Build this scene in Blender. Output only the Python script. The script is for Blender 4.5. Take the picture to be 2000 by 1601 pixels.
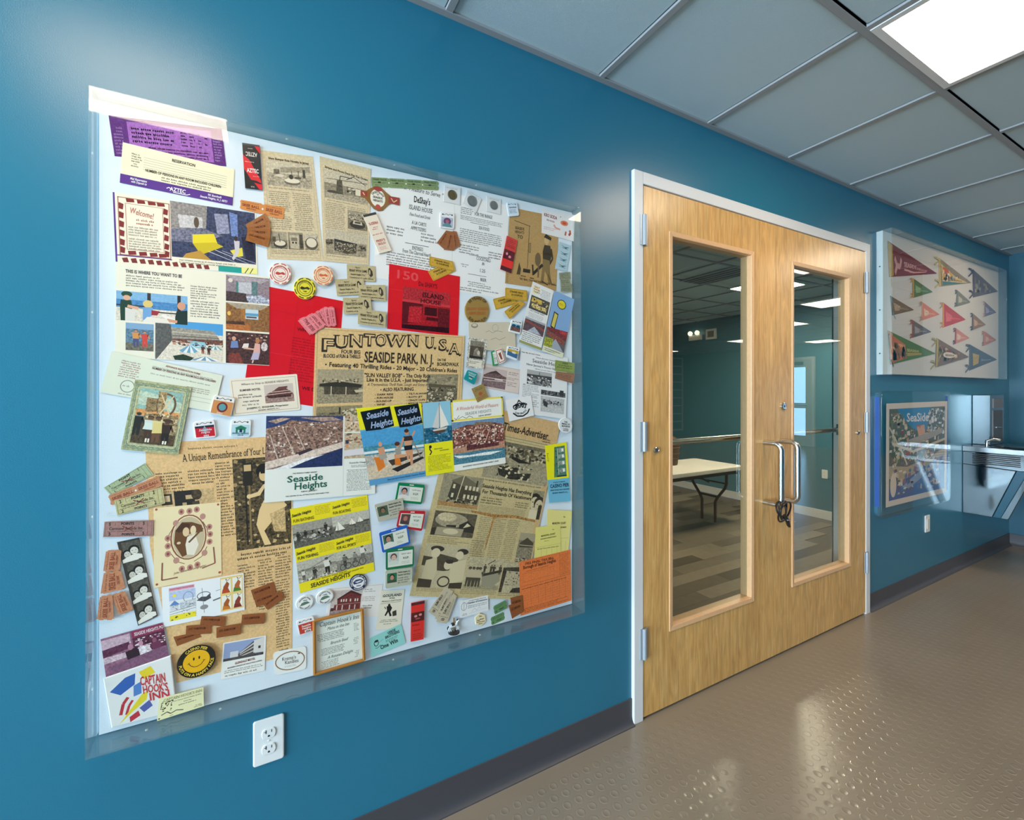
import bpy, bmesh, math, random
from mathutils import Vector, Matrix
random.seed(7)
S = bpy.context.scene
COL = S.collection
for o in list(bpy.data.objects):
    bpy.data.objects.remove(o)

# ------------------------------------------------------------------ camera
F, CY, DIST, HCAM, YAW = 881.96, 766.5, 1.3466, 1.3175, 1.06665
SY, CYW = math.sin(YAW), math.cos(YAW)
cam = bpy.data.cameras.new('camera')
camo = bpy.data.objects.new('camera', cam)
COL.objects.link(camo)
camo.location = (0, -DIST, HCAM)
camo.rotation_euler = (math.pi / 2, 0, -(math.pi / 2 - YAW))
cam.sensor_width = 36.0
cam.lens = F / 2000 * 36
cam.shift_y = (CY - 800.5) / 2000
cam.clip_start = 0.02
S.camera = camo

# ------------------------------------------------------------------ world, daylight, exposure
w = bpy.data.worlds.new('world')
S.world = w
w.use_nodes = True
bgn = w.node_tree.nodes['Background']
bgn.inputs[0].default_value = (0.55, 0.75, 1.0, 1)
bgn.inputs[1].default_value = 1.1
VS = S.view_settings
VS.view_transform = 'Standard'
VS.look = 'None'
VS.gamma = 1
VS.use_curve_mapping = False
VS.exposure = 0.16
LAMP = 16.5                      # radiance of the ceiling panels
LAMP_RGB = (1.0, 0.79, 0.57)


def area(name, loc, rot, sx, sy, power, rgb):
    l = bpy.data.lights.new(name, 'AREA')
    l.shape = 'RECTANGLE'
    l.size, l.size_y, l.energy, l.color = sx, sy, power, rgb
    o = bpy.data.objects.new(name, l)
    o.location, o.rotation_euler = loc, rot
    COL.objects.link(o)
    return o


# daylight coming in through the window wall at the hall's left end
area('window_daylight', (-5.85, -2.3, 1.35), (0, -math.pi / 2 - .15, 0), 2.1, 4.1, 800, (0.66, 0.85, 1.0))


# ------------------------------------------------------------------ helpers
def at(px, py, Y=0.0):
    """point of the plane at depth Y that the photograph shows at pixel px, py (2000 x 1601)"""
    a, b = (px - 1000) / F, (CY - py) / F
    dx, dy = a * SY + CYW, -a * CYW + SY
    t = (Y + DIST) / dy
    return Vector((t * dx, Y, HCAM + t * b))


def lin(c):
    return c / 12.92 if c <= 0.04045 else ((c + 0.055) / 1.055) ** 2.4


def hexc(s, k=1.0):
    n = 0.0
    if '~' in s:
        s, q = s.split('~')
        n = int(q) / 9
    kk = k if isinstance(k, tuple) else (k, k, k)
    return tuple(min(.95, lin(int(s[2 * i:2 * i + 2], 16) / 255) * kk[i]) for i in (0, 1, 2)) + (n,)


MATS = {}


def mat(name, col=(.8, .8, .8), rough=.5, metal=0.0, spec=.5, coat=0.0, coat_r=.1, emit=None, es=0, bump=None, var=None):
    """principled material; bump=(scale, strength), var=(scale, amount) add procedural grain"""
    if name in MATS:
        return MATS[name]
    m = bpy.data.materials.new(name)
    m.use_nodes = True
    nt = m.node_tree
    p = nt.nodes['Principled BSDF']
    if isinstance(col, str):
        col = hexc(col)[:3]
    p.inputs['Base Color'].default_value = (*col, 1)
    p.inputs['Roughness'].default_value = rough
    p.inputs['Metallic'].default_value = metal
    p.inputs['Specular IOR Level'].default_value = spec
    p.inputs['Coat Weight'].default_value = coat
    p.inputs['Coat Roughness'].default_value = coat_r
    if emit:
        p.inputs['Emission Color'].default_value = (*emit, 1)
        p.inputs['Emission Strength'].default_value = es
    geo = nt.nodes.new('ShaderNodeNewGeometry')
    if var:
        nz = nt.nodes.new('ShaderNodeTexNoise')
        nz.inputs['Scale'].default_value = var[0]
        nz.inputs['Detail'].default_value = 4
        nt.links.new(geo.outputs['Position'], nz.inputs['Vector'])
        mx = nt.nodes.new('ShaderNodeMix')
        mx.data_type = 'RGBA'
        mx.inputs[6].default_value = (*[c * (1 - var[1]) for c in col], 1)
        mx.inputs[7].default_value = (*[min(1, c * (1 + var[1])) for c in col], 1)
        nt.links.new(nz.outputs['Fac'], mx.inputs[0])
        nt.links.new(mx.outputs[2], p.inputs['Base Color'])
    if bump:
        nb = nt.nodes.new('ShaderNodeTexNoise')
        nb.inputs['Scale'].default_value = bump[0]
        nb.inputs['Detail'].default_value = 3
        nt.links.new(geo.outputs['Position'], nb.inputs['Vector'])
        bp = nt.nodes.new('ShaderNodeBump')
        bp.inputs['Strength'].default_value = bump[1]
        bp.inputs['Distance'].default_value = .002
        nt.links.new(nb.outputs['Fac'], bp.inputs['Height'])
        nt.links.new(bp.outputs['Normal'], p.inputs['Normal'])
    MATS[name] = m
    return m


def clear_mat(name, tint=(1, 1, 1), ior=1.49, rough=0.0, haze=0.0):
    """thin clear sheet: what it does not mirror (Fresnel) passes straight through"""
    m = bpy.data.materials.new(name)
    m.use_nodes = True
    nt = m.node_tree
    nt.nodes.clear()
    out = nt.nodes.new('ShaderNodeOutputMaterial')
    tr = nt.nodes.new('ShaderNodeBsdfTransparent')
    tr.inputs[0].default_value = (*tint, 1)
    gl = nt.nodes.new('ShaderNodeBsdfGlossy')
    gl.inputs['Roughness'].default_value = rough
    fr = nt.nodes.new('ShaderNodeFresnel')
    fr.inputs[0].default_value = ior
    ge = nt.nodes.new('ShaderNodeNewGeometry')
    io = nt.nodes.new('ShaderNodeMix')
    io.inputs[2].default_value, io.inputs[3].default_value = ior, 1 / ior
    nt.links.new(ge.outputs['Backfacing'], io.inputs[0])
    nt.links.new(io.outputs[0], fr.inputs[0])
    mx = nt.nodes.new('ShaderNodeMixShader')
    nt.links.new(fr.outputs[0], mx.inputs[0])
    last = tr
    if haze:
        df = nt.nodes.new('ShaderNodeBsdfDiffuse')
        df.inputs[0].default_value = (.8, .87, .9, 1)
        m2 = nt.nodes.new('ShaderNodeMixShader')
        m2.inputs[0].default_value = haze
        nt.links.new(tr.outputs[0], m2.inputs[1])
        nt.links.new(df.outputs[0], m2.inputs[2])
        last = m2
    nt.links.new(last.outputs[0], mx.inputs[1])
    nt.links.new(gl.outputs[0], mx.inputs[2])
    nt.links.new(mx.outputs[0], out.inputs[0])
    MATS[name] = m
    return m


def obj(name, me, parent=None, m=None, loc=None):
    o = bpy.data.objects.new(name, me)
    COL.objects.link(o)
    if m is not None:
        for q in (m if isinstance(m, (list, tuple)) else [m]):
            me.materials.append(q)
    if parent:
        o.parent = parent
    if loc is not None:
        o.location = loc
    return o


def tag(o, label, cat, group=None):
    o['label'], o['category'] = label, cat
    if group:
        o['group'] = group
    return o


def struct(o):
    o['kind'] = 'structure'
    return o


def thing(name, label, cat, loc=(0, 0, 0), group=None):
    o = bpy.data.objects.new(name, None)
    COL.objects.link(o)
    o.location = loc
    o.empty_display_size = .05
    return tag(o, label, cat, group)


class MB:
    """collects shapes, links them as one mesh"""

    def __init__(s):
        s.v, s.f = [], []

    def add(s, vs, fs):
        b = len(s.v)
        s.v += [tuple(v) for v in vs]
        s.f += [tuple(b + i for i in f) for f in fs]
        return s

    def box(s, x0, x1, y0, y1, z0, z1):
        return s.add([(x, y, z) for z in (z0, z1) for y in (y0, y1) for x in (x0, x1)],
                     [(0, 2, 3, 1), (4, 5, 7, 6), (0, 1, 5, 4), (2, 6, 7, 3), (0, 4, 6, 2), (1, 3, 7, 5)])

    def prism(s, pts, d, axis='y', t0=0.0):
        """2D outline extruded along an axis; pts in the two other axes"""
        def P(p, t):
            return {'y': (p[0], t, p[1]), 'x': (t, p[0], p[1]), 'z': (p[0], p[1], t)}[axis]
        n = len(pts)
        vs = [P(p, t0) for p in pts] + [P(p, t0 + d) for p in pts]
        return s.add(vs, [tuple(range(n)), tuple(range(2 * n - 1, n - 1, -1))] +
                     [(i, i + n, (i + 1) % n + n, (i + 1) % n) for i in range(n)])

    def tube(s, path, r, n=10, caps=True):
        path = [Vector(p) for p in path]
        rs = r if isinstance(r, (list, tuple)) else [r] * len(path)
        up = None
        b = len(s.v)
        for i, p in enumerate(path):
            t = (path[min(i + 1, len(path) - 1)] - path[max(i - 1, 0)]).normalized()
            if up is None:
                up = t.orthogonal().normalized()
            else:
                up = (up - t * up.dot(t)).normalized()
            sd = t.cross(up)
            for k in range(n):
                a = 2 * math.pi * k / n
                s.v.append(tuple(p + (up * math.cos(a) + sd * math.sin(a)) * rs[i]))
        for i in range(len(path) - 1):
            for k in range(n):
                k2 = (k + 1) % n
                s.f.append((b + i * n + k, b + i * n + k2, b + (i + 1) * n + k2, b + (i + 1) * n + k))
        if caps:
            s.f.append(tuple(b + k for k in range(n - 1, -1, -1)))
            s.f.append(tuple(b + (len(path) - 1) * n + k for k in range(n)))
        return s

    def lathe(s, prof, c, axis='y', n=24):
        """profile [(r, h)] turned round an axis through c"""
        b = len(s.v)
        for r, h in prof:
            for k in range(n):
                a = 2 * math.pi * k / n
                u, v = r * math.cos(a), r * math.sin(a)
                s.v.append({'y': (c[0] + u, c[1] + h, c[2] + v), 'z': (c[0] + u, c[1] + v, c[2] + h),
                            'x': (c[0] + h, c[1] + u, c[2] + v)}[axis])
        for i in range(len(prof) - 1):
            for k in range(n):
                k2 = (k + 1) % n
                s.f.append((b + i * n + k, b + i * n + k2, b + (i + 1) * n + k2, b + (i + 1) * n + k))
        s.f.append(tuple(b + k for k in range(n)))
        s.f.append(tuple(b + (len(prof) - 1) * n + k for k in range(n - 1, -1, -1)))
        return s

    def mesh(s, name, smooth=False):
        me = bpy.data.meshes.new(name)
        me.from_pydata(s.v, [], s.f)
        bm = bmesh.new()
        bm.from_mesh(me)
        bmesh.ops.recalc_face_normals(bm, faces=bm.faces)
        bm.to_mesh(me)
        bm.free()
        if smooth:
            me.shade_smooth()
            try:
                me.set_sharp_from_angle(angle=math.radians(40))
            except Exception:
                pass
        return me

    def build(s, name, m, parent=None, smooth=False, bevel=0.0, loc=None, seg=2):
        o = obj(name, s.mesh(name, smooth), parent, m, loc)
        if bevel:
            b = o.modifiers.new('bevel', 'BEVEL')
            b.width, b.segments, b.limit_method = bevel, seg, 'ANGLE'
        return o


def box(name, x0, x1, y0, y1, z0, z1, m, parent=None, bevel=0.0):
    return MB().box(x0, x1, y0, y1, z0, z1).build(name, m, parent, bevel=bevel)


def rrect(x0, x1, y0, y1, r, n=5):
    P = []
    for cx, cy, a0 in ((x1 - r, y1 - r, 0), (x0 + r, y1 - r, 90), (x0 + r, y0 + r, 180), (x1 - r, y0 + r, 270)):
        for k in range(n + 1):
            a = math.radians(a0 + 90 * k / n)
            P.append((cx + r * math.cos(a), cy + r * math.sin(a)))
    return P


# ------------------------------------------------------------------ materials of the place
ZC, XEND, GX, GS = 2.5029, 5.668, 0.5082, 0.6096      # ceiling height, end wall, ceiling grid origin and pitch
M_wall = mat('teal_paint', (.016, .160, .25), .31, spec=.5, bump=(420, .12))
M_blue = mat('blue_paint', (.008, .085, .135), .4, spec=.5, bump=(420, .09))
M_white = mat('white_paint', (.72, .71, .70), .4)
M_tile = mat('ceiling_tile', (.48, .60, .65), .95, spec=.1, bump=(600, .35), var=(900, .08))
M_tbar = mat('ceiling_bar', (.30, .31, .32), .6)
M_base = mat('rubber_base', (.060, .058, .066), .45, bump=(300, .05))
M_steel = mat('brushed_steel', (.55, .55, .53), .24, 1.0)
M_steel2 = mat('satin_steel', (.15, .18, .195), .10, 1.0)
M_hinge = mat('hinge_steel', (.40, .44, .48), .4, .35)
M_black = mat('black_plastic', (.015, .012, .012), .35)
M_plate = mat('white_plastic', (.80, .79, .76), .35)
M_dark = mat('dark_slot', (.02, .02, .02), .6)
M_clear = clear_mat('clear_acrylic', (.985, .995, .99), 1.37)
M_edge = clear_mat('acrylic_side', (.90, .955, .96), haze=.045)
M_glass = clear_mat('door_glass', (.90, .94, .92), 1.62)
M_lamp2 = mat('room_lamp_diffuser', (.9, .9, .9), .5, emit=(1.0, .86, .64), es=85)
M_lamp = mat('lamp_diffuser', (.9, .9, .9), .5, emit=LAMP_RGB, es=LAMP)


def wood_mat(name, c0, c1, c2, figure=True):
    m = bpy.data.materials.new(name)
    m.use_nodes = True
    nt = m.node_tree
    p = nt.nodes['Principled BSDF']
    p.inputs['Roughness'].default_value = .32
    p.inputs['Coat Weight'].default_value = .25
    p.inputs['Coat Roughness'].default_value = .25
    geo = nt.nodes.new('ShaderNodeNewGeometry')
    mp = nt.nodes.new('ShaderNodeMapping')
    mp.inputs['Scale'].default_value = (26, 26, 1.7)
    nt.links.new(geo.outputs['Position'], mp.inputs[0])
    n1 = nt.nodes.new('ShaderNodeTexNoise')
    n1.inputs['Scale'].default_value = 3.2
    n1.inputs['Detail'].default_value = 6
    n1.inputs['Distortion'].default_value = .8
    nt.links.new(mp.outputs[0], n1.inputs['Vector'])
    cr = nt.nodes.new('ShaderNodeValToRGB')
    cr.color_ramp.elements[0].color = (*hexc(c0)[:3], 1)
    cr.color_ramp.elements[0].position = .3
    cr.color_ramp.elements[1].color = (*hexc(c2)[:3], 1)
    cr.color_ramp.elements[1].position = .7
    e = cr.color_ramp.elements.new(.5)
    e.color = (*hexc(c1)[:3], 1)
    nt.links.new(n1.outputs['Fac'], cr.inputs[0])
    # veneer leaves, each its own tone, and blotchy figure
    mp2 = nt.nodes.new('ShaderNodeMapping')
    mp2.inputs['Scale'].default_value = (7.5, .001, .001)
    nt.links.new(geo.outputs['Position'], mp2.inputs[0])
    wn = nt.nodes.new('ShaderNodeTexVoronoi')
    wn.inputs['Scale'].default_value = 1.0
    nt.links.new(mp2.outputs[0], wn.inputs['Vector'])
    mp3 = nt.nodes.new('ShaderNodeMapping')
    mp3.inputs['Scale'].default_value = (22, 22, 5)
    nt.links.new(geo.outputs['Position'], mp3.inputs[0])
    n3 = nt.nodes.new('ShaderNodeTexNoise')
    n3.inputs['Scale'].default_value = 1.0
    n3.inputs['Detail'].default_value = 5
    n3.inputs['Distortion'].default_value = 1.5
    nt.links.new(mp3.outputs[0], n3.inputs['Vector'])
    ad = nt.nodes.new('ShaderNodeMath')
    ad.operation = 'MULTIPLY_ADD'
    ad.inputs[1].default_value = .12
    nt.links.new(wn.outputs['Color'], ad.inputs[0])
    mr = nt.nodes.new('ShaderNodeMapRange')
    mr.inputs[1].default_value, mr.inputs[2].default_value = .3, .75
    mr.inputs[3].default_value, mr.inputs[4].default_value = .70, 1.0
    nt.links.new(n3.outputs['Fac'], mr.inputs[0])
    nt.links.new(mr.outputs[0], ad.inputs[2])
    mul = nt.nodes.new('ShaderNodeMix')
    mul.data_type = 'RGBA'
    mul.blend_type = 'MULTIPLY'
    mul.inputs[0].default_value = 1
    nt.links.new(cr.outputs[0], mul.inputs[6])
    nt.links.new(ad.outputs[0], mul.inputs[7])
    nt.links.new(mul.outputs[2], p.inputs['Base Color'])
    MATS[name] = m
    return m


M_wood = wood_mat('maple_veneer', 'cf9752', 'dba963', 'e8bb78')
M_bead = mat('maple_bead', 'dcae80', .35, var=(60, .1))

# ------------------------------------------------------------------ hall shell
XA, XB, ZD = 1.287, 3.186, 2.2047           # outer edges of the door frame
XL, XF, YB = -6.0, 11.8, -8.6               # left window wall, far end wall, back wall
FR = .05                                     # face width of the frame

wf = MB()
wf.box(XL, XA + .01, 0, .16, 0, ZC + .05)
wf.box(XA + .01, XB - .01, 0, .16, ZD - .01, ZC + .05)
wf.box(XB - .01, XEND + .02, 0, .16, 0, ZC + .05)
struct(wf.build('wall_front', M_wall))
struct(box('wall_end', XEND, XEND + .15, -.75, 0, 0, ZC + .05, M_blue))
struct(box('wall_recess', XEND + .15, XF, -.75, -.6, 0, ZC + .05, M_wall))
struct(box('wall_right', XF, XF + .15, YB, -.6, 0, ZC + .05, M_wall))
struct(box('wall_back', 5.0, XF + .15, YB - .15, YB, 0, ZC + .05, M_wall))
struct(MB().box(XL, 5.0, -4.75, -4.6, 0, ZC + .05).box(5.0, 5.15, YB, -4.6, 0, ZC + .05).build('wall_opposite', M_wall))
wl = MB()
wl.box(XL - .15, XL, -4.6, 0, 0, .3).box(XL - .15, XL, -4.6, 0, 2.4, ZC + .05)
wl.box(XL - .15, XL, -4.6, -4.4, .3, 2.4).box(XL - .15, XL, -.25, 0, .3, 2.4)
struct(wl.build('wall_left', M_wall))
win = struct(box('window_1', XL - .12, XL - .10, -4.4, -.25, .3, 2.4, M_glass))
for k in range(4):
    y = -4.4 + k * 1.38
    box('window_mullion', XL - .14, XL - .06, y - .03, y + .03, .3, 2.4, M_white, win)


# rubber floor: the sheet and its raised round studs
def floor_mat():
    m = mat('rubber_floor', (.27, .222, .165), .14, spec=.5, var=(3.0, .10), bump=(900, .10))
    return m


M_floor = floor_mat()
floor = struct(box('floor', XL, XF, YB, .012, -.08, 0, M_floor))
disc = MB().lathe([(.0145, 0), (.0138, .00022), (.0128, .00036), (.0112, .00036), (.0106, .00022), (.0, .00024)], (0, 0, 0), 'z', 16)
disc_me = disc.mesh('floor_stud', True)
disc_me.materials.append(M_floor)
PIT = .046
spots = []
for i in range(int(.55 / PIT), int(5.6 / PIT)):
    for j in range(1, int(2.3 / PIT)):
        x, y = i * PIT + (PIT / 2 if j % 2 else 0), -.05 - j * PIT * .87
        dx, dy = x, y + DIST
        d = dx * CYW + dy * SY
        if d < .5:
            continue
        px = 1000 + F * (dx * SY - dy * CYW) / d
        py = CY + F * HCAM / d
        if -40 < px < 2060 and py < 1680 and d < 4.5:
            spots.append((d, x, y))
spots.sort()
for d, x, y in spots[:300]:
    obj('floor_stud', disc_me, floor, None, (x, y, 0))
rest = MB()
for d, x, y in spots[300:]:
    rest.lathe([(.0145, 0), (.0128, .00036), (.0112, .00036), (.0, .00024)], (x, y, 0), 'z', 9)
r = rest.build('far_floor_studs', M_floor, floor, smooth=True)
r['kind'] = 'stuff'

# rubber cove base
prof = [(0, 0), (-.022, 0), (-.021, .003), (-.012, .008), (-.006, .018), (-.004, .03), (-.004, .1), (0, .101)]
struct(MB().prism([(p[0], p[1]) for p in prof], XA - XL, 'x', XL).build('baseboard_left', M_base, smooth=True))
struct(MB().prism([(p[0], p[1]) for p in prof], XEND - XB, 'x', XB).build('baseboard_right', M_base, smooth=True))
struct(MB().prism([(XEND + p[0], p[1]) for p in prof], -.75, 'y', 0).build('baseboard_end', M_base, smooth=True))

# suspended ceiling: bars, tiles, plain field further off
ceil = struct(MB().box(XL, XF, YB, .16, ZC + .045, ZC + .10).build('ceiling', M_tile))
xs = [GX + GS * k for k in range(-7, 19) if XL < GX + GS * k < XF]
ys = [-.607 - GS * k for k in range(0, 12) if -.607 - GS * k > YB]
LIGHTS = [(-2, 0), (2, 0), (6, 0), (-6, 0)]
near = set()
for k in range(-1, 9):
    for r_ in range(-1, 3):
        near.add((k, r_))


def cell(k, r_):
    x0 = GX + GS * k
    y1 = 0 if r_ < 0 else -.607 - GS * r_
    y0 = -.607 if r_ < 0 else y1 - GS
    return x0, x0 + GS, y0, y1


for k in range(-1, 10):
    MB().box(GX + GS * k - .012, GX + GS * k + .012, -2.44, 0, ZC - .0, ZC + .030).build('ceiling_bar', M_tbar, ceil, bevel=.0015)
for r_ in range(0, 4):
    y = -.607 - GS * r_
    MB().box(GX - GS, XEND, y - .012, y + .012, ZC - .001, ZC + .030).build('ceiling_bar', M_tbar, ceil, bevel=.0015)
MB().box(XL, XEND, -.022, 0, ZC - .002, ZC + .01).build('wall_angle', M_tbar, ceil)
tile_me = MB().box(-GS / 2 + .013, GS / 2 - .013, -GS / 2 + .013, GS / 2 - .013, 0, .012).mesh('ceiling_panel')
tile_me.materials.append(M_tile)
for k, r_ in sorted(near):
    if (k, r_) in LIGHTS:
        continue
    x0, x1, y0, y1 = cell(k, r_)
    o = obj('ceiling_panel', tile_me, ceil, None, ((x0 + x1) / 2, (y0 + y1) / 2, ZC + .007))
    b = o.modifiers.new('bevel', 'BEVEL')
    b.width = .004
# the rest of the grid further away
g = MB()
for x in xs:
    g.box(x - .012, x + .012, YB, -2.44, ZC, ZC + .03)
    if x < GX - GS - .1 or x > XEND:
        g.box(x - .012, x + .012, -2.44, 0, ZC, ZC + .03)
for y in ys:
    g.box(XL, XF, y - .012, y + .012, ZC + .0005, ZC + .03)
g.box(XL, XF, YB, -2.44, ZC + .008, ZC + .016)
g.box(XL, GX - GS, -2.44, 0, ZC + .008, ZC + .016)
g.box(XEND - .05, XF, -2.44, -.6, ZC + .0085, ZC + .016)
o = g.build('far_ceiling_grid', M_tbar, ceil)
o['kind'] = 'stuff'

WHERE = {(-6, 0): 'near the window wall, out of view', (2, 0): 'over the double doors, cut by the frame edge', (-2, 0): 'above the viewer, mirrored in the large case',
         (6, 0): 'in front of the drinking fountain'}


def ceiling_light(x0, x1, y0, y1, label, z=ZC, group='square ceiling lights', lamp=None):
    t = thing('ceiling_light', label, 'light', ((x0 + x1) / 2, (y0 + y1) / 2, z), group)
    h = GS / 2
    f = MB()
    for a, b, c, d in ((-h + .012, -h + .035, -h + .012, h - .012), (h - .035, h - .012, -h + .012, h - .012),
                       (-h + .035, h - .035, -h + .012, -h + .035), (-h + .035, h - .035, h - .035, h - .012)):
        f.box(a, b, c, d, -.003, .02)
    f.build('light_frame', M_white, t)
    MB().box(-h + .034, h - .034, -h + .034, h - .034, .0, .004).build('diffuser', lamp or M_lamp, t)
    return t


for n, (k, r_) in enumerate(LIGHTS):
    x0, x1, y0, y1 = cell(k, r_)
    ceiling_light(x0, x1, y0, y1, 'square white ceiling light panel ' + WHERE[(k, r_)] if (k, r_) in WHERE else
                  'square light panel in the hall ceiling, seen only mirrored in glass')

for x, y, lab in ((6.26, -2.1, 'nearest beyond the fountain wall'), (7.64, -3.53, 'second beyond the fountain wall'), (11.0, -4.6, 'farthest of the near row'), (9.33, -5.4, 'nearer of the back row'), (9.83, -8.16, 'farthest of the back row'), (5.7, -6.0, 'left of three added unseen to light the display wall'), (6.6, -7.7, 'rear of three added unseen to light the display wall'), (7.2, -6.3, 'right of three added unseen to light the display wall'), (10.9, -2.0, 'unseen one added to light the exit door'), (9.0, -1.6, 'unseen one added past the fountain wall for more light')):  # from the corner group on, unseen panels added to brighten the far hall
    ceiling_light(x, x + GS, y, y + GS, 'square hall light panel, the ' + lab, ZC - .004)

# ------------------------------------------------------------------ door frame and the pair of doors
YF = -.015
tr = MB()
tr.box(XA, XA + FR, YF, .17, 0, ZD).box(XB - FR, XB, YF, .17, 0, ZD).box(XA + FR, XB - FR, YF, .17, ZD - FR, ZD)
tr.box(XA + FR, XA + FR + .015, .045, .10, 0, ZD - FR).box(XB - FR - .015, XB - FR, .045, .10, 0, ZD - FR)
struct(tr.build('trim_1', M_white, bevel=.003))


def door(n, x0, x1, lx0, lx1, hinge, px):
    """leaf with a tall lite; px = side where the pull sits"""
    z0, z1, lz0, lz1 = .012, ZD - FR - .005, .320, 1.992
    ya, yb = -.012, .033
    d = MB()
    d.box(x0, lx0, ya, yb, z0, z1).box(lx1, x1, ya, yb, z0, z1)
    d.box(lx0, lx1, ya, yb, lz1, z1).box(lx0, lx1, ya, yb, z0, lz0)
    o = struct(d.build('door_%d' % n, M_wood))
    e = .02
    for nm, pts in (('glazing_bead', [(lx0, lz0), (lx1, lz0), (lx1 - e, lz0 + e), (lx0 + e, lz0 + e)]),
                    ('glazing_bead', [(lx0, lz1), (lx1, lz1), (lx1 - e, lz1 - e), (lx0 + e, lz1 - e)]),
                    ('glazing_bead', [(lx0, lz0), (lx0, lz1), (lx0 + e, lz1 - e), (lx0 + e, lz0 + e)]),
                    ('glazing_bead', [(lx1, lz0), (lx1, lz1), (lx1 - e, lz1 - e), (lx1 - e, lz0 + e)])):
        v = [(p[0], ya - .005 if i < 2 else ya - .003, p[1]) for i, p in enumerate(pts)] + [(p[0], .042, p[1]) for p in pts]
        MB().add(v, [(0, 1, 2, 3), (4, 7, 6, 5), (0, 4, 5, 1), (1, 5, 6, 2), (2, 6, 7, 3), (3, 7, 4, 0)]).build(nm, M_bead, o, bevel=.002)
    pane = box('glass_pane', lx0 + e, lx1 - e, .008, .014, lz0 + e, lz1 - e, M_glass, o)
    # hinges
    hx = x0 - .002 if hinge < 0 else x1 + .002
    for z in ((2.030, 1.908), (1.200, 1.082), (.372, .25)):
        h = MB()
        h.tube([(hx, ya - .008, z[0]), (hx, ya - .008, z[1])], .0085, 12)
        h.box(hx - .020, hx + .020, ya - .0065, ya - .0034, z[1], z[0])
        h.build('hinge', M_hinge, o, smooth=True)
    # pull handle
    zt, zb, yo = 1.075, .785, ya - .085
    path = [(px, ya, zt)]
    for k in range(7):
        a = math.pi / 2 * k / 6
        path.append((px, yo + .032 - .032 * math.sin(a), zt - .032 + .032 * math.cos(a)))
    for k in range(7):
        a = math.pi / 2 * k / 6
        path.append((px, yo + .032 - .032 * math.cos(a), zb + .032 - .032 * math.sin(a)))
    path.append((px, ya, zb))
    MB().tube(path, .0125, 16).build('pull_handle', M_steel, o, smooth=True)
    # push bar on the room side
    b = MB().tube([(x0 + .02, .10, 1.092), (x1 - .02, .10, 1.092)], .014, 12)
    b.box(x0 + .02, x0 + .07, .033, .11, 1.06, 1.125).box(x1 - .07, x1 - .02, .033, .11, 1.06, 1.125)
    b.build('push_bar', M_steel, o, smooth=True)
    return o


d1 = door(1, 1.340, 2.2355, 1.485, 2.057, -1, 2.138)
d2 = door(2, 2.2385, 3.133, 2.3725, 2.960, 1, 2.275)


def lock(parent, x, z, r):
    MB().lathe([(r, 0), (r, -.008), (r * .8, -.010), (r * .75, -.009), (.0, -.009)], (x, -.012, z), 'y', 20).build('lock_cylinder', M_steel, parent, smooth=True)
    MB().box(x - .0015, x + .0015, -.0235, -.0205, z - .005, z + .005).build('key_slot', M_dark, parent)


lock(d1, 1.406, 1.083, .013)
lock(d2, 3.041, 1.083, .012)
lock(d2, 2.296, 1.249, .019)

# cable lock hanging on the left pull handle
cl = thing('cable_lock', 'coiled black cable lock looped round the left door pull', 'lock', (2.142, -.097, .775))
rings = MB()
for q in range(4):
    pts = []
    rr, tx, ph = .034 + .006 * q, .25 * q - .4, .9 * q
    for k in range(33):
        a = 2 * math.pi * k / 32
        c = Vector((rr * math.cos(a) + .010 * (q - 1.5), rr * .3 * math.sin(a + ph) - .006, rr * .95 * math.sin(a) - .006 * q))
        pts.append(Matrix.Rotation(tx * .4, 3, 'Y') @ c)
    rings.tube(pts, .0042, 8, False)
rings.build('cable', M_black, cl, smooth=True)
MB().tube([(-.012, -.02, -.03), (.006, -.022, -.055), (.018, -.02, -.078), (.03, -.018, -.088)], [.009, .010, .008, .006], 10).build('lock_body', M_black, cl, smooth=True)
MB().box(-.008, .016, -.034, -.028, -.052, -.048).build('number_band', M_steel, cl)

# ------------------------------------------------------------------ the room behind the doors
ZR, XR, YR = -.35, 6.5, 6.2
M_rwall = mat('room_teal_paint', (.07, .185, .24), .5)
struct(box('wall_room_right', XR, XR + .1, .16, YR, ZR, ZC + .05, M_rwall))
struct(box('wall_room_back', -.6, XR, YR, YR + .1, ZR, ZC + .05, M_rwall))
struct(box('wall_room_left', -.7, -.6, .16, YR, ZR, ZC + .05, M_rwall))
struct(MB().box(-.6, XA + FR, .161, .17, ZR, ZC).box(XB - FR, XR, .161, .17, ZR, ZC).box(XA, XB, .02, .17, ZR, -.09).build('wall_room_front', M_rwall))
M_plank = [mat('plank_%s' % n, c, .35, var=(14, .25)) for n, c in (('grey', (.17, .135, .092)), ('brown', (.12, .092, .058)), ('pale', (.23, .185, .13)), ('dark', (.075, .058, .036)))]
rf = struct(box('floor_room', -.6, XR, .1, YR, ZR - .06, ZR - .006, M_plank[3]))
pl_me = []
for m in M_plank:
    me = MB().box(-.61, .61, -.0745, .0745, -.006, 0).mesh('plank')
    me.materials.append(m)
    pl_me.append(me)
for j in range(28):
    for i in range(6):
        x = -.3 + i * 1.222 + (j * .47) % 1.2
        if x + .6 > XR:
            continue
        obj('plank', random.choice(pl_me), rf, None, (x, .25 + j * .15, ZR))
rc = struct(box('ceiling_room', -.6, XR, .16, YR, ZC + .03, ZC + .08, M_tile))
gg = MB()
for k in range(12):
    x = -.55 + k * GS
    gg.box(x - .012, x + .012, .16, YR, ZC + .02, ZC + .032)
for k in range(10):
    y = .2 + k * GS
    gg.box(-.6, XR, y - .012, y + .012, ZC + .021, ZC + .032)
gg.build('ceiling_bars', M_tbar, rc)
struct(box('baseboard_room', XR - .02, XR, .17, YR, ZR, ZR + .11, M_white))
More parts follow.
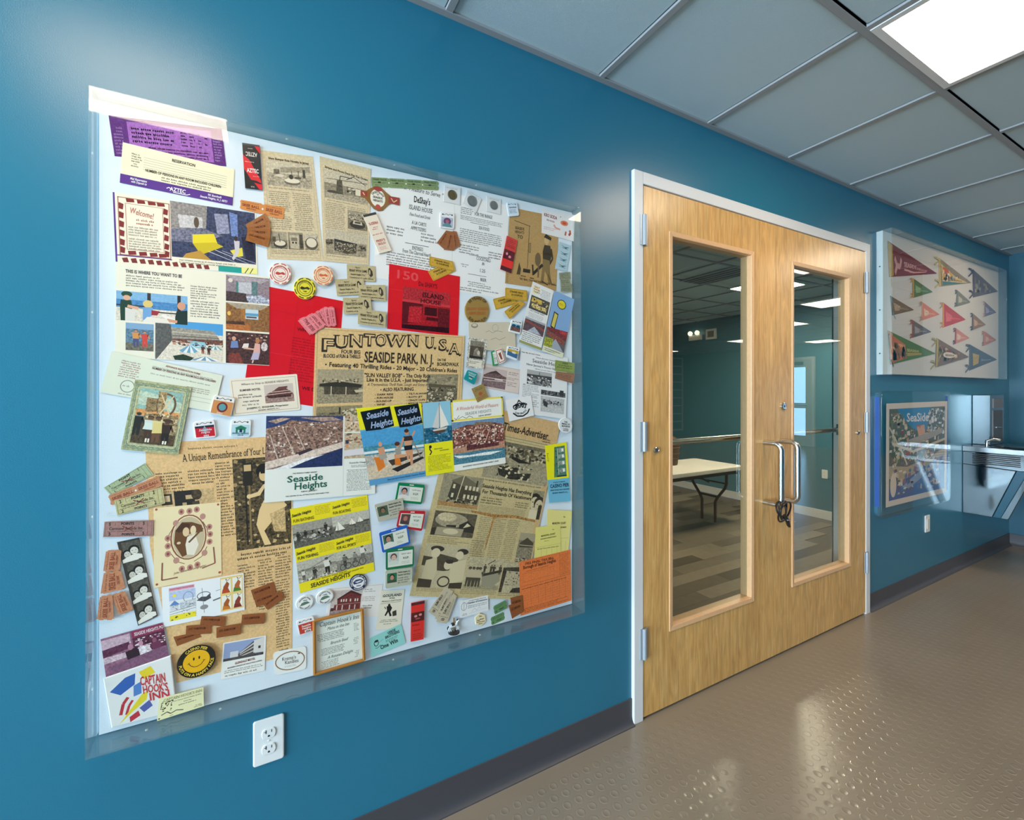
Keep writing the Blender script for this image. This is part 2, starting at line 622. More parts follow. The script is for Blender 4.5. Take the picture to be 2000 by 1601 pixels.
ceiling_light(4.72, 5.33, 1.45, 2.06, 'square light panel lit in the room behind the glass doors', ZC + .02, 'lights in the room behind the doors', M_lamp2)
ceiling_light(1.6, 2.2, 3.9, 4.5, 'square light panel added deep in the room, unseen behind the door stile', ZC + .02, 'lights in the room behind the doors', M_lamp2)  # out-of-view lamp added to brighten the room
vt = thing('air_vent', 'dark slotted ceiling vent in the room behind the left glass', 'vent', (4.1, 1.72, ZC + .02))
MB().box(-.16, .16, -.33, .33, -.004, .0).build('vent_plate', M_tbar, vt)
for x in (-.1, -.03, .04, .11):
    MB().box(x - .02, x + .02, -.31, .31, -.006, -.0042).build('vent_slot', M_dark, vt)

tb = thing('folding_table', 'long white folding table with bent dark legs behind the left glass', 'table', (4.38, 2.58, ZR))
MB().prism(rrect(-.92, .92, -.38, .38, .04), .048, 'z', .702).build('table_top', mat('table_top', (.78, .72, .64), .4), tb, bevel=.006)
M_leg = mat('table_leg', (.035, .022, .018), .4)
for sx in (-1, 1):
    for sy in (-1, 1):
        X = .72 * sx
        MB().tube([(X, .26 * sy, .70), (X, .26 * sy, .52), (X, .24 * sy, .46), (X, .13 * sy, .32), (X, .10 * sy, .26), (X, .10 * sy, 0)], .018, 8).build('table_leg', M_leg, tb, smooth=True)
    MB().tube([(.72 * sx, -.14, .33), (.72 * sx, .14, .33)], .015, 8).build('leg_brace', M_leg, tb)
    MB().tube([(.72 * sx, 0, .5), (.30 * sx, 0, .69)], .012, 8).build('folding_strut', M_leg, tb)
    MB().tube([(.72 * sx, -.26, .52), (.72 * sx, .26, .52)], .010, 8).build('leg_brace', M_leg, tb)
MB().box(-.8, .8, -.36, -.33, .66, .702).build('apron', M_leg, tb)
bk = thing('wicker_basket', 'small dark brown woven basket on the folding table', 'basket', (4.55, 2.72, ZR + .75))
Mbk = mat('wicker', (.075, .035, .012), .6, bump=(150, .6), var=(60, .4))
MB().lathe([(.085, 0), (.10, .12), (.115, .25), (.105, .25), (.09, .02), (.0, .02)], (0, 0, 0), 'z', 14).build('basket_body', Mbk, bk, smooth=True)
for z in (.07, .14, .21):
    q = .088 + z * .11
    MB().lathe([(q + .004, z), (q + .011, z + .012), (q + .006, z + .024), (q, z + .024)], (0, 0, 0), 'z', 14).build('woven_band', Mbk, bk, smooth=True)
MB().lathe([(.118, .25), (.122, .275), (.09, .33), (.04, .36), (.0, .365)], (0, 0, 0), 'z', 14).build('basket_lid', Mbk, bk, smooth=True)


def outlet(x, y, z, label, axis='y'):
    t = thing('wall_outlet', label, 'outlet', (x, y, z))
    if axis == 'x':
        t.rotation_euler = (0, 0, math.pi / 2 * -1)
    MB().prism(rrect(-.036, .036, -.059, .059, .006), -.006, 'y', 0).build('cover_plate', M_plate, t, bevel=.003)
    for s in (-1, 1):
        c = s * .0205
        pts = [(.0165 * math.cos(a) * (1 if abs(math.cos(a)) < .9 else .98), c + min(.0125, max(-.0125, .0165 * math.sin(a)))) for a in [2 * math.pi * k / 24 for k in range(24)]]
        f = MB().prism(pts, -.003, 'y', -.0055).build('receptacle', M_plate, t, bevel=.0008)
        MB().box(-.0075, -.0055, -.0089, -.0084, c + .001, c + .010).build('slot', M_dark, f)
        MB().box(.0055, .0072, -.0089, -.0084, c + .002, c + .009).build('slot', M_dark, f)
        MB().box(-.0105, -.0055, -.0089, -.0084, c + .0045, c + .0060).build('slot', M_dark, f)
        MB().prism([(-.0025, c - .0085), (.0025, c - .0085), (.0025, c - .006), (.0012, c - .004), (-.0012, c - .004), (-.0025, c - .006)], .0005, 'y', -.0089).build('ground_hole', M_dark, f)
    MB().lathe([(.0028, 0), (.0026, -.001), (0, -.0012)], (0, -.006, 0), 'y', 10).build('screw', M_plate, t)
    return t


p0 = at(525, 1443, 0)
outlet(p0.x, 0, p0.z, 'white double wall outlet below the large display case')
p0 = at(1611, 926, 4.0)
q0 = outlet(XR, 1.88, .24, 'pale wall outlet in the room seen through the right glass', 'x')

es_ = thing('emergency_light', 'small emergency light with two lit heads high in the room', 'light', (XR, 3.9, 2.27))
MB().box(-.05, 0, -.12, .12, -.06, .03).build('housing', M_plate, es_, bevel=.005)
for y in (-.07, .07):
    MB().lathe([(.035, 0), (.04, -.03), (.03, -.045), (0, -.045)], (-.05, y, .06), 'x', 12).build('lamp_head', mat('emergency_bulb', (.9, .85, .7), .3, emit=(1, .85, .6), es=1.6), es_)
ws = thing('wall_sign', 'small white framed sign high on the room wall behind the left glass', 'sign', (XR, 3.6, 2.2))
MB().box(-.02, 0, -.1, .1, 0, .17).build('sign_frame', M_plate, ws, bevel=.003)
MB().box(-.024, -.02, -.06, .06, .035, .135).build('sign_face', mat('sign_face', (.25, .22, .17), .5), ws)

# light switch
p0 = at(1810, 1022, 0)
sw = thing('light_switch', 'white rocker switch plate below the framed poster', 'switch', (p0.x, 0, p0.z))
MB().prism(rrect(-.036, .036, -.058, .058, .006), -.006, 'y', 0).build('cover_plate', M_plate, sw, bevel=.002)
MB().box(-.017, .017, -.009, -.005, -.034, .034).build('rocker', mat('rocker_white', (.72, .70, .64), .4), sw, bevel=.001)

# ------------------------------------------------------------------ things the glass mirrors: far exit door, photo wall
ed = struct(MB().box(XF - .05, XF, -5.75, -4.7, 0, 2.2).build('trim_2', M_white))
dx = struct(MB().box(XF - .06, XF - .05, -5.69, -5.55, .02, 2.14).box(XF - .06, XF - .05, -4.90, -4.76, .02, 2.14).box(XF - .06, XF - .05, -5.55, -4.90, .02, .25)
            .box(XF - .06, XF - .05, -5.55, -4.90, .93, 1.06).box(XF - .06, XF - .05, -5.55, -4.90, 1.95, 2.14).build('door_3', mat('door_paint', (.55, .56, .55), .4)))
M_sky = mat('daylit_glass', (.3, .5, .8), .3, emit=(.33, .62, 1.0), es=5.5)
box('lit_pane', XF - .058, XF - .052, -5.55, -4.90, 1.06, 1.95, M_sky, dx)
box('lit_pane', XF - .058, XF - .052, -5.55, -4.90, .25, .93, M_sky, dx)
MB().tube([(XF - .12, -5.6, 1.0), (XF - .12, -4.85, 1.0)], .02, 8).build('push_bar', M_steel, dx)
MB().box(XF - .13, XF - .06, -5.2, -4.95, 2.0, 2.08).build('door_closer', M_steel2, dx)
pw = tag(MB().box(5.4, 11.7, YB + .002, YB + .03, .12, 2.42).build('photo_display', M_white),
         'white wall panel of framed photographs mirrored in the left door glass', 'display')
Mph = mat('mirrored_photo', (.05, .16, .18), .3, var=(9, .8))
for i in range(10):
    for j in range(9):
        box('photo_pane', 5.5 + i * .62, 5.5 + i * .62 + .54, YB + .03, YB + .035, .18 + j * .248, .18 + j * .248 + .21, Mph, pw)

# ------------------------------------------------------------------ drinking fountain with bottle filler
XFt = 4.639
M_ftrim = mat('fountain_trim', (.27, .29, .30), .22, 1.0)
ft = thing('drinking_fountain', 'stainless wall-hung drinking fountain with bottle filler in the corner', 'fountain', (XFt, 0, .41))
L = .47
Z = lambda z: z - .41


def side(pts, x0, x1, name, m, bevel=.003):
    return MB().prism([(p[0], Z(p[1])) for p in pts], x1 - x0, 'x', x0).build(name, m, ft, bevel=bevel)


side([(0, .78), (0, .875), (-.47, .875), (-.47, .80), (-.44, .775), (-.30, .765)], .002, L, 'basin_body', M_steel2)
side([(0, .876), (0, .918), (-.03, .918), (-.45, .912), (-.48, .90), (-.48, .876)], -.004, L + .004, 'basin_rim', M_ftrim)
MB().lathe([(.145, .001), (.14, .004), (.10, -.008), (.03, -.012), (0, -.012)], (.23, -.26, Z(.917)), 'z', 28).build('basin_bowl', M_ftrim, ft, smooth=True)
MB().tube([(.12, -.10, Z(.915)), (.12, -.10, Z(.955)), (.14, -.13, Z(.97)), (.16, -.16, Z(.965))], .010, 10).build('bubbler', M_steel, ft, smooth=True)
side([(0, .412), (0, .78), (-.279, .765), (-.159, .412)], 0, .03, 'side_panel', M_steel2)
side([(-.159, .412), (-.279, .765), (-.335, .765), (-.20, .412)], .006, .028, 'side_recess', M_blue)  # blue paint colour imitates the wall's reflection in the steel
side([(-.20, .412), (-.335, .765), (-.37, .775), (-.24, .412)], 0, .03, 'side_edge', M_steel2)
side([(0, .42), (-.15, .42), (-.25, .70), (-.25, .765), (0, .765)], .03, L, 'cabinet', M_steel2)
for k in range(6):
    z = .792 + k * .013
    MB().box(-.002, .004, -.30, -.055, Z(z), Z(z + .0065)).build('louver_slat', M_dark, ft)
MB().box(-.006, .002, -.44, -.36, Z(.80), Z(.85)).build('push_pad', mat('pad_grey', (.12, .12, .13), .4), ft, bevel=.003)
bx = .19
f2 = MB()
f2.box(bx, bx + .30, -.10, 0, Z(.918), Z(1.30)).build('bottle_filler', M_steel2, ft, bevel=.004)
MB().box(bx + .05, bx + .25, -.104, -.100, Z(.95), Z(1.18)).build('filler_alcove', mat('alcove_dark', (.045, .036, .028), .35), ft)
MB().box(bx + .05, bx + .25, -.106, -.100, Z(1.20), Z(1.27)).build('filler_panel', mat('pad_grey'), ft)
MB().tube([(bx + .12, -.104, Z(1.05)), (bx + .18, -.115, Z(1.045))], .006, 8).build('spout', M_steel, ft)

# ------------------------------------------------------------------ printing on paper: glyphs, greeked text, flat pictures
def ink_mat(name, rough, spec, rmul=1.0):
    """printed surface: flat colour per face, alpha = how grainy the halftone is"""
    m = bpy.data.materials.new(name)
    m.use_nodes = True
    nt = m.node_tree
    p = nt.nodes['Principled BSDF']
    p.inputs['Roughness'].default_value = rough
    p.inputs['Specular IOR Level'].default_value = spec
    a = nt.nodes.new('ShaderNodeAttribute')
    a.attribute_name = 'ink'
    geo = nt.nodes.new('ShaderNodeNewGeometry')
    n1 = nt.nodes.new('ShaderNodeTexNoise')
    n1.inputs['Scale'].default_value = 190
    n1.inputs['Detail'].default_value = 5
    n1.inputs['Roughness'].default_value = .75
    nt.links.new(geo.outputs['Position'], n1.inputs['Vector'])
    mr = nt.nodes.new('ShaderNodeMapRange')
    mr.inputs[1].default_value, mr.inputs[2].default_value = .36, .64
    mr.inputs[3].default_value, mr.inputs[4].default_value = -1.25, 1.15
    nt.links.new(n1.outputs['Fac'], mr.inputs[0])
    mu = nt.nodes.new('ShaderNodeMath')
    mu.operation = 'MULTIPLY_ADD'
    mu.inputs[2].default_value = 1.0
    nt.links.new(mr.outputs[0], mu.inputs[0])
    nt.links.new(a.outputs['Alpha'], mu.inputs[1])
    mx = nt.nodes.new('ShaderNodeMix')
    mx.data_type = 'RGBA'
    mx.blend_type = 'MULTIPLY'
    mx.clamp_result = True
    mx.inputs[0].default_value = 1
    nt.links.new(a.outputs['Color'], mx.inputs[6])
    nt.links.new(mu.outputs[0], mx.inputs[7])
    nt.links.new(mx.outputs[2], p.inputs['Base Color'])
    MATS[name] = m
    return m


M_ink = ink_mat('printed_paper', .65, .25)
M_gloss = ink_mat('printed_enamel', .22, .5)
M_card = ink_mat('paper_stock', .8, .2)
KALB = (1.18, 1.06, 1.0)                                     # seen colour -> surface colour

GLY = {}


def glyphs(bold):
    """outline of every letter of the built-in face as polygons, once"""
    cu = bpy.data.curves.new('type', 'FONT')
    cu.resolution_u = 2
    cu.size = 1.0
    cu.offset = (0.0, .022, .055)[bold]
    cu.fill_mode = 'FRONT'
    to = bpy.data.objects.new('type', cu)
    COL.objects.link(to)
    dg = bpy.context.evaluated_depsgraph_get()

    def get(body):
        cu.body = body
        bpy.context.view_layer.update()
        dgx = bpy.context.evaluated_depsgraph_get()
        ev = to.evaluated_get(dgx)
        me = ev.to_mesh()
        vs = [(v.co.x, v.co.y) for v in me.vertices]
        fs = [tuple(p.vertices) for p in me.polygons]
        ev.to_mesh_clear()
        return vs, fs
    ref = get('HH')[0]
    wHH = max(v[0] for v in ref)
    cap = max(v[1] for v in ref)
    tab = {}
    for ch in CHARS:
        vs, fs = get(ch)
        w2 = max(v[0] for v in get('H' + ch + 'H')[0])
        tab[ch] = ([(x / cap, y / cap) for x, y in vs], fs, (w2 - wHH) / cap)
    tab[' '] = ([], [], .42)
    tab['*'] = ([(.3 + .2 * math.cos(j * .785), .42 + .2 * math.sin(j * .785)) for j in range(8)], [tuple(range(8))], .62)
    bpy.data.objects.remove(to)
    bpy.data.curves.remove(cu)
    return tab


CHARS = "ABCDEFGHIJKLMNOPQRSTUVWXYZabcdefghijklmnopqrstuvwxyz0123456789.,-'\"!&*:$/"
for _k in (0, 1, 2):
    GLY[_k] = glyphs(_k)


def serifs(vs):
    """slab feet for a letter: short bars where stems meet the base line and the cap or x line"""
    out = []
    for lv, up in ((0.0, 1), (1.0, -1), (.72, -1)):
        xs_ = sorted(x for x, y in vs if abs(y - lv) < .03)
        k = 0
        while k + 1 < len(xs_):
            a, b = xs_[k], xs_[k + 1]
            if .05 < b - a < .34:
                out.append([(a - .09, lv), (b + .09, lv), (b + .09, lv + .07 * up), (a - .09, lv + .07 * up)])
                k += 2
            else:
                k += 1
    return out


class Sheet:
    """something flat pinned to a board: outline, thickness, flat print"""
    done = []

    def __init__(s, quad, plane):
        s.q = [at(px, py, plane) for px, py in quad]
        s.plane = plane
        c = sum(s.q, Vector()) / 4
        s.c = c
        s.W = ((s.q[1] - s.q[0]).length + (s.q[2] - s.q[3]).length) / 2
        s.H = ((s.q[3] - s.q[0]).length + (s.q[2] - s.q[1]).length) / 2
        s.pol = []

    def m(s, u, v):
        a, b, c, d = s.q
        p = a * (1 - u) * (1 - v) + b * u * (1 - v) + c * u * v + d * (1 - u) * v - s.c
        return p.x, p.z


def subst(ops, u0, v0, u1, v1):
    return lambda u, v: (u0 + (u1 - u0) * u, v0 + (v1 - v0) * v)


def poly_ops(sh, ops, M=lambda u, v: (u, v), su=1.0, sv=1.0, rnd=None):
    """turn drawing operations into (polygon in uv, colour, level)"""
    out = []
    lev = [0]

    def put(pts, col):
        out.append(([M(*p) for p in pts], col, lev[0]))

    asp = (sh.H * sv) / (sh.W * su)
    for op in ops:
        k = op[0]
        if k not in 'tga':
            lev[0] += 1
        if k == 'r':
            _, a, b, c, d, col = op
            put([(a, b), (c, b), (c, d), (a, d)], hexc(col, KALB))
        elif k == 'p':
            put(op[1], hexc(op[2], KALB))
        elif k == 'e':
            _, a, b, ra, rb, col = op[:6]
            n = op[6] if len(op) > 6 else 20
            put([(a + ra * math.cos(2 * math.pi * i / n), b + rb * math.sin(2 * math.pi * i / n)) for i in range(n)], hexc(col, KALB))
        elif k == 'o':                          # ring
            _, a, b, ra, rb, wd, col = op
            n = 24
            for i in range(n):
                t0, t1 = 2 * math.pi * i / n, 2 * math.pi * (i + 1) / n
                put([(a + (ra - wd) * math.cos(t0), b + (rb - wd / asp) * math.sin(t0)), (a + ra * math.cos(t0), b + rb * math.sin(t0)),
                     (a + ra * math.cos(t1), b + rb * math.sin(t1)), (a + (ra - wd) * math.cos(t1), b + (rb - wd / asp) * math.sin(t1))], hexc(col, KALB))
        elif k == 'l':                          # stroke, width in u
            _, pts, wd, col = op
            cc = hexc(col, KALB)
            for (x0, y0), (x1, y1) in zip(pts, pts[1:]):
                ex, ey = x1 - x0, (y1 - y0) * asp
                ln = math.hypot(ex, ey) or 1
                nx, ny = -ey / ln * wd / 2, ex / ln * wd / 2 / asp
                put([(x0 + nx, y0 + ny), (x1 + nx, y1 + ny), (x1 - nx, y1 - ny), (x0 - nx, y0 - ny)], cc)
        elif k == 'b':                          # frame line round a box
            _, a, b, c, d, wd, col = op
            wv = wd / asp
            cc = hexc(col, KALB)
            for q in ([(a, b), (c, b), (c, b + wv), (a, b + wv)], [(a, d - wv), (c, d - wv), (c, d), (a, d)],
                      [(a, b), (a + wd, b), (a + wd, d), (a, d)], [(c - wd, b), (c, b), (c, d), (c - wd, d)]):
                put(q, cc)
        elif k == 'x':                          # scatter of small blots
            _, a, b, c, d, n, sz, cols = op
            cc = [hexc(q, KALB) for q in cols.split()]
            for i in range(n):
                x, y = random.uniform(a, c), random.uniform(b, d)
                r1, r2 = sz * random.uniform(.5, 1.3), sz * random.uniform(.35, 1.0) / asp
                a0 = random.random() * 6
                q = [(min(c, max(a, x + r1 * math.cos(a0 + j * 1.5708) * random.uniform(.6, 1.2))), min(d, max(b, y + r2 * math.sin(a0 + j * 1.5708) * random.uniform(.6, 1.2)))) for j in range(4)]
                put(q, random.choice(cc))
                if i % 12 == 11:
                    lev[0] += .3
        elif k == 'm':                          # small standing figure
            _, x, y, h, skin, top, leg, hair = op
            wd = h * asp * .16
            put([(x - wd * .7, y), (x - wd * .8, y - h * .48), (x + wd * .8, y - h * .48), (x + wd * .8, y), (x + wd * .2, y), (x, y - h * .36), (x - wd * .2, y)], hexc(leg, KALB))
            lev[0] += .3
            put([(x - wd * .85, y - h * .46), (x - wd * 1.1, y - h * .82), (x + wd * 1.1, y - h * .82), (x + wd * .85, y - h * .46)], hexc(top, KALB))
            put([(x + wd * 1.0, y - h * .80), (x + wd * 1.7, y - h * .55), (x + wd * 1.3, y - h * .52), (x + wd * .7, y - h * .7)], hexc(skin, KALB))
            lev[0] += .3
            for dx_, dy_, rx, ry, cc in ((0, .93, .62, .075, hair), (0, .91, .5, .06, skin)):
                put([(x + wd * (dx_ + rx * math.cos(j * .785)), y - h * (dy_ + ry * math.sin(j * .785))) for j in range(8)], hexc(cc, KALB))
                lev[0] += .2
        elif k == 'h':                          # head and shoulders
            _, x, y, h, skin, hair, top = op
            wd = h * asp
            put([(x - wd * .62, y), (x - wd * .5, y - h * .25), (x - wd * .15, y - h * .36), (x + wd * .15, y - h * .36), (x + wd * .5, y - h * .25), (x + wd * .62, y)], hexc(top, KALB))
            lev[0] += .3
            for dx_, dy_, rx, ry, cc in ((0, .70, .29, .30, hair), (.0, .60, .21, .26, skin)):
                put([(x + wd * (dx_ + rx * math.cos(j * .524)), y - h * (dy_ + ry * math.sin(j * .524))) for j in range(12)], hexc(cc, KALB))
                lev[0] += .3
            for sx in (-1, 1):
                put([(x + wd * (sx * .09 - .035), y - h * .66), (x + wd * (sx * .09 + .035), y - h * .66), (x + wd * (sx * .09 + .03), y - h * .63), (x + wd * (sx * .09 - .03), y - h * .63)], hexc('3a2a22', KALB))
            put([(x - wd * .07, y - h * .47), (x + wd * .07, y - h * .47), (x + wd * .04, y - h * .445), (x - wd * .04, y - h * .445)], hexc('7a4038', KALB))
        elif k == 't':                          # line of type fitted between u0 and u1 on base line v
            _, txt, a, b, v, h, col = op[:7]
            st = op[7] if len(op) > 7 else ''
            tabl = GLY[2 if 'k' in st else 1 if 'b' in st else 0]
            tot = sum(tabl[c][2] for c in txt if c in tabl) or 1
            sx = (b - a) / tot
            sh_ = .28 if 'i' in st else 0
            cc = hexc(col, KALB)
            x = a
            rise = op[8] if len(op) > 8 else 0.0
            for c in txt:
                if c not in tabl:
                    continue
                vs, fs, adv = tabl[c]
                vb = v + rise * (x - a) / max(1e-6, b - a)
                f = lambda p: (x + (p[0] + sh_ * p[1]) * sx, vb - p[1] * h)
                for fc in fs:
                    out.append(([M(*f(vs[i])) for i in fc], cc, 72))
                if 's' in st:
                    for q in serifs(vs):
                        out.append(([M(*f(p)) for p in q], cc, 72.3))
                if 'o' in st:                   # light core inside fat dark letters
                    vs2, fs2, adv2 = GLY[0][c]
                    inner = hexc(op[9] if len(op) > 9 else 'd8c79a', KALB)
                    g2 = lambda p: (x + (p[0] * .86 + .07 * adv) * sx, vb - (p[1] * .80 + .10) * h)
                    for fc in fs2:
                        out.append(([M(*g2(vs2[i])) for i in fc], inner, 75))
                x += adv * sx
        elif k == 'a':                          # type on an arc, angles in degrees clockwise from 12
            _, txt, cu_, cv_, rad, a0, a1, h, col = op[:9]
            st = op[9] if len(op) > 9 else ''
            tabl = GLY[2 if 'k' in st else 1 if 'b' in st else 0]
            tot = sum(tabl[c][2] for c in txt if c in tabl)
            cc = hexc(col, KALB)
            x = 0
            sg = 1 if a1 > a0 else -1
            for c in txt:
                vs, fs, adv = tabl[c]
                for fc in fs:
                    pts = []
                    for i in fc:
                        t = math.radians(a0 + (a1 - a0) * (x + vs[i][0]) / tot)
                        rr = rad + (vs[i][1] * h if sg > 0 else -vs[i][1] * h)
                        pts.append(M(cu_ + rr * math.sin(t) * asp, cv_ - rr * math.cos(t)))
                    out.append((pts, cc, 72))
                x += adv
        elif k == 'g':                          # block of text too small to read
            _, a, b, c, d, n, col = op[:7]
            dens = op[7] if len(op) > 7 else 1.0
            cc = hexc(col, KALB)
            lh = (d - b) / n
            cw = lh * asp * .40
            for i in range(n):
                y = b + lh * i
                x = a + (cw * 2 if random.random() < .12 else 0)
                end = c - (random.random() * (c - a) * .5 if random.random() < .18 * dens else random.random() * cw * 2)
                while x < end - cw:
                    n_ = random.randint(2, 8)
                    xe = min(end, x + n_ * cw)
                    while x < xe - cw * .3:
                        t = random.random()
                        w1 = cw * random.uniform(.55, .85)
                        if t < .60:
                            put([(x, y + lh * .36), (x + w1, y + lh * .36), (x + w1, y + lh * .78), (x, y + lh * .78)], cc)
                        elif t < .85:
                            put([(x, y + lh * .12), (x + w1 * .55, y + lh * .12), (x + w1 * .55, y + lh * .40), (x + w1, y + lh * .40), (x + w1, y + lh * .78), (x, y + lh * .78)], cc)
                        else:
                            put([(x, y + lh * .36), (x + w1, y + lh * .36), (x + w1, y + lh * .95), (x + w1 * .5, y + lh * .95), (x + w1 * .5, y + lh * .78), (x, y + lh * .78)], cc)
                        x += cw
                    x = xe + cw * .75
    return out


def print_mesh(name, sh, polys, y, step=6e-6):
    vs, fs, cs = [], [], []
    for pts, col, lev in polys:
        b = len(vs)
        yy = y - lev * step
        if len(pts) < 3:
            continue
        for u, v in pts:
            x, z = sh.m(u, v)
            vs.append((x, yy, z))
        # face towards the viewer (-y)
        ar = sum(vs[b + i][0] * vs[b + (i + 1) % len(pts)][2] - vs[b + (i + 1) % len(pts)][0] * vs[b + i][2] for i in range(len(pts)))
        idx = list(range(b, b + len(pts)))
        fs.append(idx if ar > 0 else idx[::-1])
        cs += [*col]
    me = bpy.data.meshes.new(name)
    me.from_pydata(vs, [], fs)
    at_ = me.attributes.new('ink', 'FLOAT_COLOR', 'FACE')
    at_.data.foreach_set('color', cs)
    return me


def overlap(a, b):
    return a[0] < b[1] and b[0] < a[1] and a[2] < b[3] and b[2] < a[3]


NOTCH = [(0, .12), (.04, .12), (.05, 0), (.95, 0), (.96, .12), (1, .12), (1, .38), (.975, .42), (.975, .58), (1, .62), (1, .88), (.96, .88), (.95, 1), (.05, 1), (.04, .88), (0, .88), (0, .62), (.025, .58), (.025, .42), (0, .38)]


def round_out(r, asp, n=4):
    return [(x, y) for x, y in [(p[0], p[1]) for p in [(a, b / asp if False else b) for a, b in rr_uv(r, asp, n)]]]


def rr_uv(r, asp, n=4):
    """rounded outline in uv; r in u, asp = H/W"""
    P = []
    rv = r / asp
    for cx, cy, a0 in ((1 - r, rv, -90), (1 - r, 1 - rv, 0), (r, 1 - rv, 90), (r, rv, 180)):
        for k in range(n + 1):
            a = math.radians(a0 + 90 * k / n)
            P.append((cx + r * math.cos(a), cy + rv * math.sin(a)))
    return P


def ell_uv(n=40):
    return [(.5 + .5 * math.cos(2 * math.pi * k / n), .5 + .5 * math.sin(2 * math.pi * k / n)) for k in range(n)]


BOARD = -.014                                   # front of the white board
PITCH = .0011


def sheet(name, label, cat, quad, col, ops=(), group=None, thick=.00035, out=None, rnd=0, mt=None, plane=None, bevel=0.0, gloss=False, lift=0.0):
    """one flat thing on a board, laid over those already there; children: printing and printed photographs"""
    plane = BOARD if plane is None else plane
    sh = Sheet(quad, plane)
    asp = sh.H / sh.W
    if out is None:
        out = rr_uv(rnd, asp) if rnd else [(0, 0), (1, 0), (1, 1), (0, 1)]
    P = [sh.m(u, v) for u, v in out]
    xs_, zs_ = [p[0] + sh.c.x for p in P], [p[1] + sh.c.z for p in P]
    bb = (min(xs_), max(xs_), min(zs_), max(zs_), plane)
    y = plane - .0002 - lift
    for b2, top in Sheet.done:
        if b2[4] == plane and overlap(bb, b2):
            y = min(y, top - .00015)
    yb, yf = y, y - thick
    # slab (back, side, front), optional rounded shoulder
    ar = sum(P[i][0] * P[(i + 1) % len(P)][1] - P[(i + 1) % len(P)][0] * P[i][1] for i in range(len(P)))
    if ar < 0:
        P = P[::-1]
    n = len(P)
    rings = [(1.0, yb), (1.0, yf)] if not bevel else [(1.0, yb), (1.0, yf + bevel), (1 - bevel * .35 / (sh.W / 2), yf + bevel * .3), (1 - bevel / (sh.W / 2), yf)]
    vs = [(p[0] * k, yy, p[1] * k) for k, yy in rings for p in P]
    fs = [tuple(range(n - 1, -1, -1))]
    for r_ in range(len(rings) - 1):
        fs += [(r_ * n + i, r_ * n + (i + 1) % n, (r_ + 1) * n + (i + 1) % n, (r_ + 1) * n + i) for i in range(n)]
    fs.append(tuple((len(rings) - 1) * n + i for i in range(n)))
    me = bpy.data.meshes.new(name)
    me.from_pydata(vs, [], fs)
    a_ = me.attributes.new('ink', 'FLOAT_COLOR', 'FACE')
    a_.data.foreach_set('color', list(hexc(col, KALB)) * len(fs))
    o = obj(name, me, None, mt or (M_gloss if gloss else M_card), (sh.c.x, 0, sh.c.z))
    tag(o, label, cat, group)
    ymin = yf
    flat = [q for q in ops if q[0] != 'ph']
    step = 5e-6
    for q in ops:
        if q[0] == 'ph':
            _, a, b, c, d, sub = q[:6]
            mm = subst(None, a, b, c, d)
            pl = poly_ops(sh, sub, mm, c - a, d - b)
            if pl:
                # clip stray corners to the picture
                pl = [([(min(max(u, min(a, c)), max(a, c)), min(max(v, min(b, d)), max(b, d))) for u, v in pts], cc, lv) for pts, cc, lv in pl]
                me2 = print_mesh('printed_photo', sh, pl, yf - 1.2e-4, step)
                obj('printed_photo', me2, o, M_gloss if gloss else M_ink)
                ymin = min(ymin, yf - 1.2e-4 - step * max(p[2] for p in pl))
    if flat:
        pl = poly_ops(sh, flat)
        if pl:
            anyph = any(q[0] == 'ph' for q in ops)
            me2 = print_mesh('printing', sh, pl, yf - (2e-5), step)
            obj('printing', me2, o, M_gloss if gloss else M_ink)
            ymin = min(ymin, yf - 2e-5 - step * max(p[2] for p in pl))
    Sheet.done.append((bb, ymin))
    o['depth'] = 0.0
    del o['depth']
    return o


def clear_cover(name, x0, x1, z0, z1, yback, yfront, t, parent, lean=0.0):
    """five-sided clear box; lean = how much further its foot stands out than its head"""
    yt, yb_ = yfront + lean / 2, yfront - lean / 2
    MB().prism([(yb_, z0), (yb_ + t, z0), (yt + t, z1), (yt, z1)], x1 - x0, 'x', x0).build(name + '_front', M_clear, parent)
    for x in (x0, x1 - t):
        MB().prism([(yb_ + t, z0), (yback, z0), (yback, z1), (yt + t, z1)], t, 'x', x).build(name + '_side', M_edge, parent)
    MB().box(x0 + t, x1 - t, yt + t, yback, z1 - t, z1).build(name + '_side', M_edge, parent)
    MB().box(x0 + t, x1 - t, yb_ + t, yback, z0, z0 + t).build(name + '_side', M_edge, parent)


# ------------------------------------------------------------------ the large case
YCF = -.072
c0, c1, c2, c3 = at(171, 157, YCF), at(1141, 403, YCF), at(1137, 1197, YCF), at(167, 1475, YCF)
CX0, CX1 = (c0.x + c3.x) / 2, (c1.x + c2.x) / 2
CZ0, CZ1 = (c2.z + c3.z) / 2, (c0.z + c1.z) / 2
M_board = mat('white_linen_board', (.79, .82, .87), .7, spec=.2, bump=(700, .25))
case = thing('display_case', 'large clear acrylic case over a white board of seaside keepsakes', 'display case', ((CX0 + CX1) / 2, 0, CZ0))
cx, cz = (CX0 + CX1) / 2, CZ0
box('backing_board', CX0 - cx + .006, CX1 - cx - .006, BOARD, -.001, CZ0 - cz + .006, CZ1 - cz - .006, M_board, case)
clear_cover('cover', CX0 - cx, CX1 - cx, 0, CZ1 - cz, -.001, YCF, .004, case, .026)
for px, py in ((770, 308), (930, 348), (286, 1443), (768, 1306), (937, 1256), (430, 1402), (560, 256)):
    p = at(px, py, -.03)
    MB().lathe([(.0028, 0), (.0025, .002), (0, .0025)], (p.x - cx, -.03, (CZ1 - cz) if py < 700 else -.004), 'z', 10).build('cover_screw', M_plate, case)
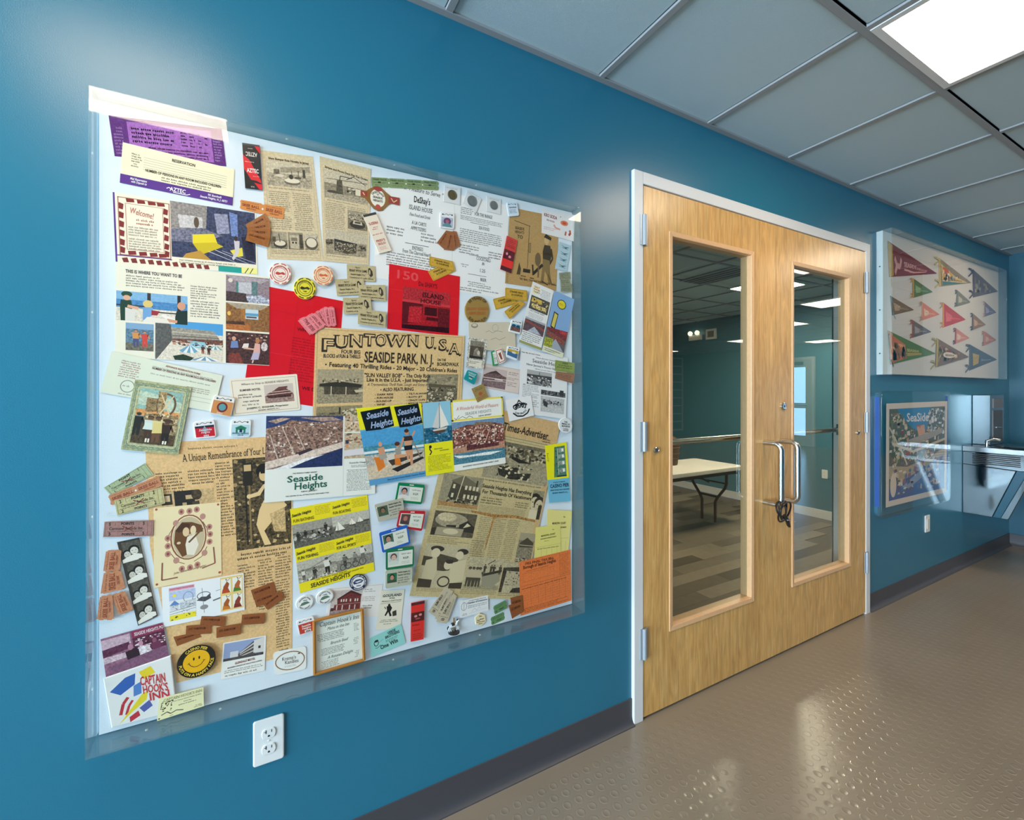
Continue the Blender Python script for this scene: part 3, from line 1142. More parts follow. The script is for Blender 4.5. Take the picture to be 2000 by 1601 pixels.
for z in (.12, .5, .95, 1.3):
    MB().lathe([(.0028, 0), (.0025, -.002), (0, -.0025)], (CX0 - cx, -.03, z), 'x', 10).build('cover_screw', M_plate, case)

# ------------------------------------------------------------------ what lies in the large case, lowest first
W = 'e9ebee'
K = '2a2622'
NT = 'b9a67e'                                   # newsprint
BOARDERS = 'keepsakes on the white board'


def town(n=260):
    return [('r', 0, 0, 1, 1, '8d6f62~6'), ('x', 0, .02, 1, 1, n, .022, 'c9b7a6 6e5147 a5877a e0d6cc 4d3a35 93786a 7d5d50')]


def bw(sky='b9ae93', ground='7d735e'):
    return [('r', 0, 0, 1, 1, ground + '~4'), ('r', 0, 0, 1, .45, sky + '~2')]


def sailboat(x, y, h, c='e8e6da', hull='4a4238'):
    return [('p', [(x, y), (x, y - h), (x + h * .42, y - h * .06)], c), ('p', [(x - h * .04, y - h * .05), (x - h * .04, y - h * .8), (x - h * .2, y - h * .05)], c),
            ('p', [(x - h * .25, y), (x + h * .45, y), (x + h * .3, y + h * .12), (x - h * .15, y + h * .12)], hull)]


def ticket_ops(lines, ink, frame=None):
    o = []
    if frame:
        o.append(('b', .05, .1, .95, .9, .012, frame))
    n = len(lines)
    for i, (tx, a, b, st) in enumerate(lines):
        h = .62 / n
        o.append(('t', tx, a, b, .24 + (i + .75) * .62 / n, h * .72, ink, st))
    return o


# --- left brochures
sheet('rate_card', 'purple rate card with lavender table, top left corner of the board', 'card',
      [(212, 225), (433, 252), (442, 325), (224, 305)], '5c2f78~2',
      [('r', .14, .10, .885, .93, '9b62b4~2'), ('g', .02, .25, .12, .95, 9, '8b6aa0'), ('g', .90, .25, .985, .9, 9, '9a7ab0'), ('g', .17, .2, .55, .62, 4, '7a4494'),
       ('g', .60, .1, .66, .6, 6, '7a4494'), ('g', .68, .1, .74, .6, 6, '7a4494'), ('g', .76, .1, .80, .6, 6, '7a4494'), ('g', .82, .1, .86, .6, 6, '7a4494'), ('g', .30, .66, .86, .9, 3, '7a4494')])
sheet('reservation_card', 'cream room reservation card with purple bottom band', 'card', [(240, 278), (458, 331), (454, 402), (234, 357)], 'efe6c9',
      [('r', 0, .77, 1, 1, '57318a'), ('t', 'RESERVATION', .42, .63, .19, .075, K, 'b'),
       ('t', 'NUMBER OF PERSONS IN ANY ROOM INCLUDES CHILDREN', .2, .88, .59, .07, K, 'b'), ('g', .34, .62, .8, .75, 2, '5a5348'),
       ('g', .08, .19, .17, .55, 6, '6a6252'), ('t', 'AZTEC', .42, .56, .94, .10, 'f2ecf4', 'b'), ('l', [(.39, .9), (.41, .86), (.43, .9)], .008, 'f2ecf4'), ('l', [(.45, .965), (.57, .965), (.6, .93)], .008, 'f2ecf4'),
       ('t', 'Mail Reservation', .08, .22, .865, .055, 'f2ecf4', 'bi'), ('t', 'with Deposit to', .09, .22, .935, .055, 'f2ecf4', 'bi'),
       ('t', '901 Boardwalk', .76, .89, .865, .055, 'f2ecf4', 'bi'), ('t', 'Seaside Heights, N. J. 08751', .69, .95, .945, .055, 'f2ecf4', 'bi')] +
      [('l', [(.18, y), (.93, y)], .0025, '7d7666') for y in (.25, .31, .37, .43, .49, .55)])
sheet('motel_brochure', 'open brochure with patterned welcome page and yellow sofa lobby photo', 'brochure', [(220, 375), (500, 417), (503, 536), (226, 512)], 'ece4d2',
      [('r', 0, 0, .012, 1, '57318a'), ('r', 0, .885, .37, .90, '57318a')] +
      [('p', [(.04 + i * .055, .93), (.075 + i * .055, .915), (.085 + i * .055, .985), (.05 + i * .055, .99)], '7a2f2c') for i in range(11)] +
      [('p', [(x, y), (x + .03, y + .02), (x + .025, y + .1), (x - .005, y + .09)], '7d2b28') for x in (.035, .325) for y in (.13, .26, .39, .52, .65, .76)] +
      [('p', [(x, y), (x + .05, y - .01), (x + .055, y + .045), (x + .005, y + .055)], '7d2b28') for x in (.08, .15, .22, .28) for y in (.06, .82)] +
      [('b', .028, .05, .365, .885, .006, 'a56a5c'), ('b', .075, .13, .32, .80, .004, 'b98a7a'), ('t', 'Welcome!', .10, .255, .27, .085, 'b05a4c', 'i', .05), ('g', .12, .33, .27, .43, 2, 'b07a6c'), ('g', .09, .45, .29, .60, 4, '9a8f80'), ('g', .09, .62, .30, .80, 5, '9a8f80'),
       ('g', .42, .86, .85, .93, 2, '8f8778'), ('r', .70, .91, .875, 1, '1f9a92'), ('r', .875, .90, 1, 1, 'ece790'), ('l', [(.90, 1), (.93, .91)], .006, K), ('l', [(.94, 1), (.965, .91)], .006, K),
       ('ph', .37, .0, .99, .84, [('r', 0, 0, 1, 1, '39405e~5'), ('p', [(0, 0), (.42, 0), (.40, .42), (0, .5)], '8f8a88~3'), ('p', [(.08, .22), (.36, .22), (.36, .42), (.1, .46)], 'c3c1c4~2'), ('e', .29, .33, .03, .1, '5a4a3a'),
                                    ('p', [(.5, .12), (.66, .10), (.68, .46), (.53, .5)], '8f93ad~3'), ('p', [(.68, .05), (.78, .08), (.78, .5), (.7, .5)], '6f86bd~3'), ('p', [(0, .5), (.35, .42), (.6, .52), (.3, .7), (0, .72)], '6f7186~5'),
                                    ('p', [(.24, .56), (.49, .50), (.53, .68), (.60, .72), (.33, .92), (.24, .72)], 'e0cf2c'), ('p', [(.24, .72), (.33, .92), (.60, .72), (.5, .66)], 'c9b51e'), ('p', [(.16, .92), (.32, .84), (.45, 1), (.12, 1)], 'b98f3a'),
                                    ('p', [(.68, .78), (.83, .7), (.84, .86), (.74, .9)], 'ddd04a'), ('p', [(.73, .58), (.80, .58), (.79, .8), (.72, .96), (.70, .93), (.74, .78)], 'c8c4cc'), ('e', .755, .54, .02, .05, '3a2c28'),
                                    ('p', [(.82, .5), (.95, .45), (1, .9), (.88, .95)], '23223a~4'), ('l', [(.42, .84), (.75, 1)], .008, 'cfd0dc'), ('l', [(.5, .8), (.9, 1)], .008, 'cfd0dc'), ('l', [(.58, .8), (1, .98)], .006, 'b6b8c8')])])
sheet('red_page', 'glossy red menu page half hidden behind the amusement flyer', 'menu', [(506, 556), (670, 588), (655, 800), (474, 772)], 'd2101c',
      [('r', .45, .0, .455, 1, 'b80d18'), ('t', 'WHO CAN', .48, .78, .345, .03, '6a0a10', 'b'), ('g', .44, .4, .86, .8, 16, 'a00c14'), ('t', 'WE DO', .60, .80, .865, .03, '5a0810', 'b'), ('r', 0, .58, 1, .585, 'dd2a34'), ('r', 0, .2, 1, .205, 'c40d18')], gloss=True)
sheet('fold_out_brochure', 'cream fold-out brochure of dining, pool and bedroom photos', 'brochure', [(226, 511), (526, 541), (526, 714), (225, 697)], 'e6e4d4',
      [('t', 'THIS IS WHERE YOU WANT TO BE', .057, .40, .105, .035, '2c2a3c', 'b'), ('g', .06, .12, .42, .25, 5, '6a675e'), ('g', .455, .17, .64, .32, 6, '6a675e'), ('g', .455, .33, .65, .52, 7, '6a675e'),
       ('ph', .005, .30, .435, .61, [('r', 0, 0, 1, .55, '7fb0d8~1'), ('r', 0, .28, 1, .62, '4d86bd~2'), ('r', 0, .55, 1, 1, 'd7d2c4~2'), ('r', .42, 0, .47, .7, '3a3432'), ('r', .85, 0, .9, .75, '2f2b2b'), ('r', 0, .45, .5, .5, '3a3432'), ('r', .5, .62, .9, .66, '3a3432'),
                                      ('p', [(.06, .3), (.2, .3), (.22, .55), (.12, 1), (.06, 1), (.05, .5)], '23402f'), ('p', [(.12, .55), (.26, .62), (.24, 1), (.12, 1)], 'd9d6d2'), ('e', .14, .10, .075, .10, '2c4a34'), ('e', .14, .22, .05, .09, 'd9a88c'), ('l', [(.15, .5), (.3, .55)], .05, 'd9a88c'),
                                      ('e', .43, .38, .07, .13, 'd8c076'), ('p', [(.36, .5), (.5, .48), (.5, .75), (.36, .95)], '6f9fd0'), ('p', [(.48, .58), (.6, .6), (.56, .75), (.48, .75)], '9a2f38'), ('p', [(.64, .68), (.84, .85), (.72, .9), (.62, .75)], 'e8e6e2'), ('e', .91, .36, .06, .14, 'd09a7c'), ('p', [(.84, .55), (1, .5), (1, 1), (.82, 1), (.82, .75)], '23332c'), ('l', [(.7, .88), (.85, .92)], .05, 'd09a7c'), ('p', [(.36, 1), (.42, .82), (.7, .85), (.75, 1)], 'e4dfd6')]),
       ('ph', .06, .63, .225, .92, [('r', 0, 0, 1, .35, '7fa3c8'), ('r', 0, .22, 1, 1, '5f7f96~4'), ('r', 0, .72, 1, 1, '6f6a5c~4'), ('m', .36, .85, .62, 'c98a64', 'd0904f', '4a4f7a', '3a2a22'), ('m', .68, .85, .58, 'c98a64', 'c8483c', 'c8483c', '5a3526')]),
       ('ph', .235, .575, .67, .995, [('r', 0, 0, 1, 1, 'd8d2c4~2'), ('r', 0, 0, 1, .3, '4f9bd6'), ('p', [(.22, .16), (.86, .2), (.95, .42), (.24, .5)], '9a958a~3'), ('l', [(.24, .28), (.92, .3)], .012, 'c9c4b4'), ('l', [(.24, .38), (.94, .38)], .012, '5a4a44'), ('p', [(.24, .45), (1, .42), (1, .55), (.24, .55)], '6e4c40~4'),
                                     ('p', [(0, 0), (.22, .1), (.24, .5), (.02, 1), (0, 1)], '5d5c5a~3'), ('p', [(.45, .48), (.72, .5), (.76, .66), (.55, .66)], '8cc2d4'), ('x', .24, .5, 1, .62, 40, .03, 'e8e4dc 6a4a40 c08a70 4a3a36')] +
        [('p', [(.50, .58), (.34 + i * .055, .75 + (.05 if 0 < i < 5 else 0)), (.395 + i * .055, .75 + (.05 if 0 <= i < 4 else 0))], 'dfe6ea' if i % 2 else '6f9fba') for i in range(6)] +
        [('p', [(.88, .56), (.76 + i * .05, .68), (.81 + i * .05, .68)], 'dfe6ea' if i % 2 else '6fa0a0') for i in range(5)] +
        [('p', [(.73, .86), (.5 + i * .08, .98), (.58 + i * .08, .98)], 'e8ecee' if i % 2 else '6a96b4') for i in range(6)] +
        [('p', [(.25, .9), (.4, .84), (.56, .92), (.5, 1), (.28, 1)], '2a3a2a~4'), ('m', .69, .8, .22, '5a3526', '5a3526', '8a4a34', '2a1c18'), ('m', .78, .82, .22, '4a2c20', '4a2c20', '4a2c20', '2a1c18')]),
       ('ph', .69, .02, 1, .31, [('r', 0, 0, 1, 1, '8d7f88~3'), ('p', [(0, 0), (1, .05), (.8, .22), (.2, .2)], 'a8a0a8~2'), ('r', .26, .22, .6, .66, 'b9bcc4~2'), ('r', .58, .18, .72, .7, '5f7f84~3'), ('r', .22, .24, .28, .7, '4f7a7a~3'), ('p', [(0, .62), (.45, .66), (.5, 1), (0, 1)], '4a3a3c~4'), ('p', [(.45, .75), (.8, .68), (1, .82), (1, 1), (.5, 1)], 'a9b0c4~7'), ('e', .1, .2, .05, .08, 'd8d2c4')]),
       ('ph', .69, .325, 1, .625, [('r', 0, 0, 1, 1, '8a6138~4'), ('p', [(0, 0), (1, 0), (.8, .2), (.25, .2)], 'a89c88~2'), ('r', .42, .2, .74, .56, 'bcd2dc'), ('r', .42, .34, .74, .44, '5f9ac0'), ('r', .34, .2, .44, .62, 'a4703a~3'), ('r', .46, .46, .7, .52, '5a4a44'), ('p', [(0, .7), (.4, .66), (.5, 1), (0, 1)], '4c3222~4'), ('p', [(0, .8), (.55, .78), (.55, 1), (0, 1)], 'b06c36~3'), ('e', .07, .4, .04, .08, 'e8b85c')]),
       ('ph', .69, .645, 1, .995, [('r', 0, 0, 1, 1, '4a2f2c~6'), ('x', 0, .05, 1, .3, 50, .04, '8a5a50 c9b8ac 2a1a1a 6e4440'), ('p', [(.12, .3), (.26, .28), (.28, .5), (.1, .52)], '6f86b8'), ('e', .18, .22, .045, .07, 'd0a088'), ('p', [(.4, .36), (.52, .34), (.5, .5), (.36, .5)], 'ddd6d2'), ('p', [(.66, .32), (.78, .34), (.78, .62), (.62, .64)], 'd8a8a0'), ('e', .72, .24, .05, .09, 'b07a50'), ('p', [(.62, .62), (.78, .6), (.74, .84), (.56, .86)], 'b4aec8'), ('l', [(.4, .5), (.66, .52)], .04, 'd8a890'), ('l', [(.62, .86), (.6, .96)], .03, 'ddc0b0'), ('e', .88, .42, .08, .14, 'cfc4c4~5'), ('p', [(.05, .7), (.3, .66), (.4, 1), (.08, 1)], '7a3a30~4')])])
sheet('menu', 'large white restaurant menu spread under the row of green tickets', 'menu', [(740, 345), (994, 402), (987, 584), (729, 542)], 'e4e8ea',
      [('t', "'Tis Our Pleasure to Serve \"You\"", .09, .52, .065, .045, K, 'i', .01), ('t', "DeShay's", .245, .365, .175, .062, K, 'bs'), ('t', 'ISLAND HOUSE', .215, .385, .255, .045, K, 's'), ('t', 'Fine Food and Drink', .22, .37, .32, .032, '4a4744', 'i'),
       ('t', 'A LA CARTE', .24, .345, .40, .034, K, 's'), ('t', 'APPETIZERS', .235, .345, .455, .034, K, 's'), ('g', .07, .455, .2, .55, 3, '6c6a68'), ('g', .31, .46, .45, .56, 3, '6c6a68'), ('l', [(.2, .60), (.37, .60)], .004, K),
       ('t', 'ENTREES', .25, .33, .655, .036, K, 's'), ('t', 'From The Charcoal Hearth', .185, .39, .70, .036, K, 's'), ('g', .08, .71, .46, .86, 6, '605e5c'), ('l', [(.19, .885), (.36, .885)], .004, K), ('t', "CHILDREN'S PLATTER - 2.00", .15, .41, .925, .034, K, 's'), ('g', .1, .94, .4, .99, 2, '6c6a68'),
       ('t', 'FOR THE RANGE', .71, .86, .18, .034, K, 's'), ('g', .60, .115, .70, .19, 4, '605e5c'), ('g', .60, .20, .95, .25, 3, '605e5c'), ('t', 'SEA FOOD', .75, .84, .315, .034, K, 's'), ('g', .60, .335, .95, .48, 7, '605e5c'), ('g', .60, .5, .76, .6, 4, '605e5c'), ('g', .84, .52, .96, .6, 3, '605e5c'), ('t', 'COCKTAILS', .74, .86, .64, .034, K, 's'),
       ('t', '.80', .785, .81, .685, .03, K, 's'), ('t', '1.25', .77, .82, .76, .034, K, 's'), ('t', 'BEER', .78, .83, .855, .034, K, 's'), ('g', .62, .70, .7, .74, 2, '6c6a68'), ('g', .68, .87, .88, .93, 3, '605e5c'), ('g', .62, .94, .95, .985, 2, '605e5c'),
       ('l', [(.68, .262), (.83, .262)], .003, K), ('l', [(.68, .60), (.85, .60)], .003, K), ('l', [(.68, .80), (.83, .80)], .003, K), ('r', .548, 0, .551, 1, 'cdd2d6')])
sheet('red_folder', 'red restaurant folder with a dark photo of the building', 'menu', [(760, 515), (898, 540), (894, 657), (756, 642)], 'd5141f',
      [('t', '150', .07, .40, .20, .13, 'dc4a50', 'b'), ('t', 'De SHAY\'S', .40, .67, .265, .07, '6e0c14', 'bs'), ('r', 0, .38, 1, .385, 'e23a40'),
       ('ph', .19, .31, .865, .965, [('r', 0, 0, 1, 1, 'a31a22~4'), ('r', 0, 0, 1, .3, 'ad2a32~4'), ('r', 0, .3, 1, .36, 'c83a40'), ('p', [(0, .36), (.42, .36), (.4, .8), (0, .9)], '5c0f16~4'), ('p', [(.14, .46), (.40, .42), (.4, .82), (.12, .84)], 'b8242c~4'), ('r', .46, .42, .72, .62, '3f0a10~4'), ('r', .5, .66, .8, .74, '4a0a10~5'), ('r', .74, .4, 1, .9, '64141a~5'), ('p', [(0, .9), (1, .86), (1, 1), (0, 1)], '2f080c~4'),
                                       ('t', 'ISLAND', .40, .86, .19, .12, '3c060c', 'b'), ('t', 'HOUSE', .36, .80, .33, .10, '470a10', 'b')])], gloss=True)

# --- magazine clippings
for lab, q, second in (('yellowed magazine clipping with bumper ride photo above two text columns', [(510, 293), (611, 306), (632, 510), (522, 506)], False),
                       ('yellowed magazine clipping with pier photo above and round cage ride below', [(624, 305), (724, 330), (720, 518), (632, 510)], True)):
    if not second:
        ops = [('b', .06, .085, .955, .975, .006, 'a59a82'), ('t', 'Silent Bumper Ride Novelty in Jersey', .12, .9, .075, .022, K, 'b', .008), ('g', .1, .325, .9, .345, 1, '7a705c'), ('g', .09, .36, .48, .72, 19, '7a705c'), ('g', .53, .36, .90, .72, 19, '7a705c'), ('g', .08, .905, .92, .95, 3, '7a705c'),
               ('ph', .08, .095, .93, .315, bw('c6bda6', 'a89e88') + [('p', [(.3, .2), (.98, .05), (.98, .3), (.3, .42)], '9c927c~3'), ('l', [(.55, .3), (.55, .6)], .01, '4a4438'), ('l', [(.7, .28), (.7, .58)], .015, '3f392f'), ('r', .8, .2, .86, .55, '4a4438'), ('p', [(.15, .3), (.28, .28), (.28, .5), (.15, .5)], '6e6452~4'), ('e', .55, .78, .18, .13, '6c6352'), ('e', .55, .72, .17, .1, 'ddd5c0'), ('e', .28, .55, .09, .06, 'd2c9b4'), ('e', .68, .58, .08, .05, '565041'), ('e', .53, .56, .05, .1, '3a352c')]),
               ('ph', .08, .74, .37, .90, bw('a39a84', '8a8270') + [('e', .55, .72, .4, .24, '3f3a30'), ('e', .55, .66, .33, .16, 'd8d0ba'), ('l', [(.5, .1), (.55, .6)], .05, '4a4438'), ('r', .1, .3, .3, .6, '57503f~4')]),
               ('ph', .385, .74, .66, .90, bw('8f8672', '6e6654') + [('r', .12, .15, .7, .95, 'b9af98~2'), ('r', .2, .3, .6, .5, '7a705c'), ('e', .3, .6, .06, .06, K), ('e', .5, .6, .06, .06, K), ('r', .75, .1, .95, .9, '4a4438~4')]),
               ('ph', .675, .74, .94, .90, bw('bdb39c', 'a0967f') + [('e', .5, .6, .42, .34, '5c5445'), ('e', .5, .55, .36, .28, 'd6cdb8'), ('o', .5, .6, .44, .38, .04, '3f3a30'), ('l', [(.8, .4), (1, .1)], .04, K)])]
    else:
        ops = [('b', .06, .10, .96, .975, .006, 'a59a82'), ('t', 'Stripes and Pivots Deck Pier Fun Quests', .09, .94, .10, .022, K, 'b', .035), ('g', .12, .395, .8, .412, 1, '7a705c'), ('g', .08, .42, .49, .68, 15, '7a705c'), ('g', .53, .425, .93, .46, 2, '7a705c'), ('g', .52, .66, .95, .69, 2, '7a705c'), ('g', .08, .935, .6, .95, 1, '7a705c'),
               ('ph', .07, .115, .95, .385, bw('c2b9a2', '8b826e') + [('l', [(.05, .3), (.98, .2)], .012, K), ('l', [(.3, .95), (.36, .12), (.62, .12)], .02, '3f392f'), ('l', [(.5, .2), (.66, .05), (.95, .28)], .015, K), ('p', [(.28, .3), (.4, .25), (.42, .8), (.26, .8)], '57503f~5'), ('e', .2, .75, .14, .06, '4a4438'), ('x', .5, .45, 1, .7, 40, .05, '4a4438 d0c7b2 6e6452'), ('p', [(0, .8), (1, .75), (1, 1), (0, 1)], 'a89e88~4')]),
               ('ph', .53, .465, .95, .655, bw('9a917c', '7d745f') + [('x', 0, .1, 1, .5, 50, .05, '3f392f cfc6b2 57503f'), ('e', .5, .72, .4, .22, '3a352c'), ('p', [(.3, .5), (.7, .55), (.75, .72), (.25, .7)], 'c9c0aa'), ('r', .35, .56, .65, .66, '4a4438')]),
               ('ph', .06, .685, .94, .925, bw('bdb49e', '9a907a') + [('p', [(.2, .42), (.75, .5), (.74, .86), (.5, .93), (.2, .82)], '4c4538~3'), ('p', [(.2, .36), (.76, .46), (.76, .54), (.2, .46)], '2f2b24'), ('x', .22, .48, .73, .85, 70, .018, 'b5ab94 c9c0aa'), ('x', 0, .4, .2, .65, 14, .05, '4a4438 6e6452'), ('x', .76, .5, 1, .75, 20, .05, '57503f 8a816c')])]
    sheet('magazine_clipping', lab, 'clipping', q, 'cfc1a0~1', ops, 'ride clippings from a magazine')

# --- flyers and newspapers
sheet('amusement_flyer', 'tan amusement park flyer with arched ornate title in the board centre', 'flyer', [(616, 638), (907, 656), (899, 806), (610, 822)], 'd5b884~1',
      [('b', .012, .02, .985, 1.0, .004, 'b3946a')] +
      [('t', ch, x0, x1, v, .14, '33291c', 'kso', rs, 'd5b884') for ch, x0, x1, v, rs in (('F', .035, .112, .256, -.02), ('U', .112, .195, .215, -.012), ('N', .202, .288, .197, -.006), ('T', .294, .362, .18, 0), ('O', .366, .437, .178, 0), ('W', .44, .562, .175, 0), ('N', .58, .658, .165, 0), ('U', .708, .768, .178, .006), ('.', .77, .788, .182, 0), ('S', .806, .862, .198, .01), ('.', .864, .882, .205, 0), ('A', .888, .958, .243, .014), ('.', .96, .978, .256, 0))] +
      [('t', 'FOUR BIG', .155, .275, .275, .04, K, 'b'), ('t', 'BLOCKS of FUN & THRILLS', .05, .275, .325, .04, K, 'b'), ('t', 'SEASIDE PARK, N. J.', .30, .775, .365, .12, '35291d', 'b', .01), ('t', 'ON THE', .80, .865, .335, .03, K, 'b'), ('t', 'BOARDWALK', .80, .965, .395, .045, K, 'b'),
       ('t', '* Featuring 40 Thrilling Rides - 20 Major - 20 Children\'s Rides', .06, .955, .42, .048, K, 'b', .058), ('t', '"SUN VALLEY BOB" - The Only Ride', .305, .755, .535, .045, K, 'b', .01), ('t', 'Like It in the U.S.A. - Just Imported!', .32, .745, .585, .042, K, 'b', .012), ('t', 'A Tremendous Thrill Ride...Laugh and Enjoy It', .325, .735, .635, .032, '5a4a34', 'i', .01), ('t', '* ALSO FEATURING', .41, .64, .70, .04, K, 'b')] +
      [('t', tx, .375, .375 + .0105 * len(tx) + .01, .748 + i * .0385, .022, K, 'b') for i, tx in enumerate(('* DARK RIDE', '* FUN HOUSE', '* ROUND-UP', '* WHIP', '* ROCK-O-PLANE', '* FLY-O-PLANE', '* LOOP-O-PLANE'))] +
      [('t', tx, .59, .59 + .0105 * len(tx) + .01, .748 + i * .0385, .022, K, 'b') for i, tx in enumerate(('* TILT-A-WHIRL', '* ROTO JET', '* CRAZY CUPS', '* MIRROR HOUSE', '* AERIAL SWING', '* HOT RODS', '* SUN VALLEY BOB'))] +
      [('ph', .02, .45, .30, .82, bw('a3987c', '948a70') + [('p', [(.05, .42), (.5, .36), (.98, .46), (.95, .56), (.05, .5)], '332e24'), ('p', [(.15, .5), (.9, .54), (.9, .76), (.15, .72)], '4c4434~4'), ('l', [(.3, .5), (.3, .74)], .02, 'c9bfa4'), ('l', [(.62, .52), (.62, .76)], .02, 'c9bfa4'), ('x', .1, .28, .9, .4, 36, .03, '4a4232 cfc5aa 6e654f'), ('p', [(.8, .62), (1, .6), (1, .68), (.84, .7)], 'c2b89c')]),
       ('ph', .02, .85, .30, 1.0, bw('8f8464', '7a7054') + [('l', [(.5, .1), (.5, .6)], .04, '3a3428'), ('x', .55, .2, 1, .9, 60, .04, 'c9bfa4 4a4232 8a7f63'), ('t', 'PIER', .28, .4, .6, .12, K, 'b')]),
       ('ph', .735, .50, .965, .89, bw('8f866c', '6a6350') + [('x', 0, .05, 1, .35, 26, .08, '7a725a a39a7e'), ('p', [(.05, .3), (.95, .38), (.95, .45), (.05, .42)], '57503c'), ('x', 0, .42, 1, 1, 90, .05, '3a352a b5ab8f 5c5542 cfc5aa'), ('e', .75, .62, .1, .05, 'c2b89c')])])
sheet('newspaper_page', 'tan newspaper page with large photo of a crouching man in a vest', 'newspaper', [(283, 866), (572, 850), (570, 1278), (345, 1333)], 'dcb884~1',
      [('t', 'A Unique Remembrance of Your Life"', .22, .84, .085, .03, '2c241a', 's', -.01), ('g', .26, .025, .6, .038, 1, '8a6f48')] +
      [('g', .04, .12, .22, .25, 10, '54472f'), ('g', .245, .12, .42, .185, 5, '54472f'), ('g', .43, .095, .55, .42, 26, '54472f'), ('g', .15, .385, .38, .41, 2, '6a5a3e'), ('g', .55, .50, .99, .535, 2, '54472f'),
       ('g', .55, .55, .69, .66, 9, '54472f'), ('g', .71, .54, .84, .77, 19, '54472f'), ('g', .855, .53, .99, .64, 9, '54472f'), ('g', .855, .645, .985, .955, 27, '54472f'), ('g', .88, .96, .98, .99, 2, '6a5a3e'),
       ('ph', .055, .205, .41, .372, [('r', 0, 0, 1, 1, 'c9ab7c~2'), ('r', .24, 0, .62, .72, '2e271e~2'), ('r', 0, .05, .2, .32, '3a3226'), ('r', .04, .09, .16, .24, 'd8c09a'), ('r', .45, .12, .6, .22, 'c2a87e'), ('r', .38, .3, .46, .4, 'b59a70'), ('l', [(.62, .55), (.45, 1)], .02, '57492f'), ('l', [(.62, .55), (.8, 1)], .02, '57492f'), ('e', .66, .12, .1, .14, '4a3c28~5'), ('p', [(.56, .3), (.7, .28), (.72, .6), (.58, .62)], '4a3e2c'), ('p', [(.6, .6), (.92, .55), (.95, 1), (.7, 1)], 'b09468'), ('e', .08, .75, .12, .12, 'd8c09a')]),
       ('ph', .55, .09, .99, .49, [('r', 0, 0, 1, 1, '57492f~7'), ('x', 0, 0, 1, .45, 60, .05, '3a3020 8a744c a58c60 2c2418'), ('x', 0, .45, 1, 1, 70, .05, '3a3020 8a744c c4a878 2c2418'), ('p', [(.16, .05), (.32, .05), (.32, .3), (.16, .3)], '2c2418'), ('r', .18, .07, .3, .14, 'c9ab7c'), ('l', [(.2, .3), (.2, .95)], .03, '2a2218'), ('l', [(.26, .3), (.26, .95)], .03, '8a744c'), ('e', .50, .15, .12, .08, '241c14'), ('e', .51, .20, .08, .065, 'd9bb8a'), ('p', [(.44, .12), (.6, .12), (.56, .18), (.46, .18)], '241c14'),
                                  ('p', [(.48, .28), (.66, .24), (.84, .34), (.8, .5), (.56, .48), (.5, .4)], '2a2018'), ('p', [(.66, .24), (.82, .26), (.98, .4), (.86, .54), (.76, .46)], 'e0c492'), ('p', [(.5, .3), (.56, .3), (.44, .42), (.26, .44), (.26, .40), (.4, .38)], 'e0c492'), ('e', .25, .42, .04, .025, 'e0c492'), ('p', [(.5, .48), (.8, .48), (.92, .56), (.74, .66), (.5, .82), (.62, .98), (.5, .98), (.36, .74), (.42, .58)], 'e4c690'), ('p', [(.6, .64), (.88, .58), (.9, .86), (.68, .84)], 'c7aa78~3'), ('p', [(.88, 0), (1, 0), (1, .3), (.9, .3)], 'c9ab7c')])],
      out=[(0, 0), (1, 0), (1, 1), (0, 1), (-.055, .42)])
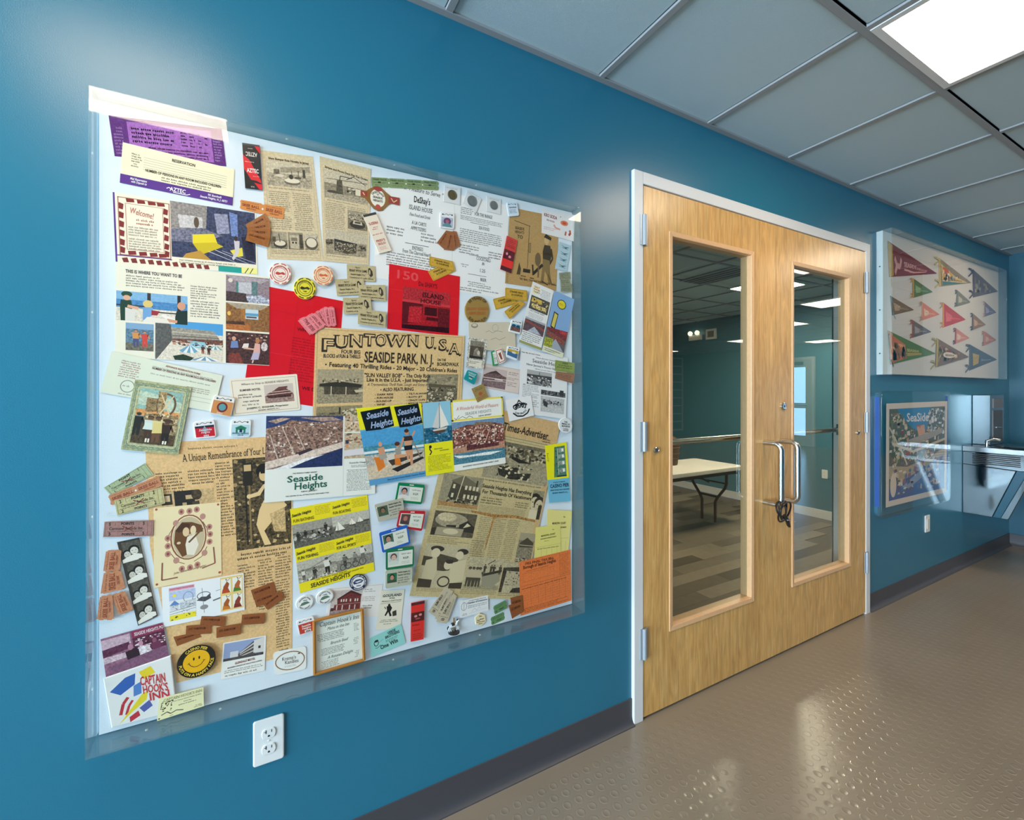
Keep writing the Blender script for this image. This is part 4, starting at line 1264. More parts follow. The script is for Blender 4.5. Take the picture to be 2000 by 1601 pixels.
sheet('newspaper_sheet', 'creased beige newspaper sheet of beach and fire photos, right half', 'newspaper', [(890, 780), (1094, 826), (1022, 1170), (799, 1163)], 'bfb083~1',
      [('r', .0, 0, 1, .13, 'c9a877~1'), ('t', 'Ocean County Times-Advertiser', .06, .90, .10, .042, '2c2a20', 'bs', .01), ('g', .85, .105, .95, .13, 2, '7a6c4c'), ('l', [(.3, .135), (.97, .14)], .004, '6a6046'), ('l', [(.3, .15), (.97, .155)], .003, '6a6046'), ('g', .3, .375, .98, .39, 1, '6a6046'),
       ('t', 'Seaside Heights Has Everything', .385, .855, .425, .019, '2c281e', 'bs', .005), ('t', 'For Thousands Of Vacationers', .395, .865, .455, .019, '2c281e', 'bs', .004), ('g', .40, .47, .60, .51, 3, '3f3a2c'), ('g', .72, .475, .86, .51, 3, '57503c'), ('g', .40, .515, .84, .555, 5, '857a5c', .2)] +
      [('g', x, .575, x + .115, .81, 23, '857a5c', .2) for x in (.43, .56, .69)] + [('g', .40, .70, .43 + .09, .81, 10, '857a5c', .2), ('g', .05, .548, .37, .562, 2, '7a7052'), ('g', .035, .70, .385, .735, 4, '7a7052'), ('g', .04, .955, .36, .975, 3, '7a7052'), ('g', .40, .955, .72, .98, 3, '7a7052'), ('g', .74, .965, .99, .985, 2, '7a7052'), ('g', .82, .80, .99, .825, 4, '7a7052')] +
      [('p', [(.34, .552), (.55, .558), (.75, .552), (.98, .566), (.98, .578), (.75, .566), (.55, .576), (.34, .562)], 'a87c44~5'), ('p', [(.545, .56), (.565, .56), (.55, .66), (.535, .76), (.528, .70)], 'a98048~5'), ('r', .95, .16, 1, 1, 'c7a877~1'),
       ('ph', .36, .165, .985, .372, [('r', 0, 0, 1, 1, '9d9478~3'), ('r', 0, 0, 1, .1, '6e6752~3'), ('x', 0, .08, 1, .42, 130, .035, '2f2b22 c2b896 57503e 7a7258'), ('p', [(.36, .34), (.52, .4), (.7, .46), (.5, .5), (.38, .42)], '2a261e'), ('p', [(.2, .72), (.35, .6), (.42, .7), (.5, .62), (.55, .76), (.72, .72), (.7, .92), (.4, .95), (.24, .88)], '3a342a~5'), ('x', .2, .55, .75, .95, 40, .025, 'cfc6a4 2a261e'), ('m', .66, .5, .2, '57503e', '3a342a', '3a342a', '2a261e')]),
       ('ph', .045, .38, .385, .545, [('r', 0, 0, 1, 1, '948c72~2'), ('p', [(.25, .18), (.82, .25), (1, .5), (.96, .85), (.2, .75)], '4a4434~3'), ('p', [(.2, .2), (.5, .0), (.86, .2), (1, .48), (.6, .36)], '6e6752'), ('l', [(.5, 0), (.42, 1)], .02, 'd2c9a8'), ('r', .84, .1, .88, .3, '3a352a'), ('p', [(0, .85), (1, .88), (1, 1), (0, 1)], 'a58152~3')] + [('r', x, y, x + .055, y + .13, 'cfc6a6') for x in (.28, .58, .68, .78, .87) for y in (.3, .58)] + [('x', .2, .7, .9, .88, 50, .04, '3a352a b3a988 57503e')]),
       ('ph', .045, .572, .40, .695, [('r', 0, 0, 1, 1, '5c5544~3'), ('e', .42, .34, .38, .3, '9f967c~2'), ('e', .3, .22, .22, .18, 'c2b894~2'), ('p', [(.62, .5), (.8, .3), (1, .55), (1, .8), (.62, .75)], '35302a'), ('p', [(.8, .4), (.9, .5), (.72, .62)], 'cfc6a4'), ('p', [(.12, .66), (.75, .66), (.72, .98), (.1, .98)], 'a0977c'), ('e', .45, .8, .18, .12, 'c9bf9e'), ('r', .0, .7, .1, 1, '3a352a~5'), ('p', [(.32, .55), (.55, .52), (.55, .62), (.32, .62)], '2c2820')]),
       ('ph', .035, .74, .40, .955, [('r', 0, 0, 1, 1, 'b7ad8e~1'), ('p', [(0, .28), (.2, .3), (.2, .5), (0, .5)], '4a4232'), ('p', [(.28, .2), (.8, .3), (.72, .62), (.36, .6)], '4c4536~2'), ('e', .27, .10, .15, .07, '37312a'), ('e', .25, .2, .10, .11, 'cdc3a2'), ('p', [(.08, .38), (.3, .30), (.36, .6), (.3, .95), (.05, .95)], 'c4ba98'), ('e', .86, .13, .13, .07, '37312a'), ('e', .8, .22, .09, .1, 'cdc3a2'), ('p', [(.68, .4), (.98, .3), (1, .8), (.7, .9), (.6, .72)], 'c9bf9c'), ('e', .58, .46, .09, .11, 'cdc3a2'), ('e', .6, .38, .09, .05, '37312a'), ('p', [(.45, .62), (.66, .58), (.68, .95), (.4, .98)], 'bdb391'), ('o', .56, .85, .14, .13, .03, '3a342a'), ('p', [(0, .8), (.3, .82), (.3, 1), (0, 1)], '40382c'), ('p', [(.7, .88), (1, .85), (1, 1), (.7, 1)], '40382c')]),
       ('ph', .41, .79, .73, .955, [('r', 0, 0, 1, 1, 'b5ac8c~2'), ('r', 0, .85, 1, 1, '9a9274~3'), ('p', [(.45, .52), (1, .35), (.98, .72), (.8, .92), (.5, .85)], '94907a'), ('p', [(.48, .5), (1, .34), (1, .42), (.5, .58)], '37322a')] + [('m', x, .92, .62, '5a5240', 'b5ab8c', '4a4436', '2a261e') for x in (.1, .2, .3, .38)] + [('m', x, .5, .3, '4a4436', '4a4436', '3a352a', '2a261e') for x in (.5, .68, .76, .94)] + [('l', [(.56, .2), (.75, .05)], .02, '4a4436')]),
       ('ph', .74, .805, .995, .965, [('r', 0, 0, 1, 1, 'b3aa8b~2'), ('p', [(0, .18), (1, .1), (1, .3), (0, .28)], '4a4436~5'), ('p', [(0, .2), (.15, .3), (.1, 1), (0, 1)], '40392e~5'), ('x', .1, .3, .95, .75, 40, .04, '3a342a 8a8268'), ('p', [(.5, .85), (.85, .8), (.98, 1), (.4, 1)], '37322a~4')]),
       ('ph', .87, .40, .985, .56, [('r', 0, 0, 1, 1, '8f876c~2'), ('h', .3, 1, .9, 'c9bf9c', '2c2820', 'cfc6a6'), ('h', .72, 1, .8, 'c4ba98', '3a342a', 'd2c9a8'), ('r', .7, .5, 1, 1, '3a342a~5')]),
       ('ph', .83, .64, .985, .80, [('r', 0, 0, 1, 1, '827b66~4'), ('r', 0, 0, 1, .25, '9f967a'), ('p', [(.1, .35), (.5, .15), (.95, .32), (.95, .48), (.1, .5)], '4a4436'), ('l', [(.1, .42), (.95, .42)], .03, 'c2b896'), ('x', 0, .85, 1, 1, 16, .08, '37322a b3aa8b')])])

# --- brochures across the middle
sheet('aerial_brochure', 'white town brochure with aerial beach photo and green lettering', 'brochure', [(520, 812), (735, 812), (732, 963), (516, 981)], 'e2e7e2',
      [('r', .685, 0, .69, 1, 'c9cfca'), ('t', 'THE FRIENDLY FAMILY RESORT', .23, .445, .69, .014, K, 'b', -.004), ('t', 'Seaside', .185, .50, .785, .075, '28604e', 'bs', -.012), ('t', 'Heights', .245, .54, .875, .078, '28604e', 'bs', -.012), ('t', 'NEW JERSEY', .305, .45, .912, .014, K, 'b', -.004), ('t', 'THE CENTER OF ALL ATTRACTIONS AND FAMILY FUN', .175, .555, .955, .013, K, 'b', -.008),
       ('t', 'Seaside Heights', .74, .935, .60, .022, K, 's', -.003), ('g', .76, .615, .92, .65, 2, '5a5a58'), ('g', .72, .67, .975, .945, 15, '6c6c6a'), ('r', .98, .94, 1, 1, 'e2e7e2'),
       ('ph', .0, .0, .675, .62, town(420) + [('p', [(0, 0), (1, 0), (1, .09), (.7, .13), (.3, .08), (.24, .15), (0, .24)], '34416e~3'), ('p', [(.02, .1), (.2, .03), (.3, .05), (.12, .14)], 'b39a8a~4'), ('p', [(.42, .03), (.85, .02), (.98, .08), (.7, .11)], 'a58c7e~4'), ('p', [(0, .86), (.5, .70), (1, .52), (1, .64), (.5, .84), (0, 1)], 'd6c6ba~2'), ('p', [(.25, 1), (.55, .84), (1, .64), (1, 1)], '27315c~3'), ('p', [(.1, 1), (.5, .82), (.75, .76), (.5, .88), (.3, 1)], 'e6e6ea~2'), ('l', [(.05, .35), (.16, .85)], .012, 'c9b7a8'), ('l', [(.2, .22), (.36, .74)], .012, 'c9b7a8'), ('l', [(.35, .2), (.5, .68)], .01, 'c9b7a8'), ('p', [(.4, .7), (.56, .62), (.6, .66), (.42, .76)], '3f3038')]),
       ('ph', .692, .0, 1, .20, [('r', 0, 0, 1, 1, 'c4b294~3'), ('x', 0, 0, 1, 1, 130, .05, '8a6a50 e4d8c4 c98f6a 5a4a40 a8b0b0 d8b49a')]), ('ph', .692, .215, 1, .535, [('r', 0, 0, 1, 1, 'b8aa90~3'), ('x', 0, 0, 1, .4, 40, .06, 'd8a888 6a5a48 e0dccc 8a5a44'), ('p', [(0, .68), (.6, .6), (.64, .85), (0, .9)], 'd6d4da'), ('r', .82, .5, 1, .75, '8a5a3a'), ('m', .7, .55, .5, 'c98f6a', '8a3a30', '5a4a44', '4a3022'), ('m', .08, .6, .4, 'd8a888', '3a3a5a', 'c98f6a', '4a3022'), ('m', .85, .5, .45, 'c98f6a', 'd8d2c4', '8a6a50', '5a4030')])],
      out=[(0, 0), (1, 0), (1, .96), (.985, 1), (0, 1)])
sheet('beach_girls_brochure', 'glossy brochure with two women on a boat under black title blocks', 'brochure', [(695, 797), (822, 787), (831, 929), (722, 948)], '62a7d2',
      [('r', 0, 0, 1, .28, 'efe31a'), ('p', [(.05, .05), (.50, .01), (.53, .27), (.09, .33)], '15141a'), ('p', [(.56, .02), (.95, .0), (1, .27), (.62, .32)], '15141a'), ('t', 'Seaside', .12, .46, .15, .08, '9fb4d8', 'bi', -.03), ('t', 'Heights', .16, .51, .27, .08, '9fb4d8', 'bi', -.03), ('t', 'Seaside', .60, .92, .14, .08, '9fb4d8', 'bi', -.03), ('t', 'Heights', .64, .97, .26, .08, '9fb4d8', 'bi', -.03),
       ('r', 0, .925, 1, 1, '5c9ac8'), ('t', 'New Jersey\'s Finest Family Vacation Resort', .3, .98, .972, .025, '22345a', 'i', -.004),
       ('ph', 0, .30, 1, .925, [('r', 0, 0, 1, .45, '4f9cd0~1'), ('r', 0, .32, 1, .55, '4a90a8~3'), ('r', 0, .42, 1, .47, 'dfe6e6'), ('r', 0, .5, 1, .78, 'b8b4aa~3'), ('r', 0, .72, 1, 1, 'cfbfa6~2'), ('p', [(.34, .55), (.62, .5), (.86, .56), (.9, .68), (.6, .74), (.34, .72)], 'd2cfc6'), ('p', [(.36, .66), (.98, .58), (.94, .63), (.42, .78)], '4a3a34'), ('l', [(.72, .02), (.93, .7)], .018, '8a7a66'), ('p', [(.48, .55), (.55, .53), (.58, .8), (.47, .78)], 'd87a24'), ('p', [(.14, .55), (.28, .58), (.3, .78), (.18, .86)], 'd87a24'), ('p', [(.4, .85), (.96, .68), (.99, .72), (.5, .93)], '2f2826'),
                                   ('p', [(.66, .20), (.80, .20), (.82, .30), (.66, .30)], '3a2a28'), ('e', .72, .12, .035, .055, 'c98a64'), ('e', .72, .085, .04, .04, '4a2a1c'), ('p', [(.66, .30), (.80, .30), (.78, .42), (.67, .42)], 'd09a74'), ('p', [(.65, .40), (.80, .40), (.79, .50), (.66, .50)], '1d1a22'), ('p', [(.67, .5), (.74, .5), (.72, .70), (.69, .72)], 'cf9670'), ('p', [(.73, .5), (.80, .5), (.78, .82), (.74, .84)], 'cf9670'), ('l', [(.66, .22), (.58, .48)], .03, 'cf9670'), ('l', [(.81, .21), (.86, .1)], .03, 'cf9670'),
                                   ('e', .55, .36, .035, .05, 'd09a74'), ('e', .545, .335, .045, .045, '5a2a1c'), ('p', [(.50, .43), (.58, .42), (.60, .56), (.50, .58)], '9a9488'), ('p', [(.50, .56), (.68, .58), (.66, .64), (.48, .64)], 'd09a74'), ('e', .27, .3, .03, .05, 'd09a74'), ('p', [(.22, .38), (.32, .36), (.34, .6), (.24, .62)], 'cf9670'), ('p', [(.22, .52), (.34, .5), (.36, .6), (.24, .62)], 'a4a096')])],
      out=[(0, 0), (1, 0), (1, 1), (0, 1)], gloss=True)
sheet('sailboat_leaflet', 'narrow leaflet with a sailboat photo above a yellow text panel', 'leaflet', [(824, 787), (878, 782), (886, 920), (831, 929)], 'efe31a',
      [('l', [(.21, .60), (.17, .64), (.24, .68), (.17, .72)], .04, K), ('e', .2, .61, .05, .022, K), ('t', 'THIS IS YOUR', .32, .62, .655, .014, K, 'b'), ('t', 'VACATION BOAT', .52, .86, .685, .014, K, 'b'), ('g', .1, .73, .92, .95, 11, '8a8420'),
       ('ph', 0, 0, 1, .56, [('r', 0, 0, 1, 1, '8fc4dc'), ('r', 0, .62, 1, 1, '2d6684~6'), ('x', 0, .66, 1, 1, 40, .06, '4a86a4 1f4a66 7fb0c4'), ('p', [(.6, .05), (.9, .6), (.56, .66)], 'e8e6de'), ('p', [(.58, .08), (.3, .62), (.54, .66)], 'cfcfcc'), ('l', [(.59, .03), (.57, .72)], .02, '6a5a4a'), ('p', [(.3, .68), (.85, .64), (.75, .74), (.4, .76)], 'd2cbbd'), ('p', [(.3, .72), (.8, .70), (.7, .77), (.42, .78)], '5a4034')])], gloss=True)
sheet('pleasure_brochure', 'town brochure with pink script heading over a red aerial photo', 'brochure', [(879, 782), (980, 774), (986, 904), (886, 920)], 'e9ebe6',
      [('b', 0, 0, 1, .30, .03, 'e6d54a'), ('t', 'A Wonderful World of Pleasure', .09, .90, .15, .05, 'c97a6e', 'i', -.01), ('t', 'SEASIDE HEIGHTS', .25, .76, .225, .038, '8a8f98', 's', -.015), ('t', 'NEW JERSEY', .5, .76, .265, .018, '4a4a4a', 'b', -.01), ('l', [(.12, .27), (.2, .24), (.27, .27), (.33, .24), (.4, .27)], .008, '55555a'), ('l', [(.05, .25), (.08, .28), (.14, .22)], .008, '55555a'), ('t', 'EXCITING VACATIONS FOR EVERY ONE!', .16, .86, .96, .018, K, 'b', -.004),
       ('ph', 0, .31, 1, .91, [('r', 0, 0, 1, 1, '7d4a40~6'), ('x', 0, .14, 1, .62, 330, .026, 'd8c4b4 5c332c 9a6252 e6dcd0 3f2a28 b07a68 c9a08c'), ('p', [(0, 0), (1, 0), (1, .17), (.8, .1), (.5, .12), (.3, .09), (0, .17)], '6d8fb0~2'), ('p', [(.45, .05), (.75, .08), (.8, .16), (.4, .13)], '8a6a52~4'), ('p', [(0, .62), (.25, .60), (.9, .6), (1, .58), (1, .75), (0, .76)], 'b58a72~3'), ('p', [(.25, .58), (.88, .52), (.88, .68), (.25, .70)], '5c2f30~6'), ('x', .3, .52, .88, .6, 40, .03, '2a2436 d8c4b4 8a4a44'), ('p', [(0, .75), (.5, .73), (1, .76), (1, 1), (0, 1)], '4c7f92~4'), ('p', [(0, .78), (.3, .82), (.6, .8), (.95, .82), (.7, .88), (.4, .86), (.1, .86)], 'e4ecec~2'), ('l', [(.6, .58), (.72, .22)], .012, 'd8c4b4'), ('l', [(.45, .6), (.6, .25)], .012, 'd8c4b4'), ('l', [(.78, .55), (.82, .2)], .01, 'd8c4b4')])])
sheet('pier_flyer', 'tall yellow and blue pier flyer with green sky ride photo', 'flyer', [(1063, 870), (1105, 863), (1113, 978), (1071, 981)], 'f0e310',
      [('r', 0, .60, 1, 1, '6fb6d6'), ('t', 'SKY RIDE', .1, .12, .3, .02, K), ('g', .06, .1, .14, .28, 6, K), ('t', 'WORLD FAMOUS', .25, .8, .665, .018, '3a4a5a', 'b'), ('t', 'CASINO PIER', .1, .97, .745, .06, '1c2430', 'b', .0), ('t', 'FINE FOOD FUN GALORE', .1, .97, .80, .022, '1c2430', 'b'), ('t', 'SEASIDE HEIGHTS, N. J.', .18, .9, .85, .022, '1c2430', 'b'),
       ('ph', .25, .05, .90, .57, [('r', 0, 0, 1, 1, '4c7a64~2'), ('p', [(0, 0), (.25, 0), (.1, 1), (0, 1)], 'f0e310')] + [q for y in (.06, .26, .48, .72) for q in (('r', .5, y, .95, y + .14, '8a9a90~5'), ('r', .75, y + .02, .9, y + .12, 'e8ece8'), ('l', [(.45, y), (.45, y + .2)], .03, 'd8e0da'), ('e', .35, y + .08, .04, .02, K))] + [('r', .3, .95, 1, 1, '2c4034')])],
      out=[(0, 0), (1, 0), (1, .93), (.9, 1), (.2, 1), (0, .93)])

# --- forms on the right
for q, lab in (([(1068, 994), (1116, 997), (1108, 1080), (1064, 1082)], 'pale yellow court form, the rear one, beside the right board edge'), ([(1045, 1029), (1093, 1022), (1094, 1082), (1042, 1090)], 'yellow court form with column heads, in front of another')):
    sheet('court_form', lab, 'form', q, 'e2d888' if q[0][0] > 1050 else 'dcd67c', [('t', 'No', .66, .74, .16, .03, '6a5f38', 'b'), ('t', 'MUNICIPAL COURT', .22, .78, .33, .05, '5c5230', 'b', -.02), ('t', 'BOROUGH OF SEASIDE HEIGHTS', .2, .82, .42, .035, '5c5230', 'b', -.02), ('g', .35, .46, .65, .50, 1, '7a7048'), ('g', .05, .68, .95, .74, 1, '7a7048'), ('l', [(.05, .66), (.97, .63)], .006, '9a9060')] + [('l', [(x, .7), (x, 1)], .006, '9a9060') for x in (.25, .45, .65, .85)], 'court forms')
sheet('tax_bill', 'orange final tax bill at the lower right of the board', 'form', [(1012, 1096), (1112, 1072), (1114, 1171), (1015, 1201)], 'e0793f~1',
      [('t', '1952 FINAL TAX BILL', .10, .66, .085, .045, '5a2a14', 'b', .015), ('t', 'Borough of Seaside Heights', .07, .70, .155, .06, '5a2a14', 'bs', .012), ('g', .1, .19, .66, .22, 1, '9a4c22'), ('b', .06, .24, .66, .40, .004, 'b05a2c'), ('r', .775, .02, .78, .47, 'a8522a'), ('g', .80, .04, .98, .45, 14, 'b05a2c'), ('r', .02, .47, .99, .475, '8a4420'), ('g', .04, .5, .9, .54, 1, '7a3c1c'), ('g', .05, .88, .95, .97, 3, '8a4420'), ('b', .02, .02, .99, .99, .003, 'b05a2c')] + [('r', .02, .56 + i * .045, .99, .563 + i * .045, 'b05a2c') for i in range(7)] + [('r', x, .5, x + .004, .88, 'b05a2c') for x in (.2, .34, .48, .62, .76, .88)])

# --- cards, photos, small sheets
sheet('hotel_form', 'pale green advance reservation form tilted below the fold-out brochure', 'form', [(219, 685), (435, 733), (418, 804), (196, 766)], 'd9e0d0',
      [('t', 'ADVANCE RESERVATION FORM', .47, .79, .10, .045, '8a4a48', 'b', .02), ('t', 'NUMBER OF PERSONS IN ANY ROOM INCLUDES CHILDREN', .36, .95, .22, .055, '6a4444', 'b', .01), ('g', .10, .14, .27, .56, 8, 'a07a74'), ('o', .2, .75, .06, .15, .008, '8a9088'), ('g', .16, .71, .24, .78, 1, '9aa098'), ('g', .14, .92, .27, .97, 1, '8a9088'), ('g', .36, .13, .92, .17, 1, '9aa098'), ('g', .36, .30, .93, .36, 1, '9aa098'), ('g', .7, .45, .93, .6, 3, '8a8078'), ('l', [(.7, .7), (.95, .7)], .003, '8a9088'), ('l', [(.7, .8), (.95, .8)], .003, '8a9088')])
sheet('hotel_card', 'cream hotel card with brown veranda photo, lower left of the flyer', 'card', [(447, 740), (580, 730), (587, 800), (456, 812)], 'e6dfcf',
      [('b', .03, .06, .97, .95, .006, '9a8f80'), ('t', 'Where to Stop in SEASIDE HEIGHTS', .16, .86, .20, .05, '4a4038', 's', -.01), ('t', 'SUMNER HOTEL', .13, .43, .36, .055, '4a4038', 'b'), ('g', .10, .42, .46, .56, 2, '5a5046'), ('g', .16, .60, .42, .68, 1, '5a5046'), ('g', .14, .7, .44, .77, 1, '8a8074'), ('t', 'JOSEPH C. ENGHER, Proprietor', .2, .82, .86, .045, '4a4038', 'bs', -.01), ('t', 'SEASIDE HEIGHTS, N. J.', .36, .68, .925, .03, '4a4038', 'b', -.01),
       ('ph', .48, .24, .92, .74, [('r', 0, 0, 1, .6, 'c9bdb4'), ('r', 0, .6, 1, 1, '9a8078~4'), ('p', [(.06, .52), (.4, .28), (.7, .2), (.95, .5), (.98, .62), (.05, .66)], '6a3f38~5'), ('l', [(.06, .55), (.95, .5)], .02, 'd8c9c0'), ('l', [(.2, .42), (.85, .38)], .02, 'd8c9c0'), ('r', .1, .6, .9, .74, '4a2c28~5'), ('p', [(.35, .3), (.5, .16), (.8, .14), (.8, .24), (.4, .34)], '6a433c')])], rnd=.02)
sheet('children_photo', 'old tinted photo of costumed children in a green patterned mount', 'photo', [(265, 741), (375, 757), (349, 887), (237, 877)], 'a5ab84~3',
      [('b', .03, .03, .97, .97, .012, '7a8a6c'), ('b', .08, .08, .92, .92, .016, 'c9c4a0')] + [('l', [(.055, .06 + i * .09), (.075, .1 + i * .09), (.05, .14 + i * .09)], .014, '6a8f86') for i in range(10)] + [('l', [(.945, .06 + i * .09), (.925, .1 + i * .09), (.95, .14 + i * .09)], .014, '6a8f86') for i in range(10)] + [('l', [(.06 + i * .1, .05), (.11 + i * .1, .07), (.15 + i * .1, .045)], .014, '6a8f86') for i in range(9)] + [('l', [(.06 + i * .1, .95), (.11 + i * .1, .93), (.15 + i * .1, .955)], .014, '6a8f86') for i in range(9)] +
      [('ph', .12, .10, .88, .89, [('r', 0, 0, 1, .5, '8fb6ae~2'), ('p', [(0, .05), (.5, .1), (1, .2), (1, .4), (.4, .32), (0, .3)], 'b9cbb8~2'), ('r', 0, .38, 1, .52, 'd99a5c~2'), ('r', 0, .5, 1, .62, '7f9a9a'), ('r', 0, .6, 1, 1, '54442f~4'), ('o', .64, .26, .24, .22, .05, '6a5034'), ('p', [(.18, .16), (.42, .16), (.44, .4), (.2, .42)], '8a7450~6'), ('p', [(.42, .02), (.62, .02), (.62, .5), (.5, .52)], 'a58c62~6'), ('l', [(.5, .08), (.78, .46)], .03, 'd8c49a'), ('l', [(.78, .08), (.52, .46)], .03, 'd8c49a'), ('p', [(.2, .44), (.98, .44), (.98, .62), (.2, .62)], '8a7654~6'), ('x', .2, .42, 1, .62, 30, .05, 'cdb88c 5c4a30 e0d0a8'), ('p', [(.72, .62), (1, .62), (1, .8), (.72, .8)], 'a89872~5'),
                                   ('m', .08, .86, .42, '3a3024', '2c2820', '2c2820', '6a5a40'), ('m', .36, .96, .48, '6a4a34', 'c9d8d2', '4a3424', '3a2a1c'), ('p', [(.26, .62), (.46, .62), (.52, .74), (.22, .74)], 'd2e0da'), ('m', .54, .96, .48, '6a4a34', 'd8cc96', '6a4a34', '3a2a1c'), ('p', [(.45, .6), (.64, .6), (.68, .78), (.44, .8)], 'd8c884'), ('m', .76, .98, .44, '5a4030', '3a2a20', '2a2018', '3a2a1c'), ('e', .76, .54, .12, .03, '4a3628'), ('r', .32, .9, .36, .97, 'ece6d4'), ('r', .38, .9, .42, .97, 'ece6d4'), ('r', .72, .92, .76, .98, 'ece6d4'), ('r', .78, .92, .82, .98, 'ece6d4')])], thick=.0012)
sheet('portrait_mount', 'cream photo mount with brown scroll oval round a couple', 'photo', [(300, 992), (431, 980), (433, 1122), (301, 1148)], 'e8d8ae',
      [('o', .505, .42, .27, .295, .022, '8a5444'), ('l', [(.3, .25), (.22, .35), (.2, .45)], .01, '6a4438'), ('l', [(.72, .24), (.78, .33), (.8, .42)], .01, '6a4438'), ('l', [(.24, .60), (.34, .72), (.44, .76)], .01, '6a4438'), ('l', [(.78, .58), (.7, .7), (.58, .75)], .01, '6a4438')] +
      [('e', x, y, .045, .04, c) for x, y in ((.4, .08), (.52, .08), (.63, .07), (.2, .40), (.2, .5), (.2, .6), (.82, .32), (.83, .42), (.82, .52), (.4, .82), (.52, .82), (.63, .80), (.32, .22), (.72, .17), (.32, .70), (.74, .66)) for c in ('b98a7c',)] + [('e', x, y, .02, .02, '8a4a44') for x, y in ((.4, .08), (.52, .08), (.63, .07), (.2, .40), (.2, .5), (.2, .6), (.82, .32), (.83, .42), (.82, .52), (.4, .82), (.52, .82), (.63, .80))] +
      [('l', [(.12, .70), (.11, .92), (.34, .92)], .022, '8f5a4c'), ('l', [(.88, .60), (.9, .82), (.7, .86)], .022, '8f5a4c'), ('t', 'John Stevens Photographer', .28, .76, .875, .03, '8a6250', 'i', -.035), ('e', .04, .02, .018, .014, 'a8503c'), ('e', .96, .03, .018, .014, 'a8503c'), ('e', .04, .96, .018, .014, 'a8503c'), ('e', .97, .96, .022, .016, 'c0502c'),
       ('ph', .26, .15, .75, .70, [('e', .5, .5, .48, .49, 'c4b494', 28), ('p', [(.06, .6), (.1, .3), (.3, .12), (.6, .14), (.9, .24), (.94, .4), (.5, .42), (.46, .9), (.3, .94)], '6a4526'), ('p', [(.1, .3), (.3, .14), (.55, .18), (.5, .3), (.2, .36)], '4c3018'), ('e', .42, .36, .1, .11, 'dcc29a'), ('e', .64, .34, .09, .11, 'e4d0aa'), ('p', [(.46, .48), (.7, .44), (.8, .7), (.66, .94), (.44, .9), (.40, .66)], 'e4dccb'), ('l', [(.5, .62), (.94, .32)], .06, '6a4a30'), ('e', .2, .6, .06, .03, 'd8c4a0')])])
sheet('first_day_cover', 'white envelope with carousel stamps, sun drawing and horse postmark', 'envelope', [(316, 1146), (476, 1118), (478, 1190), (319, 1224)], 'e6ebef',
      [('r', .08, .06, .38, .15, 'd8a0b4'), ('t', 'Seaside Heights Carousel Stamp', .09, .37, .11, .03, 'b0506a', 'b'), ('o', .49, .4, .085, .10, .01, '55585c'), ('p', [(.40, .5), (.46, .42), (.52, .44), (.56, .38), (.58, .5), (.5, .56)], '4a4c50'), ('l', [(.47, .2), (.49, .85)], .006, '6a6c70'), ('e', .49, .70, .05, .06, '8a8c90'), ('l', [(.64, .34), (.72, .32)], .006, '5c5e62'), ('l', [(.60, .58), (.75, .52)], .02, '6a6c70'),
       ('ph', .08, .16, .39, .92, [('r', 0, 0, 1, .45, 'b4c4e4~1'), ('r', 0, .3, 1, .8, 'dfe4e8'), ('e', .2, .14, .07, .05, 'e8d84a'), ('p', [(0, .46), (.2, .3), (.4, .46)], '5f86c0'), ('r', .04, .46, .34, .62, 'cfd4da'), ('o', .72, .26, .2, .18, .03, '8a9098'), ('p', [(.4, .4), (1, .34), (1, .62), (.4, .64)], 'c4ccd4~3'), ('l', [(0, .66), (1, .58)], .02, '6a7078'), ('l', [(0, .74), (1, .66)], .02, '6a7078'), ('r', 0, .78, 1, .96, 'e6d932'), ('x', 0, .78, 1, .95, 10, .05, 'c8502c 5a5a3a'), ('x', .1, .45, .95, .75, 30, .03, '4a4e56 9aa0a8')]),
       ('ph', .695, .03, .985, .92, [('r', 0, 0, 1, 1, 'e4c878')] + [q for i, (x, y) in enumerate(((.04, .05), (.54, .05), (.04, .54), (.54, .54))) for q in (('r', x, y, x + .42, y + .42, 'ece8e0'), ('p', [(x + .05, y + .40), (x + .1, y + .22), (x + .26, y + .08), (x + .36, y + .16), (x + .30, y + .28), (x + .38, y + .40)], ('9a4a24', 'b0602c', 'a4581e', '8a3a28')[i]), ('p', [(x + .02, y + .42), (x + .06, y + .3), (x + .3, y + .34), (x + .4, y + .42)], ('b8451e', '4a7a2a', 'c87a2a', '7a2a24')[i]), ('l', [(x + .26, y + .1), (x + .2, y), (x + .3, y + .06), (x + .4, y)], .02, '6a4424'))])])
sheet('photo_strip', 'black and white photo booth strip of two grinning people', 'photo', [(229, 1058), (272, 1049), (308, 1202), (270, 1221)], '3f3a34~2',
      [('ph', .04, .02 + i * .245, .97, .02 + i * .245 + .235, [('r', 0, 0, 1, 1, '57534a~3'), ('r', 0, 0, .12, 1, '3a3630'), ('l', [(.3, 0), (.3, .5)], .02, '4a463e'), ('l', [(.7, 0), (.7, .5)], .02, '4a463e'), ('h', .30, 1.0, .62, 'c9c6ba', '1f1c1a', 'd8d6cc'), ('h', .66, .96, .75, 'd6d3c8', '1c1a18', 'e4e2da'), ('e', .64, .66, .05, .03, 'f0efe8')]) for i in range(4)])
